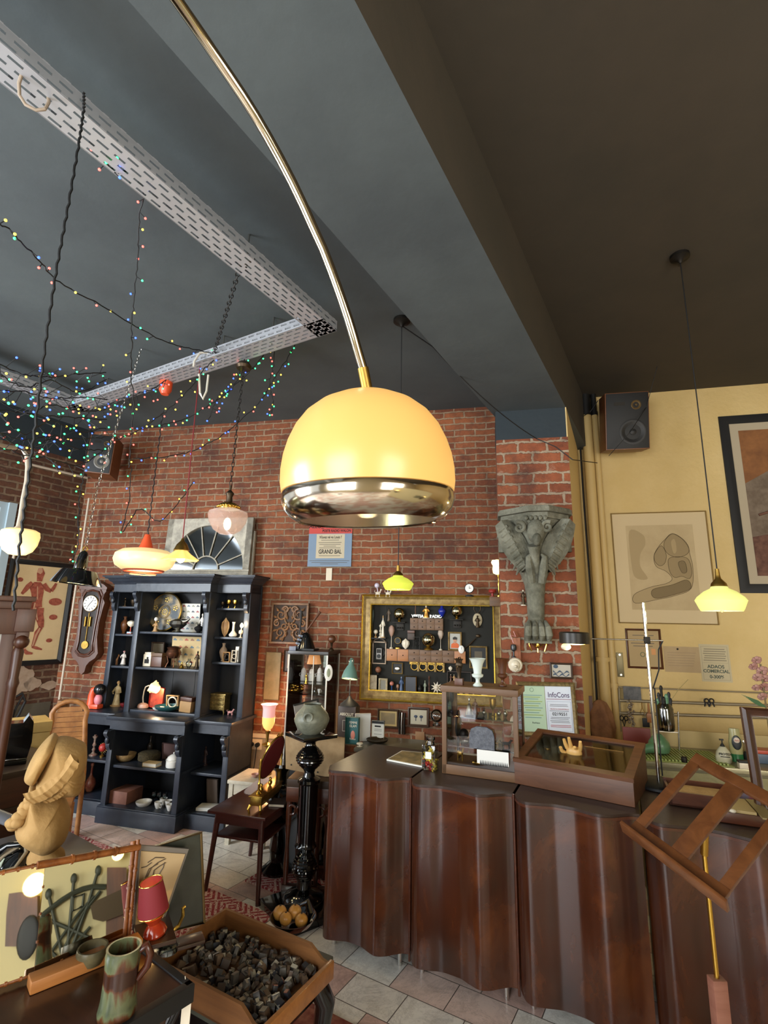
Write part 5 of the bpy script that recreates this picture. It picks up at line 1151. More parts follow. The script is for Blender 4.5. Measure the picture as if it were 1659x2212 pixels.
# orange and white saucer pendant under its red cup
cup = at_z(359,826,ZT); cup.z = ZT
a = Vector((cup.x,cup.y,0)); zt_,zb2 = z_at(a,1190),z_at(a,1232); R_ = 62 * mpp(Vector((a.x,a.y,zb2))); h = z_at(a,1182) - z_at(a,1226)
t = thing('saucer_pendant_lamp','cream saucer pendant lamp with a red cap above the dresser','pendant lamp',(a.x,a.y,zb2))
MB().shell([(R_ * .62,.0),(R_ * .72,.004),(R_ * .93,h * .22),(R_,h * .5),(R_ * .95,h * .78),(R_ * .75,h * .97),(R_ * .4,h * 1.05),(R_ * .2,h * 1.06)],.004,48).build('lamp_shade',lit('cream_acrylic_shade','#d6c49a','#f4d28c',.55),t)
MB().torus((0,0,-.002),R_ * .64,.009,40,8).build('rim',mat('brown_red_rim','#8a3a24',.3),t)
MB().lathe([(R_ * .61,.0),(R_ * .58,.012),(R_ * .01,.014)],40).build('diffuser',lit('white_diffuser','#e8dcc0','#ffdf9a',1.0),t)
MB().torus((0,0,-.03),R_ * .42,.004,32,6).build('guard_ring',pm('#c98a5a'),t)
MB().lathe([(R_ * .26,h * 1.03),(R_ * .2,h * 1.25),(R_ * .12,h * 1.6),(R_ * .09,h * 1.75),(.008,h * 1.78)],24).build('cap',M_orange,t)
zc_ = ZT - .25
MB().tube([(.004 * math.sin(i * 1.6),.004 * math.cos(i * 1.6),h * 1.7 + (zc_ - zb2 - h * 1.7) * i / 60) for i in range(61)],.0045,5).build('cord',M_cord,t)
c0_,c1_ = z_at(a,822),z_at(a,852); cr = 13 * mpp(Vector((a.x,a.y,c0_)))
MB().lathe([(cr * .6,c1_ - zb2),(cr,c1_ - zb2 + (c0_ - c1_) * .3),(cr * 1.05,c0_ - zb2),(cr * .9,c0_ - zb2)],20).build('ceiling_cup',M_orange,t)
MB().tube([(0,0,c0_ - zb2),(.03,0,ZT - zb2 + .02),(.05,.02,ZT - zb2 + .08)],.004,6).build('cord_end',M_cord,t)
point('saucer_light',(a.x,a.y,zb2 - .05),5,(1,.82,.5),.08)
# textured glass bowl pendant on a chain
def chain(p,a_,b_,r=.006,l=.03,m=M_iron):
    a_,b_ = Vector(a_),Vector(b_); n = max(2,int((b_ - a_).length / (l * .75))); mb = MB(); d = (b_ - a_).normalized(); q = d.to_track_quat('Z','Y').to_matrix()
    for i in range(n):
        c_ = a_.lerp(b_,(i + .5) / n); loop = []
        for k in range(8):
            t_ = k * math.pi / 4; v = Vector((math.cos(t_) * r,0,math.sin(t_) * l / 2))
            if i % 2: v = Vector((0,v.x,v.z))
            loop.append(c_ + q @ v)
        mb.tube(loop,r * .28,4,True)
    return mb.build('chain',m,p)
a = at_z(527,785,ZT); zt_ = z_at(a,1104); zb2 = z_at(a,1155); R_ = 42 * mpp(Vector((a.x,a.y,zt_))); h = zt_ - zb2
a = Vector((at_dist(492,1120,math.hypot(a.x,a.y)).x,at_dist(492,1120,math.hypot(a.x,a.y)).y,0)); zt_ = z_at(a,1104); zb2 = z_at(a,1155)
t = thing('glass_bowl_lamp','pinkish textured glass bowl pendant lamp with a gilt crown rim','pendant lamp',(a.x,a.y,zb2))
bm_ = mat('textured_pink_glass','#b89a90',.12,alpha=.3,bump=.9,bscale=120,emit='#ffd9b0',es=.12)
MB().shell([(.003,0),(R_ * .35,h * .03),(R_ * .68,h * .2),(R_ * .92,h * .52),(R_,h * .82),(R_ * .95,h * .95),(R_ * .5,h * 1.1)],.003,48).build('glass_bowl',bm_,t)
mb = MB().lathe([(R_ * .5,h * 1.08),(R_ * .54,h * 1.2),(R_ * .42,h * 1.3),(R_ * .25,h * 1.36)],32)
for i in range(22): mb.ball((R_ * .53 * math.cos(i * .2856),R_ * .53 * math.sin(i * .2856),h * 1.16),R_ * .075,8)
mb.build('gilt_crown',M_brass,t)
MB().lathe([(R_ * .18,h * 1.3),(R_ * .14,h * 1.6),(R_ * .22,h * 1.75),(R_ * .06,h * 1.9),(.01,h * 2.1)],18).build('lamp_holder',M_bronze,t)
MB().ball((0,0,h * .45),(.026,.026,.045),14).build('bulb',MATS['glowing_bulb'],t)
an = at_z(528,776,ZT); chain(t,(0,0,h * 2.1),(an.x - a.x,an.y - a.y,ZT - zb2),.009,.045)
MB().lathe([(.05,0),(.06,.02),(.04,.05),(.01,.06)],16,c=(an.x - a.x,an.y - a.y,ZT - zb2 - .08)).build('ceiling_rose',M_bronze,t)
point('glass_bowl_light',(a.x,a.y - .0,zb2 + h * .5),4,(1,.75,.5),.03)
# small brass pendant with scalloped shade on a red cord
a = at_z(432,792,ZT); d_ = math.hypot(a.x,a.y); b_ = at_dist(391,1200,d_); zb2 = z_at(b_,1208); s = mpp(Vector((b_.x,b_.y,zb2)))
t = thing('scalloped_pendant_lamp','small brass pendant with a scalloped lit glass shade on a red cord','pendant lamp',(b_.x,b_.y,zb2))
MB().shell([(36 * s,-2 * s),(28 * s,4 * s),(20 * s,10 * s),(12 * s,18 * s),(8 * s,20 * s)],.003,48,rfun=lambda q,z: 1 + .12 * math.cos(q * 7)).build('glass_shade',lit('amber_scalloped_glass','#d8b060','#ffcf70',.8,.2),t)
MB().lathe([(17 * s,19 * s),(15 * s,23 * s),(11 * s,32 * s),(4 * s,40 * s),(2 * s,46 * s)],24).build('brass_cap',M_brassd,t)
MB().ball((0,0,2 * s),(9 * s,9 * s,10 * s)).build('bulb',MATS['glowing_bulb'],t)
MB().tube([(0,0,44 * s),((a.x - b_.x) * .5,(a.y - b_.y) * .5,(ZT - zb2) * .5),(a.x - b_.x,a.y - b_.y,ZT - zb2)],.004,6).build('cord',pm('#7a1f24',.6),t)
point('scalloped_light',(b_.x,b_.y - .02,zb2 - .06),3,(1,.8,.5),.04)
# black enamel pendant on a chain
b_ = at_dist(168,1240,4.15); zb2 = z_at(b_,1262); s = mpp(Vector((b_.x,b_.y,zb2)))
t = thing('black_enamel_lamp','black enamel industrial pendant lamp hanging in front of the anatomy chart','pendant lamp',(b_.x,b_.y,zb2))
t.rotation_euler = (math.radians(-2),math.radians(5),0)
MB().shell([(50 * s,0),(49 * s,3 * s),(38 * s,24 * s),(34 * s,30 * s),(14 * s,33 * s),(10 * s,36 * s)],.004,48).build('enamel_shade',M_black,t)
MB().lathe([(47 * s,3 * s),(36 * s,22 * s),(.01,26 * s)],40).build('inner_reflector',lit('cream_reflector','#d8cf9a','#fff0a0',.55),t)
MB().lathe([(13 * s,32 * s),(12 * s,52 * s),(9 * s,66 * s),(7 * s,70 * s),(2 * s,74 * s)],20).build('neck',M_black,t)
MB().torus((0,0,78 * s),5 * s,.004,14,6,'y').build('hook',M_brassd,t)
tp = at_dist(204,1042,4.15); q = tp - Vector((b_.x,b_.y,zb2)); top = at_z(216,870,ZC)
chain(t,(0,0,82 * s),(q.x - .05,q.y,q.z),.008,.04,M_steel); chain(t,(q.x - .05,q.y,q.z),(q.x - .02,q.y + .05,ZC - zb2),.008,.04,M_steel)
point('black_enamel_light',(b_.x,b_.y - .02,zb2 - .03),4,(1,.85,.5),.06)
# milk glass wall lamp on a white arm
c_ = at_dist(41,1172,3.9); s = mpp(c_); zb2 = c_.z - 28 * s
t = thing('milk_glass_lamp','cream milk-glass bowl lamp on a curved white arm by the window','lamp',(c_.x,c_.y,zb2))
MB().lathe([(.004,0),(16 * s,2 * s),(27 * s,10 * s),(34 * s,24 * s),(37 * s,42 * s),(35 * s,52 * s),(28 * s,56 * s),(6 * s,57 * s)],40).build('glass_bowl',lit('lit_milk_glass','#e2cd96','#f6d488',.62),t)
arm_ = [at_dist(*p_) - t.location for p_ in ((30,1146,3.9),(40,1138,3.9),(45,1115,3.95),(50,1080,4.0),(58,1040,4.15),(60,1010,4.25),(58,985,4.3),(48,968,4.3),(20,966,4.2),(-30,955,4.0))]
MB().tube(arm_,.015,10).build('arm',M_pw,t)
point('milk_glass_light',c_ + Vector((.1,-.1,-.2)),4,(1,.82,.5),.08)
# twisted black cord dropping from the side rail
a = at_z(182,206,ZT); d_ = math.hypot(a.x,a.y)
pts = [at_dist(182 - 1,200,d_)] + [at_dist(x,y,d_) for x,y in ((181,235),(172,300),(148,440),(122,580),(98,740),(76,920),(58,1060),(42,1180),(28,1330))]
fine = []
for i in range(len(pts) - 1):
    for k in range(14): p_ = pts[i].lerp(pts[i + 1],k / 14); ph = (i * 14 + k) * 2.1; fine.append(p_ + Vector((.003 * math.cos(ph),0,0)))
tag(MB().tube(fine,.0045,6).build('twisted_cable',M_cord),'long twisted black cord hanging from the cable tray down the left of the room','cord')
tag(MB().tube([at_z(*p_) for p_ in ((50,150,3.66),(41,180,3.62),(42,205,3.60),(55,226,3.58),(78,238,3.57),(97,236,3.58),(105,222,3.62),(104,205,3.66))],.006,8).build('cable_loop',pm('#8f7f6c')),'loop of beige cable hanging out of the near side of the cable tray','cable')
# diagonal hook chain between the tray rails
t = thing('hook_chain','black chain slung from a tray hook down to the far cross rail','chain',at_z(515,588,3.66))
e_ = at_dist(462,765,3.65) - t.location; chain(t,(0,0,0),e_,.012,.05)
MB().tube([(0,0,0),(.01,0,.04),(.0,0,.08),(.02,0,.12)],.004,6).build('hook',M_steel,t)
# white cable loops over the cross rail
for pts,lab in ((((478,773,3.7),(455,762,3.7),(432,762,3.7),(420,780,3.7),(418,792,3.7)),'arch of white cable rising above the cross rail of the tray'),(((430,808,3.7),(432,850,3.7),(438,862,3.7),(446,845,3.7),(450,810,3.7)),'drooping loop of white cable below the cross rail of the tray')):
    tag(MB().tube([at_dist(*p_) for p_ in pts],.008,8).build('white_cable',M_cordw),lab,'cable')
t = thing('junction_plug','black plug and socket lying on the cross rail of the tray','plug',at_dist(478,770,3.7),0)
MB().box((0,0,0),(.09,.04,.05),bev=.008).build('body',M_blk,t); MB().cyl((.04,0,0),(.09,0,.02),.015).build('collar',M_blk,t)
# string lights
BC = [('#3050ff','blue'),('#30ff70','green'),('#ffd040','yellow'),('#ff4a40','red')]
BM = [mat('string_bulb_' + n_,c_,.3,emit=c_,es=5 if n_ != 'yellow' else 3.5) for c_,n_ in BC]
def _bulb(m_):
    o_ = MB().ball((0,0,.0),.006,8).build('bulb',m_); me_ = o_.data; bpy.data.objects.remove(o_); return me_
BME = [_bulb(m_) for m_ in BM]
def strand(label,pts,nb,seed=0,jit=.02,grp='multicoloured string lights'):
    """a wire through (x, y, distance) with nb little bulbs on stalks"""
    rnd = random.Random(seed); P_ = [at_dist(*p_) for p_ in pts]; W_ = []
    for i in range(len(P_) - 1):
        p0,p1,p2,p3 = P_[max(i - 1,0)],P_[i],P_[i + 1],P_[min(i + 2,len(P_) - 1)]
        for k in range(8):
            t_ = k / 8; W_.append(.5 * ((2 * p1) + (p2 - p0) * t_ + (2 * p0 - 5 * p1 + 4 * p2 - p3) * t_ ** 2 + (3 * p1 - p0 - 3 * p2 + p3) * t_ ** 3))
    W_.append(P_[-1]); W_ = [p_ + Vector((rnd.uniform(-.006,.006),rnd.uniform(-.006,.006),rnd.uniform(-.006,.006))) for p_ in W_]
    t = thing('string_lights',label,'string lights',P_[0],0,grp); o_ = P_[0]
    mb = MB().tube([p_ - o_ for p_ in W_],.0035,5); spots = []
    for i in range(nb):
        f = (i + .5) / nb * (len(W_) - 1); j = int(f); p_ = W_[j].lerp(W_[min(j + 1,len(W_) - 1)],f - j)
        q_ = p_ + Vector((rnd.uniform(-1,1),rnd.uniform(-.4,.4),rnd.uniform(-1,.6))) * jit * 1.8
        mb.cyl(p_ - o_,q_ - o_,.0022,n=5); spots.append((q_,rnd.randrange(4)))
    mb.build('wire',M_cord,t)
    for q_,c_ in spots:
        b = bpy.data.objects.new('bulb',BME[c_]); COL.objects.link(b); b.parent = t; b.location = q_ - o_
    return t
strand('string lights sagging across the ceiling between the tray rails',[(-10,475,2.4),(40,515,2.5),(90,570,2.7),(130,610,2.8),(230,668,3.0),(330,725,3.3),(400,750,3.5),(470,765,3.7)],16,1)
strand('string lights dropping from the near tray rail straight down past the tray',[(312,350,2.4),(312,400,2.45),(300,470,2.6),(297,560,2.8),(290,640,3.0),(285,720,3.2),(284,800,3.5),(288,880,3.7),(282,960,3.9),(280,1010,4.0)],22,2)
strand('tangle of string lights looped over the near rail of the tray',[(265,265,2.2),(285,280,2.2),(295,300,2.25),(305,320,2.3),(318,345,2.35),(312,320,2.3),(298,305,2.28)],14,3)
strand('small loops of string lights hanging below the near tray rail',[(210,310,2.2),(214,335,2.2),(228,350,2.2),(238,345,2.2),(236,358,2.2),(250,372,2.2),(270,370,2.2),(278,362,2.2)],8,4)
strand('short end of string lights hooked on the inner edge of the tray',[(392,410,2.6),(396,430,2.6),(385,440,2.6),(378,448,2.6),(380,458,2.6)],3,5)
strand('string lights drooping from the tray corner down to the loudspeaker',[(650,700,3.6),(640,740,3.6),(610,790,3.65),(580,840,3.7),(540,890,3.8),(480,940,3.9),(430,968,4.0),(370,985,4.0),(290,990,4.0)],30,6)
strand('string lights hanging in a swag below the cross rail towards the dresser',[(590,735,3.6),(560,780,3.6),(510,830,3.7),(460,870,3.7),(400,905,3.8),(340,920,3.8),(280,925,3.9)],34,7)
strand('inner swag of string lights from the middle of the cross rail',[(470,770,3.7),(440,800,3.7),(400,850,3.7),(350,895,3.8),(300,930,3.8),(250,950,3.8)],24,8)
strand('string lights wound along the far end of the cross rail',[(360,820,3.8),(330,840,3.8),(300,850,3.8),(270,858,3.8),(240,870,3.85),(200,885,3.9),(180,905,3.9)],34,9,.05)
strand('short hanging drop of string lights near the tray corner',[(592,740,3.6),(590,790,3.6),(582,830,3.6),(590,870,3.6),(585,900,3.6)],20,10)
strand('string lights hanging beside the diagonal chain',[(530,770,3.65),(520,800,3.65),(500,840,3.65),(470,860,3.7),(455,900,3.75)],22,11,.03)
strand('string lights hanging down the brick corner below the loudspeaker',[(195,930,4.3),(185,990,4.3),(178,1040,4.3),(172,1080,4.3),(170,1140,4.2),(165,1190,4.2),(150,1215,4.15)],16,12)
strand('string lights trailing down the bricks over the fanlight mirror',[(285,1010,4.3),(278,1080,4.3),(265,1150,4.2),(300,1100,4.3),(345,1125,4.3),(390,1080,4.3),(420,1040,4.3)],14,13)
for i in range(9):
    r_ = random.Random(50 + i); y0 = 790 + i * 22
    strand('dense string lights in front of the dark painted wall, strand %s' % ['at the top','below the tray end','crossing the ceiling edge','above the dark panel','across the dark panel','sagging in the middle','under the sagging one','over the cream pipe','lowest by the window'][i],[(-20,y0 + r_.uniform(-30,10),3.2),(50,y0 + 25 + r_.uniform(-15,15),3.4),(110,y0 + 20 + r_.uniform(-15,15),3.6),(170,y0 + 25 + r_.uniform(-15,15),3.8),(230,y0 + 20 + r_.uniform(-20,10),4.0)],19,20 + i,.055)
# gas lamp with pink shade
# ---------------------------------------------------------------- things on the counter
ZK = .910
def onc(px,py): p = at_z(px,py,ZK); return p
# glazed display case
a = CTR.inv(onc(955,1670)); o = CTR.w(a.x,a.y,ZK)
dx,dh,dd = .43,CTR.loc(955,1480,a.y)[1] - ZK,.26
ca = thing('display_case','small glazed brown wooden display case with glass shelves on the counter','display case',o,CTR.rot + math.radians(2))
pt = .026
for x in (0,dx - pt):
    for y in (0,dd - pt): MB().bx(x,x + pt,y,y + pt,.0,dh,.002).build('post',M_oakv,ca)
MB().bx(0,dx,0,dd,0,.05,.003).build('base',M_oak,ca)
MB().bx(-.008,dx + .008,-.008,dd + .008,dh - .035,dh,.003).build('top',M_oak,ca)
for x in (.006,): MB().bx(x,x + .003,pt,dd - pt,.05,dh - .035).build('glass_pane',M_glass,ca)
MB().bx(dx - .009,dx - .006,pt,dd - pt,.05,dh - .035).build('glass_pane',M_glass,ca)
MB().bx(pt,dx - pt,.006,.009,.05,dh - .035).build('glass_pane',M_glass,ca)
CF = Frame((o.x,o.y),math.degrees(ca.rotation_euler.z))
sz = []
for py in (1545,1607):
    z_ = CF.loc(1020,py,.12)[1] - ZK; sz.append(ZK + z_ + .003)
    MB().bx(.005,dx - .005,.02,dd - .02,z_ - .003,z_ + .003).build('glass_shelf',MATS.get('green_edged_glass') or glass_mat('green_edged_glass','#c4d4c4',.04,1.3,.05),ca)
S1,S2,S0 = sz[0] + .001,sz[1] + .001,ZK + .052
def c_(kind,name,label,cat,x,y,w_,h_,m,z,yl=.12,**kw): return put(kind,name,label,cat,CF,x,y,w_,h_,m,yl,z,**kw)
c_('bell','table_bell','silver table bell with a figure handle on the upper glass shelf of the case','bell',1014,1544,19,34,M_silver,S1)
c_('figure','brown_figurine','brown rounded figurine behind the silver table bell','figurine',1027,1541,14,30,[M_walnut],S1,.17)
c_('goblet','brass_oil_lamp','brass footed cup on the upper glass shelf near the case corner','cup',1065,1546,15,36,M_brassd,S1)
for x,h_,lab in ((1046,14,'first'),(1078,15,'second'),(1092,17,'third')): c_('vase','metal_trinket','small metal trinket on the upper glass shelf, %s from the silver bell' % lab,'trinket',x,1549,10,h_,M_silver,S1)
c_('goblet','tall_pewter_vase','dark tall bottle at the edge of the upper glass shelf','bottle',976,1541,11,46,pm('#20262e',.3),S1,.14)
c_('globe','round_hand_mirror','round dark medallion on a foot on the lower glass shelf','medallion',1002,1600,22,28,[M_iron,M_iron],S2)
c_('dish','silver_dish','little silver dish on the lower glass shelf','dish',1003,1602,18,6,M_silver,S2,.08)
c_('animal','brass_animal','small brass animal on the lower glass shelf by the corner post','animal figurine',1070,1606,20,18,[M_brassd],S2,.09)
c_('animal','dark_scorpion','dark metal creature beside the small brass animal','animal figurine',1093,1607,26,16,[M_iron],S2,.12)
c_('tureen','silver_sugar_bowl','small silver covered bowl on the lower glass shelf','bowl',1048,1600,26,24,M_silver,S2,.14)
for x,w_,lab in ((1062,12,'nearer the bowl'),(1078,12,'nearer the corner')): c_('box','small_carton','small brown box at the back of the lower glass shelf, ' + lab,'box',x,1598,w_,26,M_tan,S2,.2)
c_('animal','brass_deer','small brass dancing figure on the floor of the display case','figurine',994,1648,20,34,[M_brassd],S0,.10)
c_('shell','corkscrew','brass corkscrew lying in the display case','corkscrew',1030,1660,24,10,M_brassd,S0,.05)
# black and white comb and grey felt pad in front of the case glass
t = thing('oval_brush','dark oval hand mirror leaning against the inner side of the case','hand mirror',CF.w(.065,.12,ZK + .25),CF.rot)
MB().ball((0,0,0),(.018,.05,.07),20).build('glass',M_silver,t); MB().torus((0,0,0),.07,.006,24,7,'x',sx=.72).build('rim',M_blk,t); MB().cyl((0,0,-.07),(0,0,-.19),.008).build('handle',M_blk,t)
q = CF.loc(1042,1650,-.012)
t = thing('felt_pad','dark grey felt cushion with a rounded top in front of the case glass','cushion',CF.w(q[0],-.012,ZK + .155),CF.rot)
wv = 27 * mpp(t.location); MB().prism([(-wv,0),(wv,0),(wv,.07),(wv * .85,.10),(wv * .4,.115),(-wv * .4,.115),(-wv * .85,.10),(-wv,.07)],-.008,.008).build('pad',mat('grey_felt','#4c4e54',.95,col2='#6a6c72',scale=60,bump=.6,bscale=150),t)
t = thing('white_comb_sign','white card with a dark saw-toothed lower edge below the felt cushion','card',CF.w(CF.loc(1065,1650,-.012)[0],-.014,ZK + .052),CF.rot)
wv = 34 * mpp(t.location); MB().bx(-wv,wv,-.006,.0,.03,.10).build('card',M_white,t)
mb = MB()
for i in range(17): mb.prism([(-wv + .015 + i * wv * .105,.025),(-wv + .015 + i * wv * .105 + wv * .09,.025),(-wv + .015 + i * wv * .105 + wv * .045,.048)],-.009,-.006)
mb.build('saw_teeth',M_blk,t)
# on top of the case
ZT2 = ZK + dh + .0005
c_('urn','opaline_urn','white milky glass urn vase on top of the display case','urn vase',1032,1478,37,58,mat('milky_glass','#c6cfc8',.15,emit='#c0d0d0',es=.0),ZT2,.06)
c_('urn','wooden_goblet','brown turned wooden goblet on the far corner of the display case','goblet',1086,1478,32,58,M_walnut,ZT2,.14)
t = c_('box','bronze_hand_trophy','small bronze open hand on a wooden block on top of the case','sculpture',992,1476,18,14,M_walnut,ZT2,.06,lid=False)
MB().lathe([(.012,.035),(.010,.06),(.016,.085),(.02,.1),(.004,.12)],14).ball((0,0,.115),(.024,.012,.022),12).build('palm',M_bronze,t)
mb = MB()
for i in range(5): a_ = (i - 2) * .32; mb.tube([(math.sin(a_) * .015,0,.12),(math.sin(a_) * .03,-.004,.14 + .008 * math.cos(a_)),(math.sin(a_) * .042,-.012,.157 - abs(i - 2) * .005)],[.006,.005,.004],6)
mb.build('fingers',M_bronze,t)
# candy jar
o = onc(930,1662); s = mpp(o)
t = thing('sweet_jar','clear glass jar of red and yellow wrapped sweets with a paper label','jar',o,CTR.rot)
w_ = 15 * s
mb = MB().box((0,0,26 * s),(w_ * 2,w_ * 1.9,50 * s),bev=.006); mb.lathe([(w_ * .6,50 * s),(w_ * .5,58 * s),(w_ * .62,60 * s)],20); mb.build('glass',glass_mat('jar_glass','#f0f6f4',.03,1.3,.03),t)
MB().lathe([(w_ * .66,60 * s),(w_ * .66,66 * s),(w_ * .2,68 * s)],20).build('glass_stopper',M_glasst,t)
MB().bx(-w_ * .45,w_ * .45,-w_ * .98,-w_ * .955,24 * s,38 * s).build('label',M_paper,t)
for i in range(46):
    r_ = random.Random(i); low = i < 26
    c0 = Vector((r_.uniform(-.72,.72) * w_,r_.uniform(-.72,.72) * w_,(4 + (r_.uniform(0,16) if low else r_.uniform(14,36))) * s))
    m_ = (pm('#b8362a',.3) if (low and c0.x < w_ * .2) else pm('#c9a83a',.3))
    mb = MB().ball((0,0,0),(.009,.007,.007),8).cyl((.008,0,0),(.015,0,.002),.002,.006,6).cyl((-.008,0,0),(-.015,0,.002),.002,.006,6)
    o_ = tag(mb.build('wrapped_sweet',m_,loc=o + CTR.r * c0.x + CTR.n * c0.y + Vector((0,0,c0.z))),'%s wrapped sweet inside the clear glass jar on the counter' % ('red' if 'b8362a' in m_.name else 'yellow'),'sweet','%s sweets in the glass jar' % ('red' if 'b8362a' in m_.name else 'yellow')); o_.rotation_euler = (r_.uniform(-1,1),r_.uniform(-1,1),r_.uniform(0,6))
# magazine
P_ = [onc(835,1643),onc(912,1658),onc(914,1628),onc(868,1624)]
t = thing('magazine','picture magazine lying on the counter beside the sweet jar','magazine',P_[0]); 
loc_ = [(p.x - P_[0].x,p.y - P_[0].y) for p in P_]
MB().slab(loc_,0,.008).build('pages',M_paper,t); cen = sum((Vector((*p,0)) for p in loc_),Vector()) / 4
MB().slab([tuple((Vector((*p,0)).lerp(cen,.08))[:2]) for p in loc_],.008,.0088).build('cover_picture',mat('cover_print','#5e5336',.4,col2='#a38a5a',scale=14),t)
# slant-topped wooden box with a hand in it
a0,a1,a2 = at_z(1112,1692,ZK),at_z(1372,1745,ZK),at_z(1391,1690,ZK)
bw,bd = (a1 - a0).length,.43
BX = Frame((a0.x,a0.y),math.degrees(math.atan2((a1 - a0).y,(a1 - a0).x)))
t = thing('slanted_display_box','brown wooden display box with a slanted glass lid on the counter','display box',(a0.x,a0.y,ZK),BX.rot)
hf,hb = .107,.19; M_bxw = wood_mat('reddish_box_wood','#45250f','#633c22',.5,stretch=(1,8,8)); th_ = .016
MB().bx(0,bw,0,th_,0,hf,.002).build('front',M_bxw,t); MB().bx(0,bw,bd - th_,bd,0,hb,.002).build('back',M_bxw,t)
MX = lambda x: Matrix(((0,1,0,x),(1,0,0,0),(0,0,1,0),(0,0,0,1)))
for x in (0,bw - th_): MB().prism([(th_,0),(bd - th_,0),(bd - th_,hb),(th_,hf)],0,th_,MX(x)).build('side',M_bxw,t)
hz = BX.hit(1243,1650,.2).z; MB().bx(th_,bw - th_,th_,bd - th_,0,max(.012,min(.09,hz - ZK - .001))).build('floor_board',wood_mat('pale_lining_wood','#6a5230','#8a7048',.5),t)
sl = math.atan2(hb - hf,bd); Ms = Matrix.Translation((0,0,hf + .002)) @ Matrix.Rotation(sl,4,'X'); Ld = bd / math.cos(sl)
mb = MB(); 
for x0,x1,y0,y1 in ((-.004,bw + .004,-.006,.04),(-.004,bw + .004,Ld - .045,Ld),(-.004,.042,.04,Ld - .045),(bw - .042,bw + .004,.04,Ld - .045)): mb.bx(x0,x1,y0,y1,0,.02)
mb.build('lid_frame',M_bxw,t,M=Ms); MB().bx(.04,bw - .04,.04,Ld - .045,.008,.011).build('lid_glass',glass_mat('dusty_lid_glass','#e6e0cc',.05,.8,.0),t,M=Ms)
hz = ZK + max(.012,min(.09,hz - ZK - .001)) + .0008
t = thing('carved_hand','pale yellow carved hand with raised fingers inside the slanted box','carved hand',BX.w(BX.loc(1243,1642,.2)[0],.2,hz),BX.rot,tilt=(math.radians(14),0)); t.scale = (1.25,1.25,.95)
M_wax = pm('#c79c5a',.4)
MB().lathe([(.03,0),(.034,.01),(.022,.03),(.022,.05)],16,sy=.7).ball((0,0,.075),(.034,.02,.036),16).build('palm',M_wax,t)
for i,(x,l,c__) in enumerate(((-.026,.055,.0),(-.009,.07,-.004),(.009,.03,-.02),(.025,.055,.0))): MB().tube([(x,0,.095),(x * 1.25,-.004 + c__ * .3,.095 + l * .5),(x * 1.35,-.008 + c__,.095 + l)],[.0095,.0085,.0065],8).build('finger',M_wax,t)
MB().tube([(-.03,0,.06),(-.05,-.008,.08),(-.052,-.015,.105)],[.011,.009,.007],8).build('thumb',M_wax,t)
put('goblet','metal_trinkets','brass chess-like trinket inside the slanted box beside the carved hand','trinket',BX,1184,1640,14,26,M_brassd,.2,hz)
put('cup','brass_cup','small brass cup inside the slanted box, in front of the back corner','cup',BX,1172,1638,16,18,M_brassd,.24,hz)
put('budvase','tiny_vase','tiny brass vase near the inner end of the slanted box','vase',BX,1152,1640,8,14,M_brass,.18,hz)
put('book','lining_panel','row of pale upright boards lining the slanted box','boards',BX,1305,1640,80,34,[M_tan,M_tan],.3,hz,d=.02)
# certificates frame leaning behind (on the pier)
o = PIER.hit(1183,1592,-.03); s = mpp(o)
t = thing('certificate_frame','framed pair of notices headed InfoCons standing before the brick pier','framed notice',o,PIER.rot - math.radians(1),tilt=(math.radians(-3),0))
t.rotation_euler.y = math.radians(-1.5)
MB().mold(-60 * s,64 * s,0,113 * s,[(0,0),(0,-.02),(.012,-.03),(.03,-.022),(.032,0)]).build('frame',mat('mottled_gold_frame','#5b4a2c',.45,.4,col2='#8a764a',scale=40),t)
MB().bx(-58 * s,61 * s,-.006,0,2 * s,110 * s).build('backing',pm('#8d7b58',.7),t)
g_ = MB().bx(-52 * s,0,-.009,-.006,10 * s,106 * s).build('green_notice',pm('#a8bca0',.6),t)
w_n = MB().bx(1 * s,56 * s,-.010,-.006,8 * s,107 * s).build('white_notice',pm('#c9cdd6',.6),t)
text('lettering','InfoCons',pm('#4a3a5a',.6),w_n,29 * s,86 * s,15 * s,-.0105,sx=.82,bold=.0006)
MB().bx(3 * s,54 * s,-.0106,-.010,77 * s,78 * s).build('rule',pm('#7a2a3a'),w_n)
MB().ring(4 * s,53 * s,13 * s,73 * s,.0012,-.0106,-.010).build('border',pm('#3a4a7a'),w_n)
text('lettering','PROTECTIA CONSUMATORULUI',pm('#a03030'),w_n,29 * s,57 * s,3.6 * s,-.0106,sx=.72)
text('lettering','0219551',M_ink,w_n,29 * s,47 * s,9 * s,-.0106,bold=.0004)
for i,z_ in enumerate((66,63,53,40,37,33,30)): MB().bx((10 - i % 3) * s,(46 + i % 4) * s,-.0106,-.010,z_ * s,(z_ + 1) * s).build('small_print',pm('#6a6a70'),w_n)
for z_ in (24,21): MB().bx(8 * s,50 * s,-.0106,-.010,z_ * s,(z_ + 1) * s).build('small_print',pm('#a03030'),w_n)
for i,z_ in enumerate((84,80,76,71,67,62,58,53,48,43,38)): MB().bx((-48 + i % 4 * 2) * s,(-6 - i % 3 * 4) * s,-.0096,-.009,z_ * s,(z_ + 1.5) * s).build('small_print',pm('#8a9a4a' if i % 2 else '#6a8a8a'),g_)
MB().torus((-27 * s,-.0095,96 * s),4 * s,.0012,16,4,'y').build('crest',pm('#4a6a5a'),g_)
text('lettering','RoHaus',M_ink,g_,-22 * s,28 * s,5 * s,-.0096)
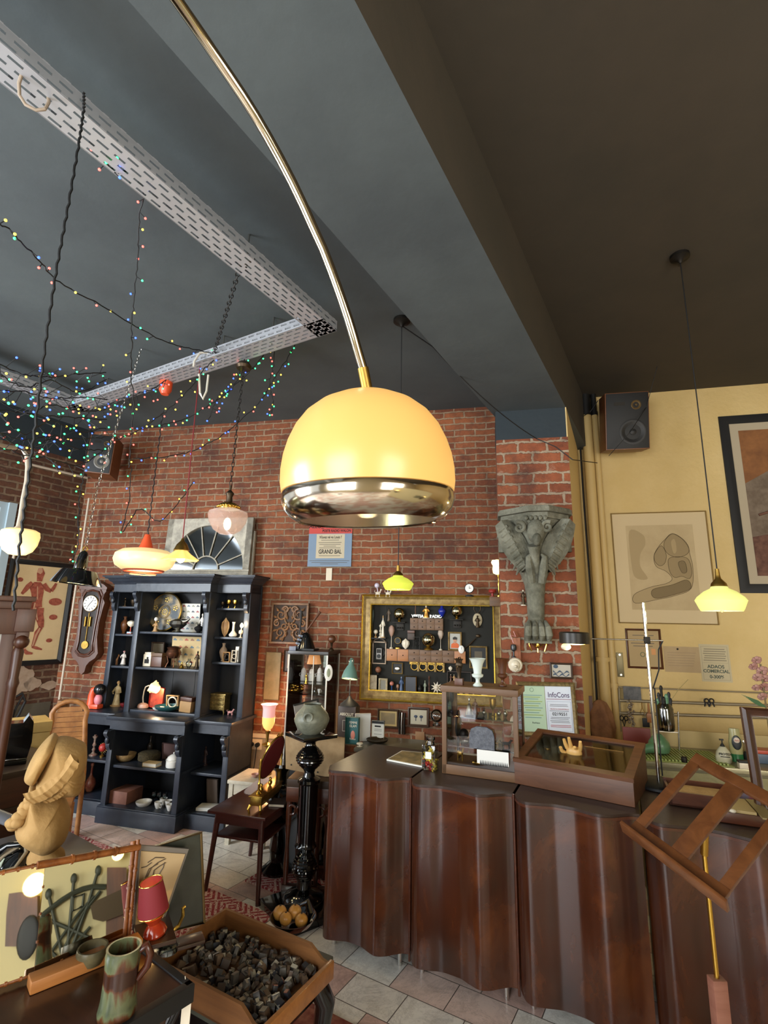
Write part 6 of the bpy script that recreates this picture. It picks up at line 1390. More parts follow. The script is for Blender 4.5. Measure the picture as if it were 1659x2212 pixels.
# rear worktop with small pictures
RW = Frame((CTR.w(-.16,.62,0).x,CTR.w(-.16,.62,0).y),math.degrees(CTR.rot) + 8)
t = thing('back_cabinet','low dark cabinet with a grey marbled top behind the end of the counter','cabinet',RW.w(0,0,0),RW.rot)
MB().bx(0,.46,.03,.40,0,.835).build('body',M_blk,t); MB().bx(-.01,.47,.0,.42,.835,.86,.003).build('top',mat('grey_green_stone_top','#4a473c',.3,col2='#625e50',scale=8),t)
ZRW = .861
def r_(kind,name,label,cat,x,y,w_,h_,m,yl=.3,**kw): return put(kind,name,label,cat,RW,x,y,w_,h_,m,yl,ZRW,**kw)
o = RW.w(.06,.34,ZRW)
b = r_('box','black_tin_box','black box with cream lettering reading ABSOLUT under the teal desk lamp','box',752,1600,40,62,[M_dkb,M_dkb],.33,lid=False)
k = mpp(b.location); text('lettering','ABSOLUT',M_cer,b,0,46 * k,8 * k,-.0975 if False else -40 * k * .35 - .001,sx=.9,bold=.0006); MB().ring(-9 * k,9 * k,12 * k,34 * k,.002,-40 * k * .35 - .001,-40 * k * .35).build('emblem',M_cer,b)
lz = ZRW + 62 * k + .0005
# teal desk lamp
o = b.location.copy(); o.z = lz; s = mpp(o)
t = thing('teal_desk_lamp','teal metal desk lamp with a lit reflector and black base on the lettered box','desk lamp',o,RW.rot)
MB().lathe([(21 * s,0),(20 * s,3 * s),(6 * s,14 * s),(2 * s,20 * s)],28).build('base',M_blk,t)
MB().cyl((0,0,16 * s),(0,0,58 * s),.0045).build('stem',M_blk,t)
Ms = Matrix.Translation((0,-4 * s,55 * s)) @ Matrix.Rotation(math.radians(-14),4,'X')
MB().shell([(17.5 * s,0),(17 * s,6 * s),(14 * s,16 * s),(9 * s,26 * s),(6 * s,30 * s),(5.5 * s,40 * s),(3 * s,44 * s)],.003,36,M=Ms).build('lamp_shade',mat('teal_enamel','#5c7c72',.35),t)
MB().lathe([(16.6 * s,1 * s),(10 * s,14 * s),(.01,18 * s)],30,M=Ms).build('reflector',lit('warm_reflector','#e0c890','#ffd890',.8),t)
MB().torus((0,0,92 * s),4 * s,.003,14,6,'y').build('ring',M_steel,t)
point('teal_lamp_light',o + Vector((0,-.06,48 * s)),1.5,(1,.8,.5),.04)
b = r_('picture','teal_book','teal hardback book with a pinkish cover picture standing on the back cabinet','book',762,1612,30,54,[pm('#24504e',.5),pm('#24504e',.5)],.12,ft=.01,d=.03)
k = mpp(b.location); text('lettering','FEMME',M_cer,b,0,42 * k,7 * k,-.008,sx=.9); text('lettering','ISLAM',M_cer,b,0,35 * k,7 * k,-.008,sx=.9); MB().ball((0,-.007,17 * k),(5 * k,.002,9 * k),12).build('cover_figure',pm('#b06a58'),b); text('lettering','Roman',M_cer,b,0,9 * k,5 * k,-.008)
r_('picture','white_card','blank white card leaning behind the teal book','card',782,1606,34,56,[pm('#a8a49e'),pm('#b8b4ac')],.22,ft=.01,spin=30)
b = r_('picture','clip_sign','white notice in a black clip standing on the back cabinet','sign',817,1592,28,40,[M_paper,M_paper],.28,ft=.01)
k = mpp(b.location); MB().bx(-15 * k,15 * k,-.012,-.006,34 * k,41 * k).cyl((0,-.009,40 * k),(0,-.009,47 * k),.003).build('clip',M_blk,b); MB().bx(-8 * k,6 * k,-.0065,-.0056,27 * k,30 * k).build('printed_line',M_ink,b)
for z_ in (22,19,12): MB().bx(-9 * k,8 * k,-.0065,-.0056,z_ * k,(z_ + 1) * k).build('small_print',pm('#8a8880'),b)
r_('dish','driftwood_piece','dark curved piece of wood in front of the clipped notice','wood piece',815,1598,48,8,M_bronze,.2)
t = r_('peg','pebble','pale rounded soap-like pebble on the back cabinet edge','pebble',777,1612,15,8,M_cer,.05)
put('picture','landscape_print','small framed landscape print on the bricks behind the clipped notice','framed print',BRICK,838,1572,46,38,[M_dkb,mat('landscape_paper','#86744f',.6,col2='#6b6048',scale=12),pm('#a8925e')],-.02,mat_=.1)
t = put('picture','birds_print','small dark framed print of two birds on the bricks beside the display case','framed print',BRICK,904,1570,46,40,[M_dkb,pm('#a8a08a',.6),pm('#a8a08a')],-.02,ft=.13)
k = mpp(t.location)
for x in (-6,6): MB().ball((x * k,-.007,21 * k),(4 * k,.002,3 * k),8).bx((x - .6) * k,(x + .6) * k,-.009,-.006,12 * k,20 * k).build('printed_bird',pm('#2a3548'),t)
t = put('box','paper_tag','small pale paper tag hanging on the bricks below the birds print','tag',BRICK,907,1604,20,22,pm('#8f6b48'),-.01,lid=False,d=.004)
t = put('globe','glass_float','clear glass ball hanging beside the display case','glass ball',BRICK,943,1568,28,34,[M_glasst,M_glasst],-.10)
t = thing('pipe_bundle','row of hanging dark keys and tubes on the bricks between the two prints','keys',BRICK.hit(868,1570,-.03),BRICK.rot)
for i in range(3): MB().tube([(i * .022 - .02,0,.12),(i * .022 - .022,-.01,.03),(i * .022 - .02,0,-.06)],[.006,.008,.01],8).build('tube',[M_iron,M_silver,M_iron][i],t)
t = thing('white_rail','white rail on the wall behind the display case','rail',BRICK.hit(1040,1632,-.05),BRICK.rot); MB().cyl((-.22,0,0),(.28,0,-.005),.012).build('tube',M_cordw,t)
M_ = BRICK.hit(890,1618,-.12); t = thing('wall_ledge','narrow pale ledge on the bricks behind the counter','ledge',M_,BRICK.rot); MB().bx(-.1,.14,0,.12,-.015,0).build('board',M_cer,t)
# ---------------------------------------------------------------- yellow wall
def yquad(x0,y0,x1,y1,yl=-.01):
    a = YEL.loc(x0,y1,yl); b = YEL.loc(x1,y0,yl); return (a[0] + b[0]) / 2,a[1],b[0] - a[0],b[1] - a[1]
def on_yel(name,label,cat,x0,y0,x1,y1,yl=0.):
    cx,z0,W_,H_ = yquad(x0,y0,x1,y1,yl - .01); return thing(name,label,cat,YEL.w(cx,yl,z0),YEL.rot),W_,H_
t,W_,H_ = on_yel('arm_drawing','large thin-framed pencil drawing of a muscular bent arm on the yellow wall','framed drawing',1337,1103,1525,1346)
b_picture(t,W_,H_,[mat('thin_pale_frame','#9b8352',.4,.3),mat('drawing_paper','#b09a72',.7,col2='#bfaa82',scale=2),mat('drawing_mount','#c9b48c',.7)],.012,mat_=.14)
pr_ = [c for c in t.children if c.name.startswith('print')][0]
M_g1,M_g2,M_g3 = pm('#94805c',.8),pm('#7c6a4a',.8),pm('#a6916a',.8); M_ol = pm('#5c4c34',.8)
def apx(x,y): X,Y = 1220 + x * .2646,800 + y * .2646; a_,z_ = YEL.loc(X,Y,-.02); c_ = YEL.inv(t.location); return (a_ - c_.x,z_ - c_.z)
def shape(pts,m,y,nm):
    P_ = [Vector((*apx(*p),0)) for p in pts]; out = []; n = len(P_)
    for i in range(n):
        p0,p1,p2,p3 = P_[i - 1],P_[i],P_[(i + 1) % n],P_[(i + 2) % n]
        for k in range(5):
            u_ = k / 5; q_ = .5 * ((2 * p1) + (p2 - p0) * u_ + (2 * p0 - 5 * p1 + 4 * p2 - p3) * u_ ** 2 + (3 * p1 - p0 - 3 * p2 + p3) * u_ ** 3); out.append((q_.x,q_.y))
    if m != M_g3 or nm == 'printed_arm': MB().tube([(x_,y - .0004,z_) for x_,z_ in out],.0018,4,True).build('pencil_outline',M_ol,pr_)
    return MB().prism(out,y,-.0056).build(nm,m,pr_)
shape([(820,1380),(880,1330),(960,1370),(1010,1430),(1025,1500),(1050,1620),(1035,1780),(900,1840),(760,1870),(580,1900),(570,1830),(700,1770),(830,1740),(880,1700),(830,1640),(750,1600),(730,1520),(760,1450)],M_g3,-.0075,'printed_arm')
shape([(820,1390),(880,1335),(960,1375),(1015,1450),(1000,1500),(920,1525),(850,1500),(815,1450)],M_g1,-.009,'printed_muscle')
shape([(735,1500),(790,1430),(830,1500),(820,1570),(780,1595),(740,1560)],M_g1,-.009,'printed_muscle')
shape([(850,1540),(930,1520),(1010,1540),(1040,1640),(1020,1700),(960,1680),(900,1690),(860,1640)],M_g1,-.009,'printed_muscle')
shape([(720,1790),(880,1750),(1000,1710),(1030,1780),(900,1830),(740,1860)],M_g2,-.009,'printed_forearm')
shape([(530,1310),(640,1340),(660,1420),(620,1500),(620,1600),(680,1700),(580,1690),(545,1560)],M_g3,-.007,'printed_shading')
shape([(870,1400),(900,1380),(915,1470),(890,1490)],M_g3,-.0098,'printed_highlight'); shape([(930,1570),(980,1560),(1000,1640),(960,1650)],M_g2,-.0098,'printed_shadow')
t,W_,H_ = on_yel('sepia_picture','large black framed sepia picture at the edge of the yellow wall','framed picture',1600,884,1790,1281)
x0 = YEL.loc(1600,1080,-.01)[0]
b_picture(t,W_,H_,[M_blk,mat('sepia_paper','#6b4222',.7,col2='#8a5a30',scale=5),pm('#a89a80',.7)],.09,mat_=.08)
pr_ = [c for c in t.children if c.name.startswith('print')][0]; k = .17 * min(W_,H_)
MB().prism([(-W_ / 2 + k,H_ * .60),(W_ / 2 - k,H_ * .8),(W_ / 2 - k,k),(-W_ / 2 + k,k)],-.0075,-.0056).build('printed_ground',mat('sepia_grey','#7a6a58',.7,col2='#5a4a3a',scale=7),pr_)
MB().prism([(-W_ / 2 + k,H_ * .30),(W_ / 2 - k,H_ * .36),(W_ / 2 - k,k),(-W_ / 2 + k,k)],-.009,-.0076).cyl((-W_ * .25,-.012,H_ * .42),(W_ * .2,-.012,H_ * .5),.012).build('printed_figures',mat('sepia_dark','#4a2c20',.7,col2='#6d4a3a',scale=14),pr_)
t,W_,H_ = on_yel('framed_certificate','small brown framed certificate on the yellow wall behind the chrome lamp pole','certificate',1357,1359,1426,1443)
b_picture(t,W_,H_,[M_walnut,pm('#a88f62',.6)],.06)
pr_ = [c for c in t.children if c.name.startswith('print')][0]
for i,(a,b,z_) in enumerate(((-.3,.3,.82),(-.36,.36,.7),(-.36,.3,.62),(-.3,.25,.55))): MB().bx(a * W_,b * W_,-.0065,-.0055,z_ * H_,z_ * H_ + .008).build('small_print',pm('#6a5a44'),pr_)
MB().bx(W_ * .2,W_ * .32,-.0065,-.0055,H_ * .35,H_ * .5).build('orange_sticker',pm('#c98a4a'),pr_); MB().torus((-W_ * .05,-.0065,H_ * .35),.02,.004,14,5,'y').build('seal',pm('#6a6a44'),pr_)
t,W_,H_ = on_yel('paper_notice','pale crumpled handwritten paper taped between the certificate and the printed notice','paper',1438,1398,1510,1451)
MB().bx(-W_ / 2,W_ / 2,-.003,0,0,H_).build('sheet',mat('yellowed_paper','#a88f68',.7,col2='#b29a74',scale=4),t)
for i in range(6): MB().bx(-W_ * .4,W_ * (.3 + .02 * i),-.0036,-.003,H_ * (.25 + .1 * i),H_ * (.25 + .1 * i) + .003).build('handwriting',pm('#8a745c'),t)
MB().ball((-W_ * .1,-.006,H_ * .9),.009,8).build('pin',M_blk,t)
t,W_,H_ = on_yel('price_notice','white paper notice reading ADAOS COMERCIAL 0-300 percent taped to the yellow wall','notice',1518,1393,1574,1472)
MB().bx(-W_ / 2,W_ / 2,-.003,0,0,H_).build('sheet',pm('#b9ab88',.6),t); MB().ring(-W_ * .44,W_ * .44,H_ * .05,H_ * .94,.002,-.0036,-.003).build('border',pm('#8a8068'),t)
MB().bx(-W_ * .42,W_ * .42,-.0036,-.003,H_ * .5,H_ * .505).build('rule',pm('#8a8068'),t)
for s_,z_,sz_ in (('ADAOS',.40,.17),('COMERCIAL',.28,.16),('0-300%',.13,.16)): text('lettering',s_,pm('#3f4a3c'),t,0,H_ * z_,W_ * sz_ * .98,-.0036,bold=.0012)
for i in range(6): MB().bx(-W_ * (.38 - .02 * (i % 3)),W_ * (.38 - .03 * (i % 2)),-.0036,-.003,H_ * (.56 + .06 * i),H_ * (.56 + .06 * i) + .007).build('small_print',pm('#7a7058'),t)
t,W_,H_ = on_yel('metal_wall_plate','small vertical grey metal plate on the yellow wall beside the pipes','plate',1335,1410,1345,1462)
MB().bx(-W_ / 2,W_ / 2,-.012,0,0,H_,.003).build('plate',pm('#6e6446',.4,.5),t); MB().cyl((0,-.014,.02),(0,-.012,.02),.01).cyl((0,-.014,H_ - .02),(0,-.012,H_ - .02),.01).build('screws',M_steel,t)
# kitchen rails
for y0,y1,r_,lab in ((1484,1497,.006,'topmost thin grey rail on the yellow wall'),(1513,1524,.013,'middle grey rail on the yellow wall, holding two black clips'),(1540,1550,.013,'lowest grey rail on the yellow wall above the soap bottles')):
    a,b = YEL.hit(1337,y0,-.05),YEL.hit(1680,y1,-.05); b.z = a.z - (.0)
    tag(MB().cyl(a,YEL.hit(1680,y1 + 1,-.05),r_).cyl(a,a + YEL.n * .05,r_).build('wall_rail',mat('grey_rail','#8c8068',.4,.4)),lab,'rail')
a,b = YEL.hit(1337,1486,-.05),YEL.hit(1341,1580,-.05)
tag(MB().cyl(a,b,.009).build('wall_rail',MATS['grey_rail']),'short upright end piece joining the grey wall rails','rail')
for x,lab in ((1526,'nearer the knives'),(1537,'nearer the soap bottles')):
    o = YEL.hit(x,1514,-.065); t = thing('black_clip','black clip hanging on the middle rail, ' + lab,'clip',o,YEL.rot)
    MB().torus((0,0,0),.018,.006,14,6,'y').cyl((-.01,0,-.015),(-.02,0,-.05),.006).cyl((.01,0,-.015),(.018,0,-.05),.006).build('body',M_blk,t)
t,W_,H_ = on_yel('wall_photo','dark black-and-white photograph hung at the end of the grey rails','photograph',1348,1484,1384,1511,-.06)
MB().bx(-W_ / 2,W_ / 2,-.003,0,0,H_).build('sheet',mat('dark_photo','#20222a',.4,col2='#5c5a58',scale=14),t)
def hangs(name,label,x,y,kind):
    o = YEL.hit(x,y,-.075); t = thing(name,label,'utensil',o,YEL.rot)
    if kind == 'scissors':
        for s_ in (-1,1): MB().torus((s_ * .02,0,-.03),.02,.005,14,6,'y',sx=.8).build('grip',M_blk,t); MB().cyl((s_ * .012,0,-.05),(-s_ * .004,0,-.13),.005,.002).build('blade',M_blk,t)
    if kind == 'wallet': MB().box((0,0,-.07),(.06,.012,.08),bev=.005).build('body',M_blk,t); MB().tube([(0,0,-.03),(-.01,0,-.01),(0,0,0)],.003,5).build('loop',M_steel,t)
    if kind == 'whisk': MB().tube([(0,0,0),(0,0,-.05)],.004,6).tube([(0,0,-.05),(-.02,0,-.09),(0,0,-.13),(.02,0,-.09),(0,0,-.05)],.003,6).build('wire',M_brassd,t)
    if kind == 'brush': MB().cyl((0,0,0),(0,0,-.09),.006,.012).box((0,0,-.13),(.045,.015,.08),bev=.004).build('body',M_pine,t)
hangs('black_scissors','black scissors hanging from the lowest rail by the corner pipe',1347,1544,'scissors'); hangs('black_pouch','small black pouch hanging from the lowest rail beside the chrome pole',1394,1544,'wallet')
hangs('wire_whisk','thin brass wire utensil hanging from the middle rail',1386,1517,'whisk'); hangs('wooden_brush','brown wooden brush hanging from the middle rail beside the chrome pole',1400,1519,'brush')
o = YEL.hit(1362,1514,-.09); t = thing('charm_garland','garland of little silver and brown charms hanging from the grey rail','garland',o,YEL.rot)
mb = MB(); r_ = random.Random(9)
for i in range(34): mb.ball((r_.uniform(-.025,.025),r_.uniform(-.01,.01),-.34 * i / 34),(r_.uniform(.008,.016),.01,r_.uniform(.008,.014)),7)
mb.cyl((0,0,.02),(0,0,-.34),.003).build('charms',mat('mixed_charms','#5a3e2a',.4,.4,col2='#a8a090',scale=30),t)
# corner board, cloth
o = PIER.hit(1256,1500,.28); t = thing('dark_board','narrow dark board standing upright in the corner behind the disc lamp','board',YEL.hit(1256,1415,-.12),YEL.rot)
MB().bx(-.04,.04,-.012,.012,0,.45,.003).bx(.0,.03,-.014,-.012,.1,.38).build('board',M_dkb,t)
o = YEL.hit(1300,1592,-.6); t = thing('wrapped_bundle','brown crumpled cloth bundle standing in the corner by the yellow pipes','bundle',o,YEL.rot)
MB().lathe([(.10,0),(.11,.08),(.085,.2),(.05,.28),(.015,.3)],26,sy=.7,rfun=lambda a,z: 1 + .16 * math.sin(a * 5 + z * 8)).build('cloth',mat('brown_cloth','#5f3c22',.85,col2='#8a6040',scale=7,bump=.5,bscale=12),t)
MB().bx(-.14,-.06,-.03,-.01,.05,.33,.002).build('book',pm('#4a241c'),t)
# sink bench
sb = at_z(1388,1644,.85); SB = Frame((sb.x,sb.y),math.degrees(YEL.rot)); SW = 1.55
t = thing('sink_bench','tiled bench with a steel sink and green tray below the yellow wall','bench',(sb.x,sb.y,0),SB.rot)
MB().bx(0,SW,.02,.55,0,.82).build('body',pm('#6b6448',.6),t); MB().bx(-.01,SW,0,.56,.82,.85,.003).build('top',mat('stainless_bench','#8a8468',.35,.5,bump=.1),t)
MB().bx(.0,SW,.012,.02,.45,.80).build('tiled_front',mat('olive_tile_front','#77704c',.45,col2='#868058',scale=3,bump=.3,bscale=60),t)
MB().bx(0,SW,.54,.56,.85,.97).build('splashback',mat('pale_splashback','#a08a58',.5),t)
mb = MB(); 
for i in range(24): mb.bx(.02 + i * .022,.032 + i * .022,.05,.42,.852,.862)
mb.bx(.0,.56,.02,.45,.85,.853).build('drainer',pm('#8f9a58',.4),t)
def sb_(kind,name,label,cat,x,y,w_,h_,m,yl=.3,z=.851,**kw): return put(kind,name,label,cat,SB,x,y,w_,h_,m,yl,z,**kw)
# green funnel
o = SB.w(SB.loc(1425,1625,.2)[0],.2,.864); s = mpp(o); t = thing('green_funnel','green enamel jug with a wide tilted spout lying on the bench drainer','jug',o,SB.rot)
M_gr = mat('sage_green_enamel','#46694a',.3,col2='#527656',scale=4)
MB().lathe([(11 * s,0),(19 * s,4 * s),(22 * s,14 * s),(20 * s,24 * s),(13 * s,34 * s),(6 * s,40 * s)],30).build('body',M_gr,t)
MB().shell([(12 * s,0),(9 * s,18 * s),(10 * s,30 * s)],.003,24,M=Matrix.Translation((-10 * s,-.03,14 * s)) @ Matrix.Rotation(math.radians(-105),4,'Y')).build('spout',M_gr,t)
# utensil pot
t = sb_('jar','utensil_pot','clear pot full of dark kitchen utensils hanging before the yellow wall','pot',1444,1622,34,56,glass_mat('pot_glass','#a89a80',.1,1.2,.1),.38,.99)
k = mpp(t.location)
for i,(x,l,r0) in enumerate(((-8,40,3),(-3,55,3),(5,36,4),(9,42,3),(0,30,4),(-10,28,3),(11,30,3))): MB().cyl((x * k,.0,10 * k),(x * 1.2 * k,0,(32 + l) * k),r0 * .5 * k,r0 * k,8).ball((x * 1.2 * k,0,(32 + l) * k),(r0 * 1.2 * k,r0 * .6 * k,r0 * 2 * k),8).build('utensil',[M_blk,M_iron,M_gr][i % 3],t)
MB().tube([(12 * k,0,60 * k),(30 * k,0,85 * k),(52 * k,0,108 * k)],.0022,5).build('straw',pm('#8a7a4a'),t)
MB().bx(-20 * k,20 * k,-.03,.03,-2 * k,0).cyl((26 * k,0,40 * k),(20 * k,0,-58 * k),.006).build('holder',M_steel,t)
# soap bottles
o = SB.w(SB.loc(1562,1624,.12)[0],.12,.851); s = mpp(o)
t = thing('soap_dispenser','grey-white soap dispenser with a black pump on the bench','soap bottle',o,SB.rot)
MB().lathe([(12 * s,0),(15 * s,3 * s),(16 * s,12 * s),(13 * s,24 * s),(7 * s,32 * s),(5 * s,34 * s)],24,sy=.6).build('bottle',pm('#a8a48c',.3),t)
MB().cyl((0,0,34 * s),(0,0,40 * s),5 * s,2 * s).cyl((0,0,40 * s),(0,0,47 * s),1.2 * s).bx(-5 * s,3 * s,-1.4 * s,1.4 * s,46 * s,49 * s).build('pump',M_blk,t)
text('lettering','PROTEX',M_ink,t,0,20 * s,6.5 * s,-10 * s,bold=.0004); MB().bx(-9 * s,9 * s,-9.8 * s,-9.4 * s,14 * s,15.5 * s).build('printed_line',M_ink,t)
o = SB.w(SB.loc(1591,1626,.2)[0],.2,.851)
t = thing('dish_soap_bottle','clear and green washing-up liquid bottle with an oval black label','soap bottle',o,SB.rot)
MB().lathe([(12 * s,0),(13 * s,4 * s),(12.5 * s,16 * s)],24,sy=.6).build('green_liquid',pm('#245a34',.2),t)
MB().lathe([(12.5 * s,16 * s),(13.5 * s,40 * s),(11 * s,56 * s),(10.5 * s,66 * s),(10 * s,68 * s)],24,sy=.6).build('bottle',pm('#8f8a60',.25),t)
MB().ball((0,-7.5 * s,40 * s),(9.5 * s,2 * s,15 * s),20).build('black_label',pm('#1c2226',.4),t); MB().ball((0,-9 * s,45 * s),(6 * s,1 * s,6 * s),16).build('white_disc',pm('#b8a898'),t)
text('lettering','Fairy',pm('#a03a2a'),t,0,45 * s,4.5 * s,-10.3 * s); 
sb_('jar','cutlery_cup','dark cup of forks and spoons beside the washing-up bottle','cup',1616,1628,18,22,[M_blk],.2)
cc = bpy.data.objects['cutlery_cup']; 
for i in range(4): MB().tube([(-.01 + i * .007,0,.05),(-.018 + i * .012,0,.12)],.003,6).ball((-.018 + i * .012,0,.13),(.008,.003,.014),8).build('fork',M_steel,cc)
sb_('box','black_scourer','black and cream scourer on the steel bench','sponge',1605,1643,20,16,[M_cer,M_blk],.02)
sb_('jar','small_ball_ornament','small dark ornament at the edge of the drainer','ornament',1478,1640,12,12,[M_iron],.05)
sb_('box','red_tray','dark red board standing behind the green enamel jug','board',1378,1624,55,38,[pm('#5a1c12',.5),pm('#5a1c12',.5)],.45,d=.02,lid=False)
sb_('box','blue_crate','blue and red plastic box at the end of the bench seen through the wooden frame','box',1650,1628,50,26,[pm('#3a4a5c',.4),pm('#a03a22',.4)],.25)
# desk slab behind counter with lamp pole
zl = .912; pb_ = at_z(1424,1697,zl); LP = Frame((pb_.x,pb_.y),-14.3)
t = thing('disc_lamp_stand','chrome pole lamp with a black disc shade on a long horizontal arm','desk lamp',(pb_.x,pb_.y,zl),LP.rot); s = mpp(pb_)
zt_ = z_at(pb_,1302) - zl; za = z_at(pb_,1383) - zl
MB().lathe([(.13,0),(.13,.012),(.12,.02),(.02,.024)],32).build('base',M_blk,t); MB().cyl((0,0,.02),(0,0,zt_),.0095).build('pole',M_chrome,t)
dcx = LP.loc(1241,1383,0)[0]; MB().cyl((dcx + .09,0,za),(LP.loc(1432,1384,0)[0],0,za),.004).build('arm',M_steel,t); MB().box((0,-.01,za),(.03,.03,.04),bev=.005).build('clamp',M_iron,t)
Rd = 34 * s; MB().shell([(Rd * .97,-.03),(Rd,-.028),(Rd,.03),(Rd * .9,.036),(.01,.038)],.003,40,c=(dcx,0,za)).build('disc_shade',pm('#26231f',.35,.4),t)
MB().lathe([(Rd * .93,-.026),(Rd * .6,-.034),(.01,-.038)],36,c=(dcx,0,za)).build('diffuser',lit('disc_diffuser','#e8d890','#fff08a',1.6),t)
MB().ball((dcx - .05,0,za - .05),(.028,.02,.02),12).build('side_knob',M_cer,t)
MB().tube([(LP.loc(1432,1384,0)[0],0,za),(.06,.01,za - .05),(.05,0,za - .16),(.012,0,za - .26),(.02,0,.5),(.02,0,.05)],.004,6).build('cord',M_cord,t)
point('disc_lamp_light',LP.w(dcx,0,zl + za - .07),3.5,(1,.9,.55),.06)
# things on the far counter section
def kt(px,py): return at_z(px,py,zl)
a,b = kt(1447,1738),kt(1522,1757)
t = thing('shallow_crate','shallow wooden drawer holding a worn cream folder on the far counter section','drawer',(a.x,a.y,zl),math.radians(-22)); w_ = .27
MB().bx(0,w_,0,.012,0,.06).bx(0,w_,.2,.212,0,.07).bx(0,.012,0,.21,0,.06).bx(w_ - .012,w_,0,.21,0,.06).bx(0,w_,0,.21,0,.008).build('body',M_mahog,t)
tag(MB().bx(.02,w_ - .02,.016,.19,.012,.05,.006).build('worn_folder',mat('worn_cream_card','#97764c',.8,col2='#b49468',scale=10,bump=.5),loc=(a.x,a.y,zl),rot=math.radians(-22)),'worn torn cream folder lying in the shallow wooden drawer','folder')
a = kt(1556,1776); t = thing('small_tray_box','wooden box with a framed cream card lying on it beside the leaning frame','box',(a.x,a.y,zl),math.radians(-22))
MB().bx(0,.2,0,.2,0,.045,.003).build('body',M_mahog,t); MB().bx(.01,.14,.0,.19,.046,.058,.002).build('card',pm('#a08a5c',.5),t); MB().ball((.05,-.01,.055),(.014,.01,.008),10).build('catch',M_cer,t); MB().bx(.15,.2,-.04,.22,.046,.052).build('strap',pm('#8a7a50',.6),t)
a = kt(1600,1730); tag(MB().ball((0,0,.02),(.09,.06,.035),14).build('blue_cloth',mat('blue_floral_cloth','#56707c',.9,col2='#7c4650',scale=12),loc=(a.x,a.y,zl + .012)),'folded blue and pink floral cloth behind the wooden book stand','cloth')
# leaning dark frame at the edge
a = kt(1652,1765); t = thing('tall_wooden_surround','tall dark wooden empty frame leaning at the picture edge behind the book stand','mirror',(a.x,a.y,zl),math.radians(-14)); t['category'] = 'frame'; t.rotation_euler = (math.radians(-8),math.radians(1),math.radians(-14))
zt_ = z_at(a,1530) - zl; MB().mold(-.03,.42,0,zt_,[(0,.01),(0,-.015),(.012,-.028),(.028,-.014),(.04,-.012),(.042,.0)]).build('frame',wood_mat('dark_brown_frame_wood','#2c170e','#4a2a1a',.3,stretch=(8,8,1),coat=.3),t)
# dried pink flowers
o = YEL.hit(1655,1528,-.9); t = thing('dried_flowers','dusty pink dried flower arrangement at the edge of the picture','flowers',o,YEL.rot); s = mpp(o)
M_fl = mat('dusty_pink_petal','#8a5a4e',.7,col2='#b08a80',scale=9); r_ = random.Random(4)
for i,(x,z_,q_) in enumerate(((-4,22,12),(2,42,13),(-14,40,10),(-8,62,13),(2,76,14),(-14,84,11),(-6,98,12),(6,60,12))):
    mb = MB()
    for k in range(7):
        a_ = k * .9; mb.ball((0,0,0),(q_ * .62 * s,q_ * .16 * s,q_ * .4 * s),9,M=Matrix.Translation((x * s + math.cos(a_) * q_ * .35 * s,-.01,z_ * s + math.sin(a_) * q_ * .35 * s)) @ Matrix.Rotation(a_,4,'Y') @ Matrix.Rotation(.5,4,'Z')) if False else mb.ball((x * s + math.cos(a_) * q_ * .4 * s,-.02 * math.sin(k),z_ * s + math.sin(a_) * q_ * .4 * s),(q_ * .42 * s,q_ * .15 * s,q_ * .34 * s),9)
    mb.build('flower',M_fl,t)
MB().cyl((0,0,-.2),(0,0,90 * s),.006).build('stem',pm('#6a5a38'),t)
for k in range(5): MB().tube([(0,0,0),(-14 * s,0,(4 + k * 2) * s),((-28 - k * 4) * s,0,(12 + k * 3) * s)],[.004,.006,.001],6).build('leaf',M_green,t)
# slanted wooden book stand
A_,C__,D_ = at_dist(1504,1629,2.34),at_dist(1357,1794,2.1),at_dist(1562,1950,1.94)
ex = (D_ - C__).normalized(); ey = (A_ - C__).normalized(); ez = ex.cross(ey).normalized(); ey = ez.cross(ex)
Mb = Matrix(((ex.x,ey.x,ez.x,C__.x),(ex.y,ey.y,ez.y,C__.y),(ex.z,ey.z,ez.z,C__.z),(0,0,0,1)))
if ez.z < 0: print('flip')
LX,LY = (D_ - C__).length,(A_ - C__).length + .0
ctr = Mb @ Vector((LX / 2,LY * .45,0)); pz = at_z(1552,2115,.0)
# the pole stands where it shows between the rails
dpl = math.hypot(ctr.x,ctr.y) + .02; pp = at_dist(1536,1990,dpl)
t = thing('book_stand','slanted brown wooden book stand on a thin brass pole in front of the counter','book stand',(pp.x,pp.y,0)); T_ = Matrix.Translation((-pp.x,-pp.y,0)) @ Mb
M_bs = wood_mat('brown_stand_wood','#4c2a15','#6e4222',.28,stretch=(2,2,2),coat=.25,scale=6)
rw = .042
MB().box((LX / 2,LY - rw / 2,0),(LX,rw,.018),bev=.002).build('top_rail',M_bs,t,M=T_)
MB().box((rw / 2 * .8,LY / 2,0),(rw * .75,LY - 2 * rw,.018),bev=.002).build('side_rail',M_bs,t,M=T_); MB().box((LX - rw / 2 * .8,LY / 2,0),(rw * .75,LY - 2 * rw,.018),bev=.002).build('side_rail',M_bs,t,M=T_)
MB().box((LX * .5,LY / 2,-.001),(.052,LY - 2 * rw,.016),bev=.002).build('middle_rail',M_bs,t,M=T_)
MB().box((LX / 2,rw / 2,0),(LX,rw,.018),bev=.002).build('bottom_rail',M_bs,t,M=T_)
MB().box((LX / 2,-.006,.012),(LX + .035,.012,.05),bev=.003).build('ledge',M_bs,t,M=T_)
cz = ctr.z
MB().cyl((0,0,.3),(0,0,cz - .02),.0075).cyl((0,0,cz - .1),tuple(Vector((ctr.x - pp.x,ctr.y - pp.y,cz - .01))),.012).build('pole',M_brass,t)
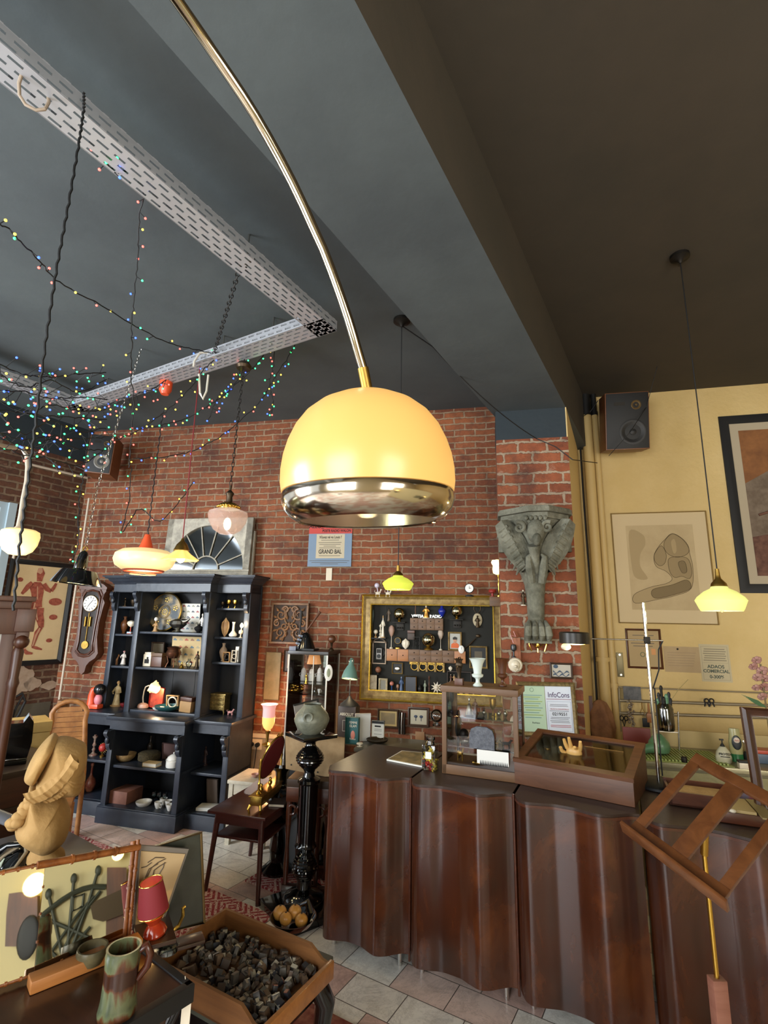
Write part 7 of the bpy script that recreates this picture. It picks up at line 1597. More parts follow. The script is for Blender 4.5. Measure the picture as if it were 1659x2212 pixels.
hp_ = z_at(pp,2112); MB().box((0,0,hp_ / 2),(.045,.035,hp_),bev=.003).build('post',wood_mat('pinkish_post_wood','#7a4a3a','#8f5e4c',.5),t)
for k in range(3): a_ = k * 2.094 + .4; MB().tube([(0,0,.22),(math.cos(a_) * .12,math.sin(a_) * .12,.1),(math.cos(a_) * .24,math.sin(a_) * .24,.015)],[.02,.018,.014],8).build('leg',M_bs,t)
# ---------------------------------------------------------------- glass showcase behind the pedestal
VC = Frame((BRICK.hit(612,1640,-.42).x,BRICK.hit(612,1640,-.42).y),-11.9)
vx = VC.loc(733,1500,0)[0]; v1 = VC.loc(614,1405,0)[1]; vb = VC.loc(612,1655,0)[1]; vd = .36
t = thing('glass_showcase','tall narrow all-glass showcase with a dark top behind the black pedestal','showcase',VC.w(0,0,0),VC.rot)
vw = vx - .12
MB().bx(-.01,vw + .01,-.01,vd,v1 - .03,v1,.003).build('top',pm('#2b2520',.35),t); MB().bx(0,vw,0,vd,0,vb - .03).build('base',M_blk,t); MB().bx(0,vw,0,vd,vb - .03,vb).build('floor_board',pm('#3a332c'),t)
for a in ((0,vw,0,.004),(0,vw,vd - .004,vd)): MB().bx(a[0],a[1],a[2],a[3],vb,v1 - .03).build('glass_pane',M_glass,t)
for x in (0,vw - .004): MB().bx(x,x + .004,.004,vd - .004,vb,v1 - .03).build('glass_pane',M_glass,t)
for x in (0,vw):
    for y in (0,vd): MB().bx(x - .006,x + .006,y - .006,y + .006,vb,v1 - .03).build('edge_strip',pm('#b8b4aa',.3,.3),t)
MB().bx(vw * .64,vw * .64 + .006,-.004,.003,vb + .3,v1 - .04).build('door_edge',pm('#b8b4aa',.3,.3),t)
vz = []
for py in (1474,1496): z_ = VC.loc(670,py,.15)[1]; vz.append(z_ + .004); MB().bx(.006,vw - .006,.01,vd - .01,z_ - .003,z_ + .003).build('glass_shelf',MATS['green_edged_glass'],t)
def v_(kind,name,label,cat,x,y,w_,h_,m,yl,z,**kw): return put(kind,name,label,cat,VC,x,y,w_,h_,m,yl,z,**kw)
for x,h_,lab in ((655,34,'nearest the gold flowers'),(672,32,'the middle one'),(690,36,'nearest the oval plaque')): v_('tureen','white_apothecary_jar','white lidded porcelain jar on the upper showcase shelf, ' + lab,'jar',x,1474,13,h_,M_white,.2,vz[0],group='white lidded jars in the showcase')
v_('figure','gold_figurine','slim gold figurine in front of the white lidded jars','figurine',661,1474,8,22,[M_brass],.08,vz[0])
t = v_('dish','gilt_flower_dish','small gilt dish of golden flowers on the lower showcase shelf','dish',640,1494,32,6,M_brass,.1,vz[1]); mb = MB(); r_ = random.Random(2)
for i in range(16): mb.ball((r_.uniform(-.05,.05),r_.uniform(-.03,.03),.02 + r_.uniform(0,.05)),.011,8)
mb.build('flowers',M_brass,t)
for x,lab in ((674,'leaning'),(680,'upright')): v_('budvase','thin_glass','thin glass on the lower showcase shelf, the %s one' % lab,'glass',x,1494,5,22,M_glasst,.1,vz[1],roll=8 if lab == 'leaning' else 0)
v_('cup','small_glass_cup','small white cup on the lower showcase shelf','cup',689,1496,9,9,M_white,.1,vz[1])
o = VC.w(VC.loc(679,1420,.18)[0],.18,v1 - .12); t = thing('pleated_shade','small orange pleated lamp shade at the top of the glass showcase','lamp shade',o,0)
MB().shell([(.065,0),(.045,.085)],.002,60,rfun=lambda a,z: 1 + .03 * math.cos(a * 30)).build('pleats',lit('pleated_orange','#c98a50','#e8a060',.25),t); MB().cyl((0,0,.08),(0,0,.095),.01).build('ring',M_brassd,t)
o = VC.hit(709,1470,-.012); t = thing('oval_plaque','white oval painted porcelain plaque on the front of the glass showcase','plaque',(o.x,o.y,o.z),VC.rot + math.radians(25)); s = mpp(o)
MB().ball((0,0,16 * s),(9 * s,.006,17 * s),28).build('plaque',M_white,t); MB().ball((0,-.006,16 * s),(4 * s,.002,9 * s),14).build('painted_figure',pm('#7a8068',.5),t)
# on the showcase
ztv = v1 + .0005
t = v_('box','tower_base','black rocky sculpture with two carved sticks on top of the glass showcase','sculpture',660,1398,50,4,[M_blk,M_blk],.12,ztv,lid=False); s = mpp(t.location)
MB().strip([hs(z_ * s,w_ * s,d_,12,1.) + [(w_ * s,0,z_ * s)] for z_,w_,d_ in ((0,24,.07),(10,20,.06),(24,14,.045),(34,9,.03),(38,3,.01))]).strip([[(-24 * s,.0,0),(24 * s,0,0)],[(-3 * s,0,38 * s),(3 * s,0,38 * s)]]).build('rock',M_black,t)
for k,(z_,x_) in enumerate(((6,-14),(14,-12),(22,-10),(30,-9))): MB().box((x_ * s,-.065 + k * .012,z_ * s),(10 * s,.03,5 * s),rot=(0,.2,0),bev=.004).build('ledge',pm('#4a505c',.3),t)
MB().tube([(-14 * s,-.01,34 * s),(-13 * s,-.01,60 * s),(-13 * s,-.01,84 * s)],[.006,.008,.013],8).build('stick',M_blk,t); MB().tube([(-2 * s,-.01,36 * s),(14 * s,-.01,58 * s),(30 * s,-.01,82 * s)],[.006,.008,.014],8).build('stick',M_walnut,t)
v_('box','name_card','small grey card standing on the front edge of the showcase top','card',632,1398,15,9,pm('#6a6e7c'),.0,ztv,lid=False,d=.004)
t = v_('globe','wooden_ball','small brown wooden ball on a stand on the showcase top','ball',716,1398,18,33,[M_walnut,M_bronze],.18,ztv)
# ---------------------------------------------------------------- gas lamp on the white stool
so = at_z(538,1680,.47); st = thing('white_stool','small worn white wooden stool under the pink gas lamp','stool',(so.x,so.y,0),math.radians(-14)); M_cw = mat('worn_cream_paint','#a8a08c',.6,col2='#c4bca8',scale=9)
MB().bx(-.14,.22,-.1,.25,.44,.47,.008).build('seat',M_cw,st)
for x in (-.11,.19):
    for y in (-.07,.22): MB().bx(x - .018,x + .018,y - .018,y + .018,0,.44).build('leg',M_cw,st)
MB().bx(-.11,.19,-.08,-.065,.36,.44).bx(-.11,.19,.215,.23,.36,.44).build('apron',M_cw,st); MB().cyl((-.11,-.07,.15),(.19,.22,.15),.01).build('stretcher',M_cw,st)
b_ = at_dist(572,1680,math.hypot(so.x,so.y) + .08); b_.z = .4705
gl_ = thing('gas_lamp','lit gas style table lamp with a pink glass tulip shade on a brass stem','table lamp',b_,0); s = mpp(b_); z0_,z1_ = z_at(b_,1577) - .47,z_at(b_,1521) - .47
MB().lathe([(14 * s,0),(14 * s,.01),(5 * s,.03),(2.4 * s,.06),(2.2 * s,z0_ * .6),(4.5 * s,z0_ * .62),(11 * s,z0_ * .66),(11 * s,z0_ * .68),(2.5 * s,z0_ * .72),(3.4 * s,z0_ * .9),(6 * s,z0_ - .004)],24).build('stem',M_brassd,gl_)
h = z1_ - z0_
def grad_glass():
    m = mat('pink_tulip_glass','#d9a0a8',.25,emit='#f0a898',es=.5); return m
MB().shell([(4 * s,z0_),(9 * s,z0_ + h * .08),(13 * s,z0_ + h * .25),(13.5 * s,z0_ + h * .5),(13.5 * s,z0_ + h * .8),(15 * s,z0_ + h * .92),(19 * s,z1_)],.003,36).build('glass_shade',grad_glass(),gl_)
MB().shell([(4.2 * s,z0_ - .001),(9.4 * s,z0_ + h * .08),(13.4 * s,z0_ + h * .25),(13.9 * s,z0_ + h * .5)],.002,36).build('glowing_lower_glass',lit('glowing_yellow_glass','#d8a868','#ffb860',.9),gl_)
point('gas_lamp_light',Vector(b_) + Vector((0,-.02,z1_ + .03)),3,(1,.55,.25),.04); point('gas_lamp_light',Vector(b_) + Vector((.02,.13,z0_ + h * .3)),7,(1,.5,.2),.04)
t = thing('wall_sockets','white double wall socket with two black plugs beside the dresser','socket',BRICK.hit(552,1608,-.005),BRICK.rot)
MB().bx(-.06,.07,-.02,0,-.04,.05,.003).build('plate',M_cer,t)
for x in (-.025,.035): MB().cyl((x,-.02,.005),(x,-.05,.005),.02).build('plug',M_blk,t); MB().tube([(x,-.05,0),(x,-.06,-.1),(x - .02,-.04,-.22),(x - .05,-.02,-.32)],.004,6).build('cord',M_cord,t)
tag(MB().bx(-.10,.42,-.03,0,0,.035).build('cable_trunking',M_cer,loc=BRICK.hit(560,1592,0),rot=BRICK.rot),'cream cable trunking on the bricks above the wall sockets','trunking')
tag(MB().bx(-.16,.45,-.012,0,0,.52).build('plaster_patch',mat('grey_plaster','#8a8070',.8,col2='#a39a88',scale=4),loc=BRICK.w(BRICK.loc(560,1600,0)[0],0,.12),rot=BRICK.rot),'grey plastered patch of wall under the sockets','plaster panel')
# ---------------------------------------------------------------- side table with vanity mirror
T0,T1 = at_z(448,1750,.50),at_z(573,1768,.50)
TF = Frame((T0.x,T0.y),math.degrees(math.atan2(T1.y - T0.y,T1.x - T0.x))); tw_ = (T1 - T0).length; td = .62
t = thing('side_table','dark red-brown low side table with splayed legs and an undershelf','side table',(T0.x,T0.y,0),TF.rot)
M_tb = wood_mat('dark_mahogany_table','#30130f','#4a2019',.35,stretch=(1,6,8),coat=.2)
MB().bx(0,tw_,0,td,.482,.5,.003).build('table_top',M_tb,t)
MB().bx(.04,tw_ - .03,.05,td - .05,.33,.345,.002).build('undershelf',M_tb,t)
MB().bx(.05,tw_ - .04,.03,.045,.42,.482).bx(.05,tw_ - .04,td - .045,td - .03,.42,.482).bx(.03,.045,.05,td - .05,.42,.482).bx(tw_ - .045,tw_ - .03,.05,td - .05,.42,.482).build('apron',M_tb,t)
f0,f1 = TF.inv(at_z(443,1928,0)),TF.inv(at_z(556,1957,0))
for (x0,y0,x1,y1) in ((.055,.05,f0.x,f0.y),(tw_ - .05,.05,f1.x,f1.y),(.055,td - .05,f0.x,td - f0.y + .03),(tw_ - .05,td - .05,f1.x,td - f1.y + .03)): MB().cyl((x1,y1,0),(x0,y0,.482),.013,.02,10).build('leg',M_tb,t)
def tt(px,py): return TF.inv(at_z(px,py,.50))
a = tt(585,1700); d0 = thing('lace_doily','white lace doily lying on the side table under the vanity mirror','doily',TF.w(a.x - .06,a.y - .0,.5005),TF.rot + .15)
MB().slab([((.10 + .008 * (i % 2)) * math.copysign(abs(math.cos(i * .105)) ** .6,math.cos(i * .105)),(.2 + .008 * (i % 2)) * math.copysign(abs(math.sin(i * .105)) ** .6,math.sin(i * .105))) for i in range(60)],0,.0015).build('lace',mat('white_lace','#bdb8c2',.9,bump=.8,bscale=200),d0)
p0,p1 = tt(553,1757),tt(606,1712); ln = (p1 - p0).length; Vm = Frame(tuple(TF.w(p0.x,p0.y,0))[:2],math.degrees(TF.rot + math.atan2(p1.y - p0.y,p1.x - p0.x)))
t = thing('vanity_mirror','brass table mirror on a footed box base, its maroon oval back towards the room','vanity mirror',Vm.w(0,0,.502),Vm.rot); ln = max(ln,.24)
MB().bx(-.02,ln + .02,-.04,.04,.045,.10,.008).bx(-.03,ln + .03,-.048,.048,.098,.106,.003).build('base_box',mat('brass_box','#8a6a2c',.3,.9,col2='#b8944a',scale=10),t)
for x in (-.02,ln + .02):
    for y in (-.035,.035): MB().tube([(x,y,.05),(x - .012,y * 1.2,.03),(x,y * 1.1,.0)],[.012,.009,.008],8).build('foot',M_brass,t)
hp = .29
for x in (.02,ln - .02): MB().lathe([(.018,.105),(.02,.112),(.008,.125),(.007,.16),(.011,.17),(.007,.18),(.006,.24),(.010,.26),(.007,.275),(.009,hp),(.004,hp + .03)],14,c=(x,0,0)).build('post',M_brass,t)
Mo = Matrix.Translation((ln / 2,0,hp)) @ Matrix.Rotation(math.radians(-16),4,'Z') @ Matrix.Rotation(math.radians(22),4,'X') @ Matrix.Rotation(math.pi / 2,4,'X')
MB().lathe([(.098,-.004),(.1,.002),(.097,.009),(.001,.012)],40,M=Mo @ Matrix.Diagonal((.98,1.5,1,1))).build('maroon_back',mat('maroon_velvet','#5a1216',.7),t)
MB().lathe([(.096,-.006),(.096,-.004)],40,M=Mo @ Matrix.Diagonal((.98,1.5,1,1))).build('mirror_glass',M_mirror,t)
MB().tube([tuple(Mo @ Vector((.103 * math.cos(i * .1571),.155 * math.sin(i * .1571),0))) for i in range(40)],.006,7,True).build('rim',M_brass,t)
mb = MB()
for k in (-1,1): mb.tube([tuple(Mo @ Vector(p_)) for p_ in ((0,.155,0),(k * .02,.175,0),(k * .035,.165,0),(k * .02,.16,0))],.004,6)
mb.build('crest',M_brass,t)
for k,x in enumerate((.06,ln / 2,ln - .06)): MB().ball((x,0,.125),(.018,.014,.02),10).ball((x,0,.15),.010,10).build('ornament',M_brass,t)
a = tt(605,1733); b = put('book','dark_book','dark thin book lying on the far side of the side table','book',TF,605,1733,34,6,[pm('#3a3230'),M_cer],a.y,.5005,d=.2,spin=12)
t = put('bowl','pink_dish','little pinkish dish on the white stool','dish',Frame((so.x,so.y),-14),551,1682,18,7,pm('#b08478',.3),.02,.471)
# things behind: pale fabric board, dark carved stand, black vase
a = at_dist(682,1680,3.75)
bf = Frame((a.x,a.y),-8); P_ = [bf.loc(*p,0) for p in ((617,1590),(618,1660),(703,1677),(742,1676),(745,1594),(700,1588))]
t = thing('tan_board','large tan board leaning behind the black pedestal','board',bf.w(0,0,P_[2][1]),bf.rot)
MB().prism([(x,z_ - P_[2][1]) for x,z_ in P_],-.008,.008).build('board',mat('tan_hardboard','#8f7450',.8,col2='#a38863',scale=12),t)
for x,y in ((629,1652),(686,1668)): q_ = bf.loc(x,y,-.01); MB().cyl((q_[0],-.008,q_[1] - P_[2][1]),(q_[0],-.011,q_[1] - P_[2][1]),.005).build('nail_hole',M_blk,t)
zb = P_[2][1]; ct = thing('carved_stand','dark carved wooden stand behind the black pedestal, carrying the tan board','stand',bf.w(0,0,0),bf.rot)
MB().bx(-.17,.16,-.1,.2,zb - .05,zb - .003,.003).build('top',M_dkb,ct)
for x in (-.15,-.05,.05,.14):
    for y in (-.08,.17): MB().lathe([(.02,0),(.022,.03),(.012,.06),(.018,.2),(.012,.3),(.02,zb * .7),(.014,zb - .06)],12,c=(x,y,0)).build('baluster',M_mahog,ct)
MB().bx(-.17,.16,-.1,-.06,.02,.08,.003).build('rail',M_mahog,ct); MB().bx(-.17,.16,-.1,-.06,zb - .14,zb - .05,.003).build('rail',M_mahog,ct); MB().bx(-.17,.16,.16,.2,.02,.08).build('rail',M_mahog,ct)
mb = MB()
for i in range(5): mb.torus((-.13 + i * .065,-.09,zb - .19),.028,.008,14,6,'y')
mb.build('carved_tracery',M_mahog,ct)
# dark framed grey glass behind the vase
a = at_dist(712,1600,3.95); gf2 = Frame((a.x,a.y),30)
hb_ = z_at(a,1602) - zb; t = thing('grey_board','grey board with a dark edge leaning behind the stoneware pot','board',(a.x - .02,a.y,zb),gf2.rot,tilt=(math.radians(-14),math.radians(-9)))
MB().bx(-.16,.02,-.006,.006,0,.29 + hb_).build('sheet',pm('#8d8780',.5),t); MB().bx(.02,.035,-.014,.014,0,.29 + hb_).bx(-.16,.035,-.012,.012,.285 + hb_,.298 + hb_).build('dark_edge',M_blk,t)
o = at_dist(694,1700,3.7)
# black vase statue between mirror and pedestal
a = at_dist(608,1700,4.05); t = thing('black_ornate_vase','black ornate vase partly hidden behind the vanity mirror','vase',(a.x,a.y,0),0)
MB().lathe([(.10,0),(.11,.03),(.05,.08),(.06,.16),(.035,.3),(.11,.36),(.15,.46),(.12,.53),(.04,.58),(.05,.66),(.09,.7),(.085,.72)],30,rfun=lambda q,z: 1 + .04 * math.cos(q * 8)).build('body',M_black,t)
t = thing('white_box','white cardboard box on the floor behind the side table','box',tuple(at_dist(625,1830,4.1))[:2] + (0,),math.radians(-12)); MB().bx(-.15,.2,0,.3,0,.42,.004).build('body',pm('#9aa0a4',.6),t); MB().bx(-.152,.202,-.002,.302,.42,.43).build('lid',pm('#8a9094',.6),t)
# ---------------------------------------------------------------- black pedestal with stoneware pot
pb = at_z(655,1948,.05); PD = Frame((pb.x,pb.y),30)
t = thing('black_pedestal','tall glossy black turned wooden pedestal column','pedestal',(pb.x,pb.y,0),math.radians(38))
zt_ = z_at(pb,1590); s = mpp(Vector((pb.x,pb.y,.6)))
MB().bx(-.2,.2,-.2,.2,.0,.045,.004).build('plinth',M_black,t)
Y2 = lambda y: z_at(pb,y)
ringed = lambda za,zb,r0,r1,n: [(r0 + (r1 - r0) * math.sin(math.pi * k / (2 * n)) + (.004 if k % 2 else 0),za + (zb - za) * k / (2 * n)) for k in range(2 * n + 1)]
prof = [(.125,.045),(.13,.06),(.11,.085),(.06,.11),(.045,.125),(.06,Y2(1910) - .02),(.04,Y2(1905))]
prof = [(.125,.045),(.128,.07),(.115,.095),(.075,.115),(.045,.13)] + ringed(Y2(1898),Y2(1842),.046,.076,9) + [(.038,Y2(1838)),(.055,Y2(1832)),(.07,Y2(1826)),(.06,Y2(1820)),(.058,Y2(1815)),(.063,Y2(1710)),(.064,Y2(1692)),(.074,Y2(1688)),(.072,Y2(1682)),(.04,Y2(1676)),(.032,Y2(1668))] + ringed(Y2(1660),Y2(1613),.042,.088,9) + [(.033,Y2(1608)),(.034,Y2(1603)),(.055,Y2(1598)),(.058,Y2(1594)),(.04,Y2(1591))]
prof = sorted(prof,key=lambda q_: q_[1]); MB().lathe(prof,40).build('column',M_black,t)
MB().bx(-.125,.125,-.125,.125,zt_ - .004,zt_ + .018,.004).build('top',M_black,t)
zp = zt_ + .0185; s = mpp(Vector((pb.x,pb.y,zp)))
pt_ = thing('stoneware_pot','squat grey-green stoneware pot with a small handle on the black pedestal','pot',(pb.x,pb.y,zp),0)
hh = z_at(pb,1520) - zp; Rp = 38 * s
MB().shell([(.001,.002),(Rp * .5,0),(Rp * .55,hh * .03),(Rp * .82,hh * .18),(Rp * .98,hh * .4),(Rp,hh * .5),(Rp * .9,hh * .66),(Rp * .62,hh * .86),(Rp * .5,hh * .95),(Rp * .52,hh)],.004,48).build('body',mat('grey_stoneware','#55574a',.45,col2='#787866',scale=9,bump=.25,bscale=60),pt_)
MB().torus((-.01,-Rp * .93,hh * .62),.026,.008,18,8,'y').build('handle',MATS['grey_stoneware'],pt_); MB().torus((.02,Rp * .93,hh * .62),.026,.008,18,8,'y').build('handle',MATS['grey_stoneware'],pt_)
# second dark pedestal foot behind, near the counter
a = at_z(690,1862,0); t = thing('dark_plinth','dark square plinth foot standing on the red rug behind the pedestal','plinth',(a.x,a.y,.0125),.5)
MB().bx(-.14,.14,-.14,.14,0,.04,.004).lathe([(.10,.04),(.09,.07),(.04,.09),(.03,.15),(.04,.2),(.02,.26)],24).build('body',M_black,t)
a = at_z(640,1998,.12)
# ---------------------------------------------------------------- rattan chair, pole, yellow boxes by the dresser
o = at_dist(142,1600,4.95); RC = Frame((o.x,o.y),40)
c_x = [RC.loc(*p,0) for p in ((128,1520),(172,1522),(95,1600),(162,1600))]
t = thing('cane_chair','bamboo chair with an arched slatted back beside the dresser','chair',(o.x,o.y,0),math.radians(25))
zt_ = z_at(o,1514); M_bam = mat('honey_bamboo','#7e532c',.45,col2='#9c6d3e',scale=16)
W2_ = .135
MB().tube([(-W2_ - .03,0,0),(-W2_ - .02,0,zt_ * .5),(-W2_ + .02,0,zt_ * .86)] + [(W2_ * math.cos(math.pi - a_ * math.pi / 10) * .95,0,zt_ * .88 + (zt_ * .12) * math.sin(a_ * math.pi / 10)) for a_ in range(1,10)] + [(W2_ - .02,0,zt_ * .86),(W2_ + .02,0,zt_ * .5),(W2_ + .03,0,0)],.019,10).build('back_frame',M_bam,t)
for i in range(15): hw_ = (W2_ - .02) * (1 if i < 12 else math.sqrt(max(.05,1 - ((i - 11.5) / 3.8) ** 2))); MB().bx(-hw_,hw_,-.004,.008,zt_ * .42 + i * .036 * zt_,zt_ * .42 + i * .036 * zt_ + .033 * zt_).build('slat',M_bam,t)
MB().bx(-W2_,W2_,-.42,0,.40,.44,.01).build('seat',M_bam,t)
for x in (-W2_,W2_): MB().cyl((x,-.40,0),(x * .95,-.38,.42),.018).build('leg',M_bam,t)
o = at_dist(112,1600,5.05); tag(MB().cyl((0,0,0),(.05,0,z_at(o,1512)),.045,n=16).build('cardboard_tube',mat('brown_card_tube','#6d4a2c',.6,col2='#7e5834',scale=6),loc=(o.x,o.y,0)),'thick brown cardboard tube leaning in the brick corner beside the bamboo chair','tube')
# plaster scraps on the left wall
for x,y,w_,h_,lab in ((36,1470,.30,.30,'pale torn plaster patch on the left wall below the anatomy chart'),(70,1477,.16,.12,'small beige plaster patch on the bricks right of the larger one'),(110,1480,.2,.08,'thin beige plaster smear beside the cream corner pipe')):
    a = LEFT.loc(x,y,-.002); r_ = random.Random(x)
    tag(MB().prism([(w_ * (1 + .08 * r_.uniform(-1,1)) * .5 * math.cos(k * .286),h_ * (1 + .2 * math.sin(k * 1.3) + .1 * r_.uniform(-1,1)) * .5 * math.sin(k * .286)) for k in range(22)],-.006,0).build('plaster_scrap',mat('pale_plaster','#8d7660',.9,col2='#a89480',scale=8),loc=LEFT.w(a[0],-.001,a[1]),rot=LEFT.rot),lab,'plaster patch')
struct(MB().bx(-1.45,.0,-.006,0,0,.85).build('trim_2',mat('lower_grey_wall_paint','#4f493d',.8,col2='#5d5646',scale=2),loc=LEFT.o,rot=LEFT.rot))
a = LEFT.hit(26,1545,-.06); t = thing('wire_wall_lamp','black looped iron fitting with a white tag on the left wall','wall fitting',a,LEFT.rot)
MB().tube([(0,0,-.05),(-.05,-.02,.02),(-.03,-.02,.16),(.05,-.02,.2),(.09,-.02,.12),(.05,-.02,0),(.02,-.01,-.06)],.012,8).build('loop',M_blk,t); MB().tube([(0,0,-.04),(.02,-.01,.06),(.06,-.02,.18)],.009,8).build('arm',M_blk,t); MB().bx(-.04,-.01,-.02,-.012,-.12,-.06).build('tag',M_paper,t)
MB().cyl((0,0,-.2),(0,0,.05),.02).build('holder',M_blk,t)
# ---------------------------------------------------------------- foreground table, mirrors, mug, bust
ZF = .86
K = at_z(415,2128,ZF); Ke = at_z(335,2065,ZF); Kd = at_z(290,2212,ZF)
e1 = (Ke - K).normalized(); e2 = (Kd - K).normalized(); e2 = (e2 - e1 * e2.dot(e1)).normalized()
FTr = math.atan2(-e1.y,-e1.x)  # local +x towards the corner K
t = thing('dark_table','dark polished wooden table with a thick edge under the mug and folding mirror','table',(K.x,K.y,0),FTr)
M_ft = wood_mat('dark_walnut_table','#24120a','#3c2010',.28,stretch=(1,6,6),coat=.35)
sgn = 1 if Vector((-math.sin(FTr),math.cos(FTr),0)).dot(e2) > 0 else -1
y0,y1 = (0,.8) if sgn > 0 else (-.8,0)
TL_ = .52
MB().bx(-TL_,0,y0,y1,ZF - .03,ZF,.004).build('table_top',M_ft,t)
MB().bx(-TL_ - .004,.004,y0 - .004,y0 + .02,ZF - .035,ZF + .004,.002).bx(-.018,.006,y0 - .004,y1 + .004,ZF - .035,ZF + .004,.002).bx(-TL_,0,y1 - .015,y1 + .004,ZF - .035,ZF + .004,.002).build('raised_edge',M_blk,t)
MB().bx(-TL_ + .05,-.05,y0 + .05,y1 - .05,ZF - .13,ZF - .03).build('apron',M_ft,t)
for x in (-TL_ + .06,-.06):
    for y in (y0 + .06,y1 - .06): MB().cyl((x,y,0),(x,y,ZF - .03),.02,.03,12).build('leg',M_ft,t)
# swing ticket hanging from the edge
a = at_dist(402,2180,1.5); tag(MB().bx(-.011,.011,-.001,.001,-.03,.03).cyl((0,0,.03),(-.01,0,.07),.001).build('paper_ticket',M_cer,loc=at_z(404,2160,.82) - Vector((0,0,.02))),'small pale paper ticket hanging from the dark table corner','ticket')
# three-panel folding mirror
MT = 14  # degrees the panels lean back
def panel_quad(bl,br,tl,tr,zb=ZF + .012):
    B0,B1 = at_z(*bl,zb),at_z(*br,zb); ax_ = (B1 - B0).normalized(); nb = Vector((-ax_.y,ax_.x,0))
    if nb.y < 0: nb = -nb
    up = (Vector((0,0,1)) * math.cos(math.radians(MT)) + nb * math.sin(math.radians(MT))).normalized(); n = ax_.cross(up)
    def hit(p):
        d = ray(*p); return CAM + d * ((B0 - CAM).dot(n) / d.dot(n))
    return B0,B1,hit(tl),hit(tr),ax_,up,n
def mirror_panel(parent,Q,M_glass_,name='mirror_panel'):
    B0,B1,T0_,T1_,ax_,up,n = Q; inv = parent.matrix_basis.inverted(); g_ = [inv @ p for p in (B0,B1,T1_,T0_)]
    nn = inv.to_3x3() @ n
    mb = MB(); vs_ = g_ + [p + nn * .004 for p in g_]; mb._add(vs_,[(0,1,2,3),(7,6,5,4),(0,4,5,1),(1,5,6,2),(2,6,7,3),(3,7,4,0)])
    return mb.build(name,M_glass_,parent)
QM = panel_quad((72,2104),(268,2018),(97,1866),(286,1832))
QL = panel_quad((-60,2150),(72,2104),(-30,1893),(97,1866))
fm = thing('folding_mirror','folding table mirror with a bamboo frame reflecting a pale wall with dark ironwork','folding mirror',(QM[0].x,QM[0].y,ZF)); fm.matrix_basis = Matrix.Translation((QM[0].x,QM[0].y,ZF))
mirror_panel(fm,QM,M_mirror,'middle_glass'); mirror_panel(fm,QL,M_mirror,'side_glass')
Li = lambda p: tuple(fm.matrix_basis.inverted() @ p)
M_bb = mat('brown_bamboo','#5c3013',.35,col2='#8a5024',scale=20,bump=.2)
def member(p,q,r=.008,nm='frame_bar',ext=.02):
    p,q = Vector(p),Vector(q); d = (q - p).normalized(); mb = MB().cyl(Li(p - d * ext),Li(q + d * ext),r,n=10); L__ = (q - p).length
    for i in range(1,4): c_ = p.lerp(q,i / 4 + .03); mb.cyl(Li(c_ - d * .003),Li(c_ + d * .003),r * 1.3,n=10)
    return mb.build(nm,M_bb,fm)
B0,B1,T0_,T1_ = QM[:4]; off = -QM[6] * .004 if QM[6].y > 0 else QM[6] * .004
member(T0_ + off,T1_ + off,.0095); member(B0,T0_ - Vector((0,0,0)),.004,ext=.005); member(B1,T1_,.0075,ext=.018); member(T1_ + (T1_ - T0_).normalized() * .012 + off,B1 + (B1 - B0).normalized() * .012,.006)
member(QL[2],QL[3],.005,ext=.0); member(B0,B1,.006,ext=0); member(QL[0],QL[1],.005,ext=0)
# wedge board behind / drawer under the mirror
a0,a1 = at_z(58,2135,ZF + .001),at_z(298,2040,ZF + .001)
t = thing('mirror_drawer_base','orange-brown wooden ledge along the foot of the folding mirror','ledge',(a0.x,a0.y,ZF + .0005),math.atan2(a1.y - a0.y,a1.x - a0.x))
lw = (a1 - a0).length; MB().bx(0,lw,-.035,.01,0,.028,.004).build('ledge',M_pine,t)
# things standing beside the viewer on the right, seen only in the folding mirror
def refl(Q,p):
    B0,n = Q[0],Q[6]; d = ray(*p).normalized(); h = CAM + d * ((B0 - CAM).dot(n) / d.dot(n)); return h,d - n * 2 * d.dot(n)
hc,rc_ = refl(QM,(180,1960)); rh = Vector((rc_.x,rc_.y,0)).normalized(); sp0 = hc + rh * 2.75
SF = Frame((sp0.x,sp0.y),math.degrees(math.atan2(-rh.x,rh.y)))
def bounce(Q,p,yl=0.):
    h,r_ = refl(Q,p); t_ = (SF.o + SF.n * yl - h).dot(SF.n) / r_.dot(SF.n); return SF.inv(h + r_ * t_)
S5 = .2773; Z5 = lambda x,y: (x * S5,1780 + y * S5)
cs_ = [bounce(Q,p) for Q,p in ((QM,(75,2100)),(QM,(268,2010)),(QM,(285,1835)),(QM,(97,1870)),(QL,(0,2120)),(QL,(0,1890)))]
xs = [p.x for p in cs_]; zs_ = [p.z for p in cs_]; print('mirror sees',[tuple(round(v,2) for v in p) for p in cs_],SF.o)
wt = thing('added_cream_screen','cream screen added out of view as the pale wall seen in the folding mirror','screen',SF.o,SF.rot)
MB().bx(min(xs) - .15,max(xs) + .15,.0,.04,0,max(zs_) + .3).build('panel',mat('cream_screen_paint','#bdb084',.8),wt)  # panel added out of view so the mirror reflects a pale surface
k_ = 4.5 / FPX  # metres per picture pixel at the screen
iron = thing('iron_fanlight','dark green iron fan of spokes on the cream screen, seen in the mirror','ironwork',SF.w(0,-.03,0),SF.rot)
def ib(pts,Q=QM):
    out = []
    for p in pts: q_ = bounce(Q,Z5(*p),-.03); out.append(Vector((q_.x,0,q_.z)))
    return out
M_irg = mat('dark_green_iron','#33362a',.5,.2); rr = 3.2 * k_
MB().tube(ib([(320,715),(400,650),(480,590),(560,540),(640,505),(720,487),(820,490)]),rr * 1.2,8).build('arch',M_irg,iron)
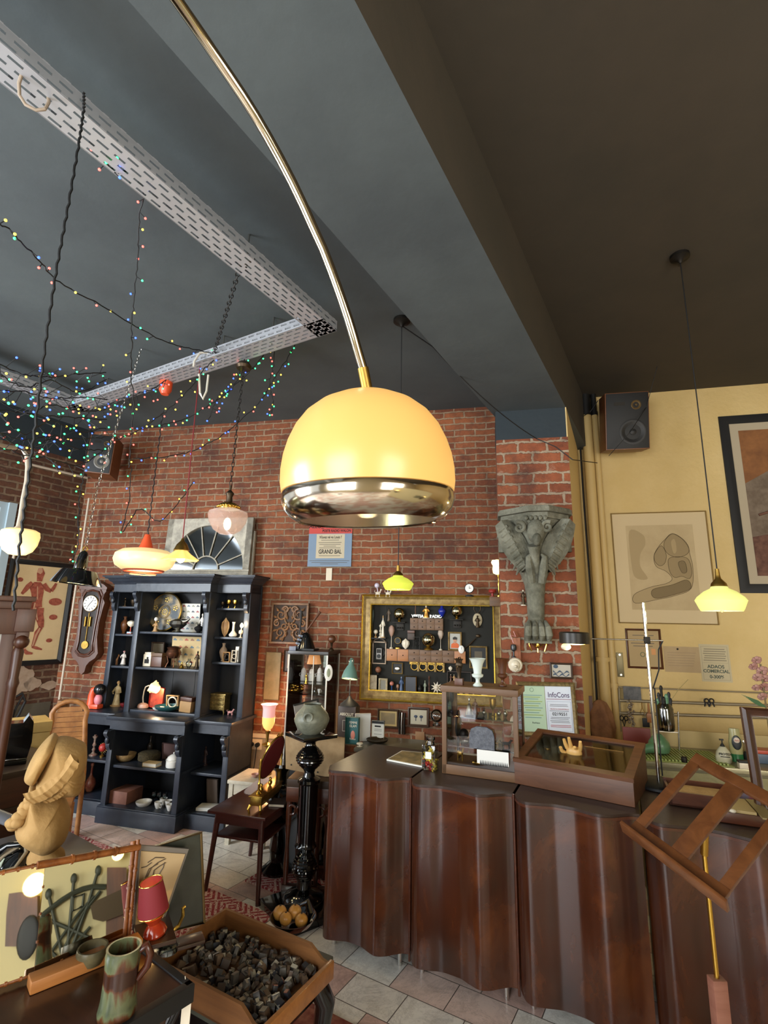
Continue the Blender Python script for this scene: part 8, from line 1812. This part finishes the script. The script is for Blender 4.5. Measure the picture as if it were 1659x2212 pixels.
for pts in (((375,550),(430,780),(480,1010)),((572,430),(555,620),(520,990)),((760,365),(690,600),(550,980)),((730,560),(590,720),(350,1060)),((700,800),(560,960),(420,1080)),((310,720),(500,800),(690,885)),((300,910),(370,970),(430,1030)),((780,520),(640,700),(500,960))): MB().tube(ib(pts),rr * .8,7).build('spoke',M_irg,iron)
for p in ((375,545),(572,425),(762,362)): MB().ball(tuple(ib([p])[0]),(rr * 1.5,rr,rr * 2.4),8).build('finial',M_irg,iron)
MB().tube(ib([(565,570),(650,545),(640,640),(560,680)]),rr * .8,7,True).build('square',M_irg,iron)
for Q,p,r0,lab in ((QL,(268,470),16,'bright warm bulb on the cream screen, seen in the side of the folding mirror'),(QM,(915,235),9,'smaller warm bulb on the cream screen near the top of the folding mirror')):
    q_ = bounce(Q,Z5(*p),-.12); lg = thing('screen_lamp',lab,'lamp',SF.w(q_.x,-.12,q_.z),SF.rot)
    MB().ball((0,0,0),r0 * k_,16).build('bulb',lit('bright_bulb','#ffe9a8','#ffe28a',5),lg); MB().cyl((0,.03,0),(0,.12,0),.02).build('holder',M_brassd,lg)
def flatp(name,label,cat,Q,pts,m,yl,nm='body'):
    q_ = [bounce(Q,Z5(*p),yl) for p in pts]; t = thing(name,label,cat,SF.w(0,yl,0),SF.rot); MB().prism([(p.x,p.z) for p in q_],-.02,.02).build(nm,m,t); return t
flatp('brown_carved_pilaster','brown carved wooden pilaster on the cream screen, seen in the folding mirror','pilaster',QM,((820,900),(980,900),(980,340),(830,340)),M_walnut,-.06)
wd = flatp('brown_mantelpiece','brown arched mantelpiece on the cream screen, seen in the side of the mirror','mantelpiece',QL,((50,950),(280,950),(300,780),(300,560),(150,530),(80,540),(60,700)),M_walnut,-.06)
q_ = bounce(QL,Z5(220,880),-.085); MB().ball((q_.x,-.03,q_.z),(16 * k_,.012,28 * k_),16).build('arched_opening',M_blk,wd)
flatp('wooden_ladle','dark oval wooden scoop on the cream screen, seen in the mirror above the jug','scoop',QM,((700,640),(740,600),(960,500),(960,700),(800,760),(720,740)),M_bronze,-.10)
# mug
mo = at_z(252,2192,ZF); s = mpp(mo)
mg = thing('glazed_jug','tall green and brown drip-glazed pottery jug on the dark table','jug',(mo.x,mo.y,ZF + .0008),math.radians(10))
def glaze():
    m,nt,B,N,L = nodes_mat('drip_glaze')
    tc = N('TexCoord'); mp = N('Mapping'); mp.inputs['Scale'].default_value = (22,22,7); L(tc.outputs['Object'],mp.inputs[0])
    ns = N('TexNoise',i_Scale=1.4,i_Detail=6.,i_Distortion=.6); L(mp.outputs[0],ns.inputs[0]); sp = N('SeparateXYZ'); L(tc.outputs['Object'],sp.inputs[0])
    wv = N('MapRange'); L(sp.outputs[2],wv.inputs[0]); wv.inputs[1].default_value = 0; wv.inputs[2].default_value = .2
    rz = ramp(N,[(0.,.55),(.12,.1),(.3,.25),(.42,.85),(.5,.3),(.8,.1),(.92,.35),(1.,1.)]); L(wv.outputs[0],rz.inputs[0])
    ad = N('Math',operation='ADD'); L(rz.outputs[0],ad.inputs[0]); L(ns.outputs[0],ad.inputs[1])
    r = ramp(N,[(.55,'#3e4430'),(.74,'#54583c'),(.86,'#4c2a14'),(1.,'#2e170b')]); L(ad.outputs[0],r.inputs[0]); L(r.outputs[0],B.inputs['Base Color']); B.inputs['Roughness'].default_value = .25; return m
zt_ = z_at(mo,2045) - ZF; Rm = 38 * s
MB().shell([(.001,.002),(Rm * 1.0,0),(Rm * 1.04,.01),(Rm * .94,zt_ * .25),(Rm * .90,zt_ * .55),(Rm * .93,zt_ * .8),(Rm * .96,zt_ * .9),(Rm * .92,zt_ * .95),(Rm * .94,zt_)],.005,48).build('body',glaze(),mg)
MB().tube([(Rm * .9,0,zt_ * .93),(Rm * 1.25,0,zt_ * 1.0),(Rm * 1.48,0,zt_ * .86),(Rm * 1.4,0,zt_ * .68),(Rm * .92,0,zt_ * .5)],[.008,.0085,.009,.0085,.007],10).build('handle',mat('brown_glaze','#3c1a0c',.25),mg)
# second mug lying with a candle bowl behind
t = thing('grey_bowl','grey-brown pottery bowl with pale candles beside the mirror and jug','bowl',at_z(196,2085,ZF + .001),0); MB().shell([(.018,0),(.03,.008),(.038,.03),(.036,.042)],.004,28).build('bowl',mat('grey_brown_glaze','#45402e',.35,col2='#63583c',scale=18),t)
# bust
bo = at_dist(150,1860,2.2); Zb = bo.z
bt = thing('plaster_bust','ochre plaster bust of a woman in a large frilled bonnet, facing the dresser','bust',(bo.x,bo.y,Zb),0); s = mpp(bo)
BF = Frame((bo.x,bo.y),math.degrees(math.atan2(-bo.x,bo.y)) * 1.0)  # faces the viewer squarely
bt.rotation_euler = (0,0,BF.rot)
def bp(X,Y): x_,z_ = BF.loc(X * .2261,1400 + Y * .2261,0); return x_,z_ - Zb
M_pl = mat('ochre_plaster','#9c7845',.8,col2='#b08c56',scale=5,bump=.35,bscale=40)
def loft(cs,nm,m=M_pl,n=28,mb=None,bld=True):
    """rings: (cx px, cy px, half width px, depth m, tilt deg) given in the photo's zoom grid"""
    mb = mb or MB(); rows = []
    for X,Y,w_,d_,tl_ in cs:
        cx_,cz_ = bp(X,Y); r_ = w_ * .2261 * s; a = math.radians(tl_); row = []
        for k in range(n + 1):
            q_ = 2 * math.pi * k / n; row.append((cx_ + r_ * math.cos(q_) * math.cos(a),d_ * 1.25 * math.sin(q_),cz_ - r_ * math.cos(q_) * math.sin(a)))
        rows.append(row)
    mb.strip(rows); mb._add([r for r in rows[0][:-1]],[tuple(range(n))]); mb._add([r for r in rows[-1][:-1]],[tuple(range(n))])
    return mb.build(nm,m,bt) if bld else mb
# volumes swelling from an outline, so that every silhouette is the bust's own
def swell(pts,c,d_,nm,pw=.75):
    sm = []; n = len(pts)
    for i_ in range(n):
        p0,p1,p2,p3 = (Vector((*pts[(i_ + k) % n],0)) for k in (-1,0,1,2))
        for k in range(4): u_ = k / 4; sm.append(.5 * ((2 * p1) + (p2 - p0) * u_ + (2 * p0 - 5 * p1 + 4 * p2 - p3) * u_ ** 2 + (3 * p1 - p0 - 3 * p2 + p3) * u_ ** 3))
    cx_,cz_ = bp(*c); P_ = [bp(q_.x,q_.y) for q_ in sm]; rows = []
    for k in range(-10,11):
        a_ = k / 10 * math.pi / 2; f_ = max(.015,math.cos(a_) ** pw); rows.append([(cx_ + (x_ - cx_) * f_,d_ * math.sin(a_),cz_ + (z_ - cz_) * f_) for x_,z_ in P_ + P_[:1]])
    mb = MB().strip(rows); mb._add(rows[0][:-1],[tuple(range(len(P_)))]); mb._add(rows[-1][:-1],[tuple(range(len(P_)))]); return mb.build(nm,M_pl,bt,sharp=60)
loft([(440,2010,155,.05,0),(440,1970,150,.05,0),(430,1930,120,.045,0),(430,1890,110,.04,0),(440,1850,150,.05,0)],'socle')
swell([(300,1300),(450,1350),(600,1390),(598,1430),(640,1490),(675,1590),(668,1700),(640,1790),(600,1840),(520,1900),(430,1925),(350,1900),(240,1840),(165,1770),(155,1690),(200,1600),(250,1500),(272,1400)],(430,1640),.15,'body')
swell([(540,862),(620,850),(700,868),(780,900),(825,935),(834,1000),(832,1080),(814,1150),(801,1178),(806,1215),(818,1245),(797,1262),(800,1290),(784,1312),(778,1350),(742,1388),(660,1398),(560,1396),(440,1372),(345,1350),(370,1250),(420,1130),(470,1010),(505,920)],(620,1130),.135,'head')
swell([(505,822),(545,842),(560,885),(525,970),(470,1070),(405,1180),(335,1285),(285,1288),(240,1250),(246,1190),(290,1080),(350,980),(420,895)],(405,1050),.12,'bonnet_back')
def ruffle(P0,P1,P2,wd,y_,nm,n=72):
    rows = [[],[],[],[]]
    for k in range(n):
        u_ = k / (n - 1); X = (1 - u_) ** 2 * P0[0] + 2 * u_ * (1 - u_) * P1[0] + u_ * u_ * P2[0]; Y = (1 - u_) ** 2 * P0[1] + 2 * u_ * (1 - u_) * P1[1] + u_ * u_ * P2[1]
        f_ = .0045 * math.sin(k * .78) * (.6 + .4 * math.sin(k * .31)); x_,z_ = bp(X,Y); w_ = wd * .2261 * s
        rows[0].append((x_ + f_ * .4,y_ - .010 + f_,z_ - f_ * .4)); rows[1].append((x_ - w_ * .45,y_ - .016 + f_ * .6,z_ + w_ * .4)); rows[2].append((x_ - w_ * .75,y_ + .002,z_ + w_ * .75)); rows[3].append((x_ - w_ * .2,y_ + .03,z_ + w_ * .3))
    mb = MB().strip(rows + [rows[0]]); return mb.build(nm,M_pl,bt)
ruffle((355,1365),(590,1330),(775,1010),115,-.128,'frill')
ruffle((470,1375),(620,1345),(700,1230),60,-.112,'inner_frill')
mb = MB(); r_ = random.Random(12)
for k in range(26):
    X = 160 + 200 * (k / 26) + r_.uniform(-25,25); Y = 1620 - 260 * (k / 26) + r_.uniform(-25,25); x_,z_ = bp(X,Y); mb.ball((x_,-.08 + r_.uniform(-.02,.03),z_),(.02,.018,.016),10)
mb.build('hair_curls',M_pl,bt)
# support under the bust: a dark chest reaching to the floor
sp_o = at_dist(110,1862,1.95)
t = thing('dark_chest','dark wooden chest carrying the plaster bust, a telephone and papers','chest',(bo.x,bo.y,0),math.radians(55))
MB().bx(-1.3,.12,-.13,.40,0,Zb - .004,.004).build('body',M_ft,t)
MB().bx(-1.3,.12,-.14,-.12,Zb - .06,Zb - .004,.003).build('moulding',M_mahog,t)
CHF = Frame((bo.x,bo.y),28)
o = at_z(42,1868,Zb); t = thing('black_telephone','black glossy telephone-like object with cables beside the bust','telephone',(o.x,o.y,Zb + .001),.3)
MB().lathe([(.055,0),(.058,.01),(.045,.03),(.02,.045),(.01,.05)],24,sx=1.1).build('body',M_black,t); MB().tube([(-.06,0,.05),(-.04,-.01,.065),(.04,-.01,.065),(.06,0,.05)],[.016,.009,.009,.016],10).build('handset',M_black,t); MB().tube([(.05,0,.01),(.09,-.02,.02),(.08,-.06,.005),(.03,-.07,.005)],.004,6).build('cord',M_cord,t)
o = at_z(10,1880,Zb); t = thing('pale_leather_strap','curled pale leather strap lying beside the black telephone','strap',(o.x,o.y,Zb + .006),0); MB().tube([(-.05,.0,0),(-.02,.03,.03),(.02,.05,.055),(.05,.02,.04),(.045,-.02,.01),(.0,-.05,.004)],[.006] * 6,8).build('strap',pm('#8a7a60'),t)
put('book','white_papers','stack of white papers with a black cover at the edge beside the strap','papers',Frame((o.x,o.y),20),8,1862,60,8,[M_blk,M_paper],.05,Zb + .002,d=.1)
# long pale glazed table edge and dark furniture behind the bust
a,b = at_dist(-30,1752,2.75),at_dist(36,1778,2.7)
tag(MB().tube([a - (b - a) * 2,a,b,b + (b - a) * .4],.022,10).build('white_tube',pm('#a9aeb8',.3)),'white tube lying across the dark furniture behind the bust','tube')
o = at_dist(20,1760,3.3); dk = thing('dark_sideboard','dark brown sideboard behind the bust holding a black machine','sideboard',(o.x,o.y,0),math.radians(58))
zz = z_at(o,1672); MB().bx(-1.0,.22,-.05,.45,0,zz,.004).build('body',M_mahog,dk); MB().bx(-1.02,.24,-.07,.47,zz,zz + .03,.004).build('top',M_dkb,dk); MB().bx(-1.0,.22,-.06,-.05,zz - .15,zz - .135).build('moulding',M_dkb,dk)
MB().bx(.02,.05,-.065,-.055,zz - .30,zz - .18).build('paper_tag',M_cer,dk)
o2 = at_dist(28,1668,3.4); t = thing('black_machine','black curved old machine with a pale rim on the dark sideboard','machine',(o2.x,o2.y,zz + .031),math.radians(35)); s = mpp(o2)
MB().bx(-.16,.05,-.05,.12,0,.03,.004).build('base',M_black,t)
MB().prism([(-.06,.03),(.05,.03),(.06,.1),(.055,.2),(.03,.235),(.01,.2),(-.05,.2),(-.075,.24),(-.09,.2),(-.085,.1)],-.04,.06).build('body',M_black,t); MB().tube([(-.075,-.045,.235),(-.09,-.045,.2),(-.088,-.045,.1),(-.11,-.045,.05),(-.16,-.045,.03)],.008,8).build('pale_rim',pm('#a8b8a8',.3),t)
o = at_dist(28,1610,3.9); t = thing('yellow_boxes','two stacked yellow cardboard boxes behind the black machine','boxes',(o.x,o.y,0),math.radians(42)); za = z_at(o,1620); zb_2 = z_at(o,1557); M_yb = mat('yellow_card','#a88c50',.6,col2='#b89c60',scale=5)
MB().bx(-.16,.16,-.12,.12,za - .3,zb_2 - .06,.004).build('lower_box',M_yb,t); MB().bx(-.165,.165,-.125,.125,zb_2 - .058,zb_2,.004).build('lid',M_yb,t); MB().bx(-.16,.16,-.12,.12,0,za - .3).build('support',M_dkb,t)
# tall brown framed mirror at the left edge
md = 2.6; TLp,TRp = at_dist(-60,1280,md),at_dist(76,1288,md); MF = Frame((TRp.x,TRp.y),math.degrees(math.atan2(-TRp.x,TRp.y)) + 4)
lc = lambda x,y,yl=0: MF.loc(x,y,yl)
t = thing('tall_carved_mirror','tall brown carved wooden mirror frame with a cornice at the left picture edge','mirror',(TRp.x,TRp.y,0),MF.rot)
x1_,z1_ = lc(76,1290); xc0,zc1 = lc(35,1330); M_wf = wood_mat('reddish_brown_frame_wood','#34190c','#4c2814',.4,stretch=(8,8,1))
MB().bx(-1.0,x1_,-.08,.06,z1_ - .02,z1_,.003).bx(-1.0,x1_ - .012,-.06,.05,z1_ - .05,z1_ - .02,.003).bx(-1.0,x1_ - .03,-.045,.05,z1_ - .15,z1_ - .05,.003).build('cornice',M_wf,t)
xp0,xp1 = lc(38,1340)[0],lc(66,1340)[0]
MB().bx(xp0 - .01,xp1 + .012,-.07,.04,z1_ - .14,z1_ - .05,.003).bx(xp0,xp1,-.06,.04,z1_ - .17,z1_ - .14,.004).ball(((xp0 + xp1) / 2,-.05,z1_ - .18),(.028,.028,.028)).build('capital',M_wf,t)
MB().lathe([(.02,0),(.02,.1),(.016,.12),(.017,z1_ * .5),(.018,z1_ - .36),(.023,z1_ - .34),(.017,z1_ - .32),(.021,z1_ - .22),(.014,z1_ - .2)],18,c=((xp0 + xp1) / 2 - .005,-.03,0)).build('column',M_wf,t)
MB().bx(xp0 - .045,xp0,-.03,.04,0,z1_ - .1,.003).build('stile',M_wf,t); MB().bx(xp0 - .06,xp0 - .045,-.02,.0,0,z1_ - .14).build('pale_edge',pm('#8f8a80',.3),t)
MB().bx(-1.0,xp0 - .058,-.005,.0,0.1,z1_ - .14).build('mirror_glass',mat('greenish_old_mirror','#9aa08c',.03,1.),t); MB().bx(-1.0,xp1 + .02,-.06,.05,0,.1,.004).build('plinth',M_wf,t)
# mirror's right panel as a dark sheet; portrait and lamp stand in for its reflections
zR = ZF - .12
DPf = at_z(441,1992,.80); DP = Frame((DPf.x,DPf.y),math.degrees(math.atan2(-DPf.x,DPf.y)) + 14)
def dq(p,yl=0.): x_,z_ = DP.loc(p[0],p[1],yl); return (x_,z_ - .80)
P_ = [dq(p) for p in ((300,2030),(441,1992),(434,1798),(292,1842))]
t = thing('mirror_stand_in_sheet','large dark green-brown leaning panel with a worn gilt edge, standing in for mirror glass','panel',(DPf.x,DPf.y,.80),DP.rot)
MB().prism(P_,0,.012).build('panel',mat('dark_green_glass_panel','#1e2019',.3,col2='#34342a',scale=5),t)
PP = [(x_,z_) for x_,z_ in P_]; MB().tube([(x_,-.003,z_) for x_,z_ in PP],.005,6,True).build('gilt_edge',mat('worn_gilt_edge','#5a4420',.5,.3),t)
P2 = [dq(p,-.03) for p in ((286,2010),(345,2016),(408,1834),(300,1826))]
t = thing('portrait_drawing','framed pencil portrait of a woman with flowers in her hair, in place of a reflection','framed drawing',(DPf.x,DPf.y,.80),DP.rot)
MB().prism(P2,-.03,-.022).build('frame',mat('silver_wood_frame','#6a6258',.5,.3),t); cxy = (sum(p[0] for p in P2) / 4,sum(p[1] for p in P2) / 4)
sh_ = lambda k: [(cxy[0] + (p[0] - cxy[0]) * k,cxy[1] + (p[1] - cxy[1]) * k) for p in P2]
MB().prism(sh_(.88),-.034,-.03).build('paper',pm('#a48a62',.7),t)
dd_ = lambda x,y: (lambda q: (q[0],-.0355,q[1]))(dq(Z5(x,y),-.035))
mb = MB()
for pts in (((1290,270),(1230,300),(1180,340),(1150,400),(1130,450)),((1290,300),(1240,330),(1200,360),(1190,400)),((1280,300),(1270,340),(1250,370),(1235,400),(1220,400)),((1150,300),(1210,260),(1280,262)),((1130,420),(1160,350),(1230,310)),((1100,340),(1140,330),(1180,300))): mb.tube([dd_(*p) for p in pts],.0014,5)
mb.build('drawn_lines',pm('#4a3a2a'),t)
# red lamp
rl = at_dist(338,1992,math.hypot(DPf.x,DPf.y) - .14); zl_ = z_at(rl,2000); t = thing('red_table_lamp','small lit table lamp with a maroon drum shade, in place of a mirror reflection','table lamp',(rl.x,rl.y,zl_ - .02),0); s = mpp(Vector((rl.x,rl.y,zl_)))
t.rotation_euler = (math.radians(6),math.radians(-9),0); zz_ = lambda y: z_at(rl,y) - zl_ + .02
MB().shell([(31 * s,zz_(1965)),(27 * s,zz_(1925)),(23 * s,zz_(1897))],.002,40).build('lamp_shade',mat('maroon_fabric_shade','#6e1a20',.7,emit='#7a1418',es=.12),t)
MB().torus((0,0,zz_(1965)),31 * s,.0015,40,6).torus((0,0,zz_(1897)),23 * s,.0015,40,6).build('gold_trim',M_brass,t)
MB().lathe([(29 * s,zz_(1964)),(.01,zz_(1955))],30).build('glowing_inside',lit('glowing_lamp_inside','#ffcf60','#ffc040',1.3),t)
MB().lathe([(22 * s,0),(24 * s,.006),(20 * s,.018),(12 * s,.03),(22 * s,.05),(15 * s,zz_(1968))],24).build('glass_base',mat('red_amber_glass','#8a2a14',.15,emit='#a03010',es=.05),t)
point('red_lamp_light',Vector((rl.x,rl.y,zl_ + zz_(1975))),.6,(1,.6,.25),.02)
t = thing('small_plinth','dark little side stand carrying the red lamp and leaning pictures','stand',(DPf.x,DPf.y,0),DP.rot)
q_ = DP.inv(Vector((rl.x,rl.y,0))); P3_ = [dq(p) for p in ((285,2036),(441,1992))]
MB().bx(q_.x - .05,q_.x + .05,q_.y - .05,.02,zl_ - .032,zl_ - .0205,.002).bx(P3_[0][0],0,-.035,.02,.78 + P3_[0][1] - .02,.78 + P3_[0][1] - .01,.002).build('shelf',M_ft,t); MB().cyl((q_.x,.0,0),(q_.x,.0,zl_ - .032),.014).build('leg',M_ft,t)
t = put('tureen','crystal_dish','greenish cut crystal dish beside the red lamp','dish',DP,368,2000,40,26,M_glasst,-.10,.80 + P3_[0][1] * .6)
t = thing('brass_hook','curved pale brass hook at the foot of the dark panel','hook',at_dist(370,2012,math.hypot(DPf.x,DPf.y) - .08),DP.rot); MB().tube([(0,0,0),(.02,0,.01),(.03,0,.035),(.028,0,.055),(.035,0,.058)],.005,8).build('hook',M_brass,t)
# ---------------------------------------------------------------- type drawer on its small table
ZD = .655
A_,Bq,Lq = at_z(488,1960,ZD),at_z(715,2052,ZD),at_z(320,2066,ZD)
DRF = Frame((Lq.x,Lq.y),math.degrees(math.atan2((Bq - A_).y,(Bq - A_).x))); dlen = (Bq - A_).length; dwid = (A_ - Lq).length
# local x along the long side (towards the counter), y away
hD = .075; zd0 = ZD - hD
t = thing('type_drawer','orange-brown wooden drawer full of printing blocks on a small table','drawer',(Lq.x,Lq.y,zd0),DRF.rot)
M_dr = wood_mat('worn_brown_drawer','#5e3a1c','#80542c',.5,stretch=(1,8,8)); tk = .011
MXd = Matrix(((1,0,0,0),(0,1,0,0),(0,0,1,0),(0,0,0,1)))
side = [(0,0),(dlen,0),(dlen,hD * .52),(dlen - .03,hD * .58),(dlen - .055,hD * .8),(dlen - .08,hD),(0,hD)]
MB().prism(side,0,tk).build('side',M_dr,t); MB().prism(side,dwid - tk,dwid).build('side',M_dr,t)
MB().bx(0,tk,tk,dwid - tk,0,hD,.001).build('back',M_dr,t); MB().bx(dlen - .004,dlen + .012,-.004,dwid + .004,-.006,hD * .62,.002).build('front',wood_mat('orange_drawer_front','#7a4a1e','#9a6430',.35,stretch=(1,8,8),coat=.2),t)
MB().bx(0,dlen,0,dwid,0,.006).build('bottom',M_dr,t)
# printing blocks: every block its own object
BLM = [pm('#4a3828',.6),pm('#5e4a38',.6),pm('#3a2c22',.6),pm('#2a2a2e',.4),pm('#6e6a64',.35,.4),pm('#54504c',.4,.4)]; CAPM = [pm('#7c705e',.5),pm('#9c9584',.4),pm('#54504a',.35,.4),pm('#7a4e3c',.5),pm('#242428',.4),pm('#4c3c2e',.5)]
r_ = random.Random(21)
def block_mesh(k):
    w_,d_,h_ = r_.uniform(.010,.024),r_.uniform(.010,.026),r_.uniform(.016,.028)
    mb = MB(); mb.box((0,0,0),(w_,d_,h_),bev=.0008); o_ = mb.build('printing_block',BLM[k % 6])
    c_ = MB().box((0,0,h_ / 2 + .0012),(w_ * .9,d_ * .9,.0024)).build('printing_face',CAPM[k * 5 % 6 if k % 3 else k // 3 % 6]); return o_,c_
protos = [block_mesh(k) for k in range(24)]
lab_b = 'small wooden and metal printing block lying in the brown type drawer'
for i in range(250):
    for _ in range(60):
        u_,v_2 = r_.uniform(.022,dlen - .03),r_.uniform(.022,dwid - .025)
        hgt = .012 + .030 * math.exp(-(((u_ - dlen * .42) / (dlen * .42)) ** 2 + ((v_2 - dwid * .42) / (dwid * .5)) ** 2)) * r_.uniform(.25,1.15)
        if u_ / dlen < .12 and r_.random() < .7: continue
        break
    bo_,co_ = protos[i % 24]
    n_ = bo_.copy(); COL.objects.link(n_); n_.location = DRF.w(u_,v_2,zd0 + hgt + .004)
    n_.rotation_euler = (r_.choice((0,0,1.57,3.14,.5,1.2)) + r_.uniform(-.3,.3),r_.uniform(-.5,.5),r_.uniform(0,6.28)); tag(n_,lab_b,'printing block','printing blocks in the type drawer')
    c2 = co_.copy(); COL.objects.link(c2); c2.parent = n_
for a_,b_2 in protos: bpy.data.objects.remove(a_); bpy.data.objects.remove(b_2)
# table below the drawer
tb = thing('small_black_table','small black lacquered table with a grey-green top and curved legs','table',(Lq.x,Lq.y,0),DRF.rot)
TX = DRF.inv(at_z(752,2030,zd0)).x
MB().bx(.03,TX,.02,dwid + .10,zd0 - .03,zd0 - .007,.003).build('table_top',mat('grey_green_table_top','#34362e',.4,col2='#44463c',scale=5),tb)
MB().bx(.06,TX - .03,.05,dwid + .07,zd0 - .12,zd0 - .03,.004).build('apron',M_black,tb)
for x in (.09,TX - .05):
    for y in (.07,dwid + .05):
        sx_ = 1 if x > .2 else -1; sy_ = 1 if y > .2 else -1
        MB().tube([(x,y,zd0 - .05),(x + sx_ * .035,y + sy_ * .03,zd0 - .14),(x + sx_ * .02,y + sy_ * .02,zd0 - .3),(x - sx_ * .0,y,.12),(x + sx_ * .03,y + sy_ * .03,.016)],[.035,.036,.024,.017,.022],12).build('leg',M_black,tb)
# ochre balls in a black bowl behind the drawer
zk_ = zd0 - .0065
bb = at_z(632,2003,zk_); t = thing('black_bowl','glossy black bowl holding ochre balls behind the type drawer','bowl',(bb.x,bb.y,zk_),0); s = mpp(bb)
MB().shell([(.002,.001),(24 * s,0),(40 * s,8 * s),(50 * s,22 * s)],.004,40).build('bowl',M_black,t)
MB().tube([(26 * s,8 * s,6 * s),(36 * s,6 * s,28 * s),(28 * s,8 * s,44 * s),(14 * s,12 * s,36 * s)],[.012,.016,.014,.006],10).build('curled_handle',M_black,t)
M_oc = mat('ochre_gourd','#a8712c',.35,col2='#c8924a',scale=14)
for i,(x,y,r0,lab) in enumerate(((605,1972,15,'the largest, standing away from the counter'),(637,1970,14.5,'the upper one nearest the pedestal foot'),(617,1985,13,'the low one in front'),(651,1988,14,'the one nearest the counter'))):
    p_ = at_dist(x,y,math.hypot(bb.x,bb.y) + (.03 if i < 2 else -.01))
    g_ = thing('ochre_ball','round ochre gourd ball in the black bowl, ' + lab,'ball',p_,i * .8,'ochre balls in the black bowl'); mb = MB().ball((0,0,0),(r0 * s,r0 * s,r0 * s * .95),20); mb.build('body',M_oc,g_); MB().cyl((0,0,r0 * s * .9),(0,0,r0 * s * 1.02),.004).build('stalk',M_dkb,g_)
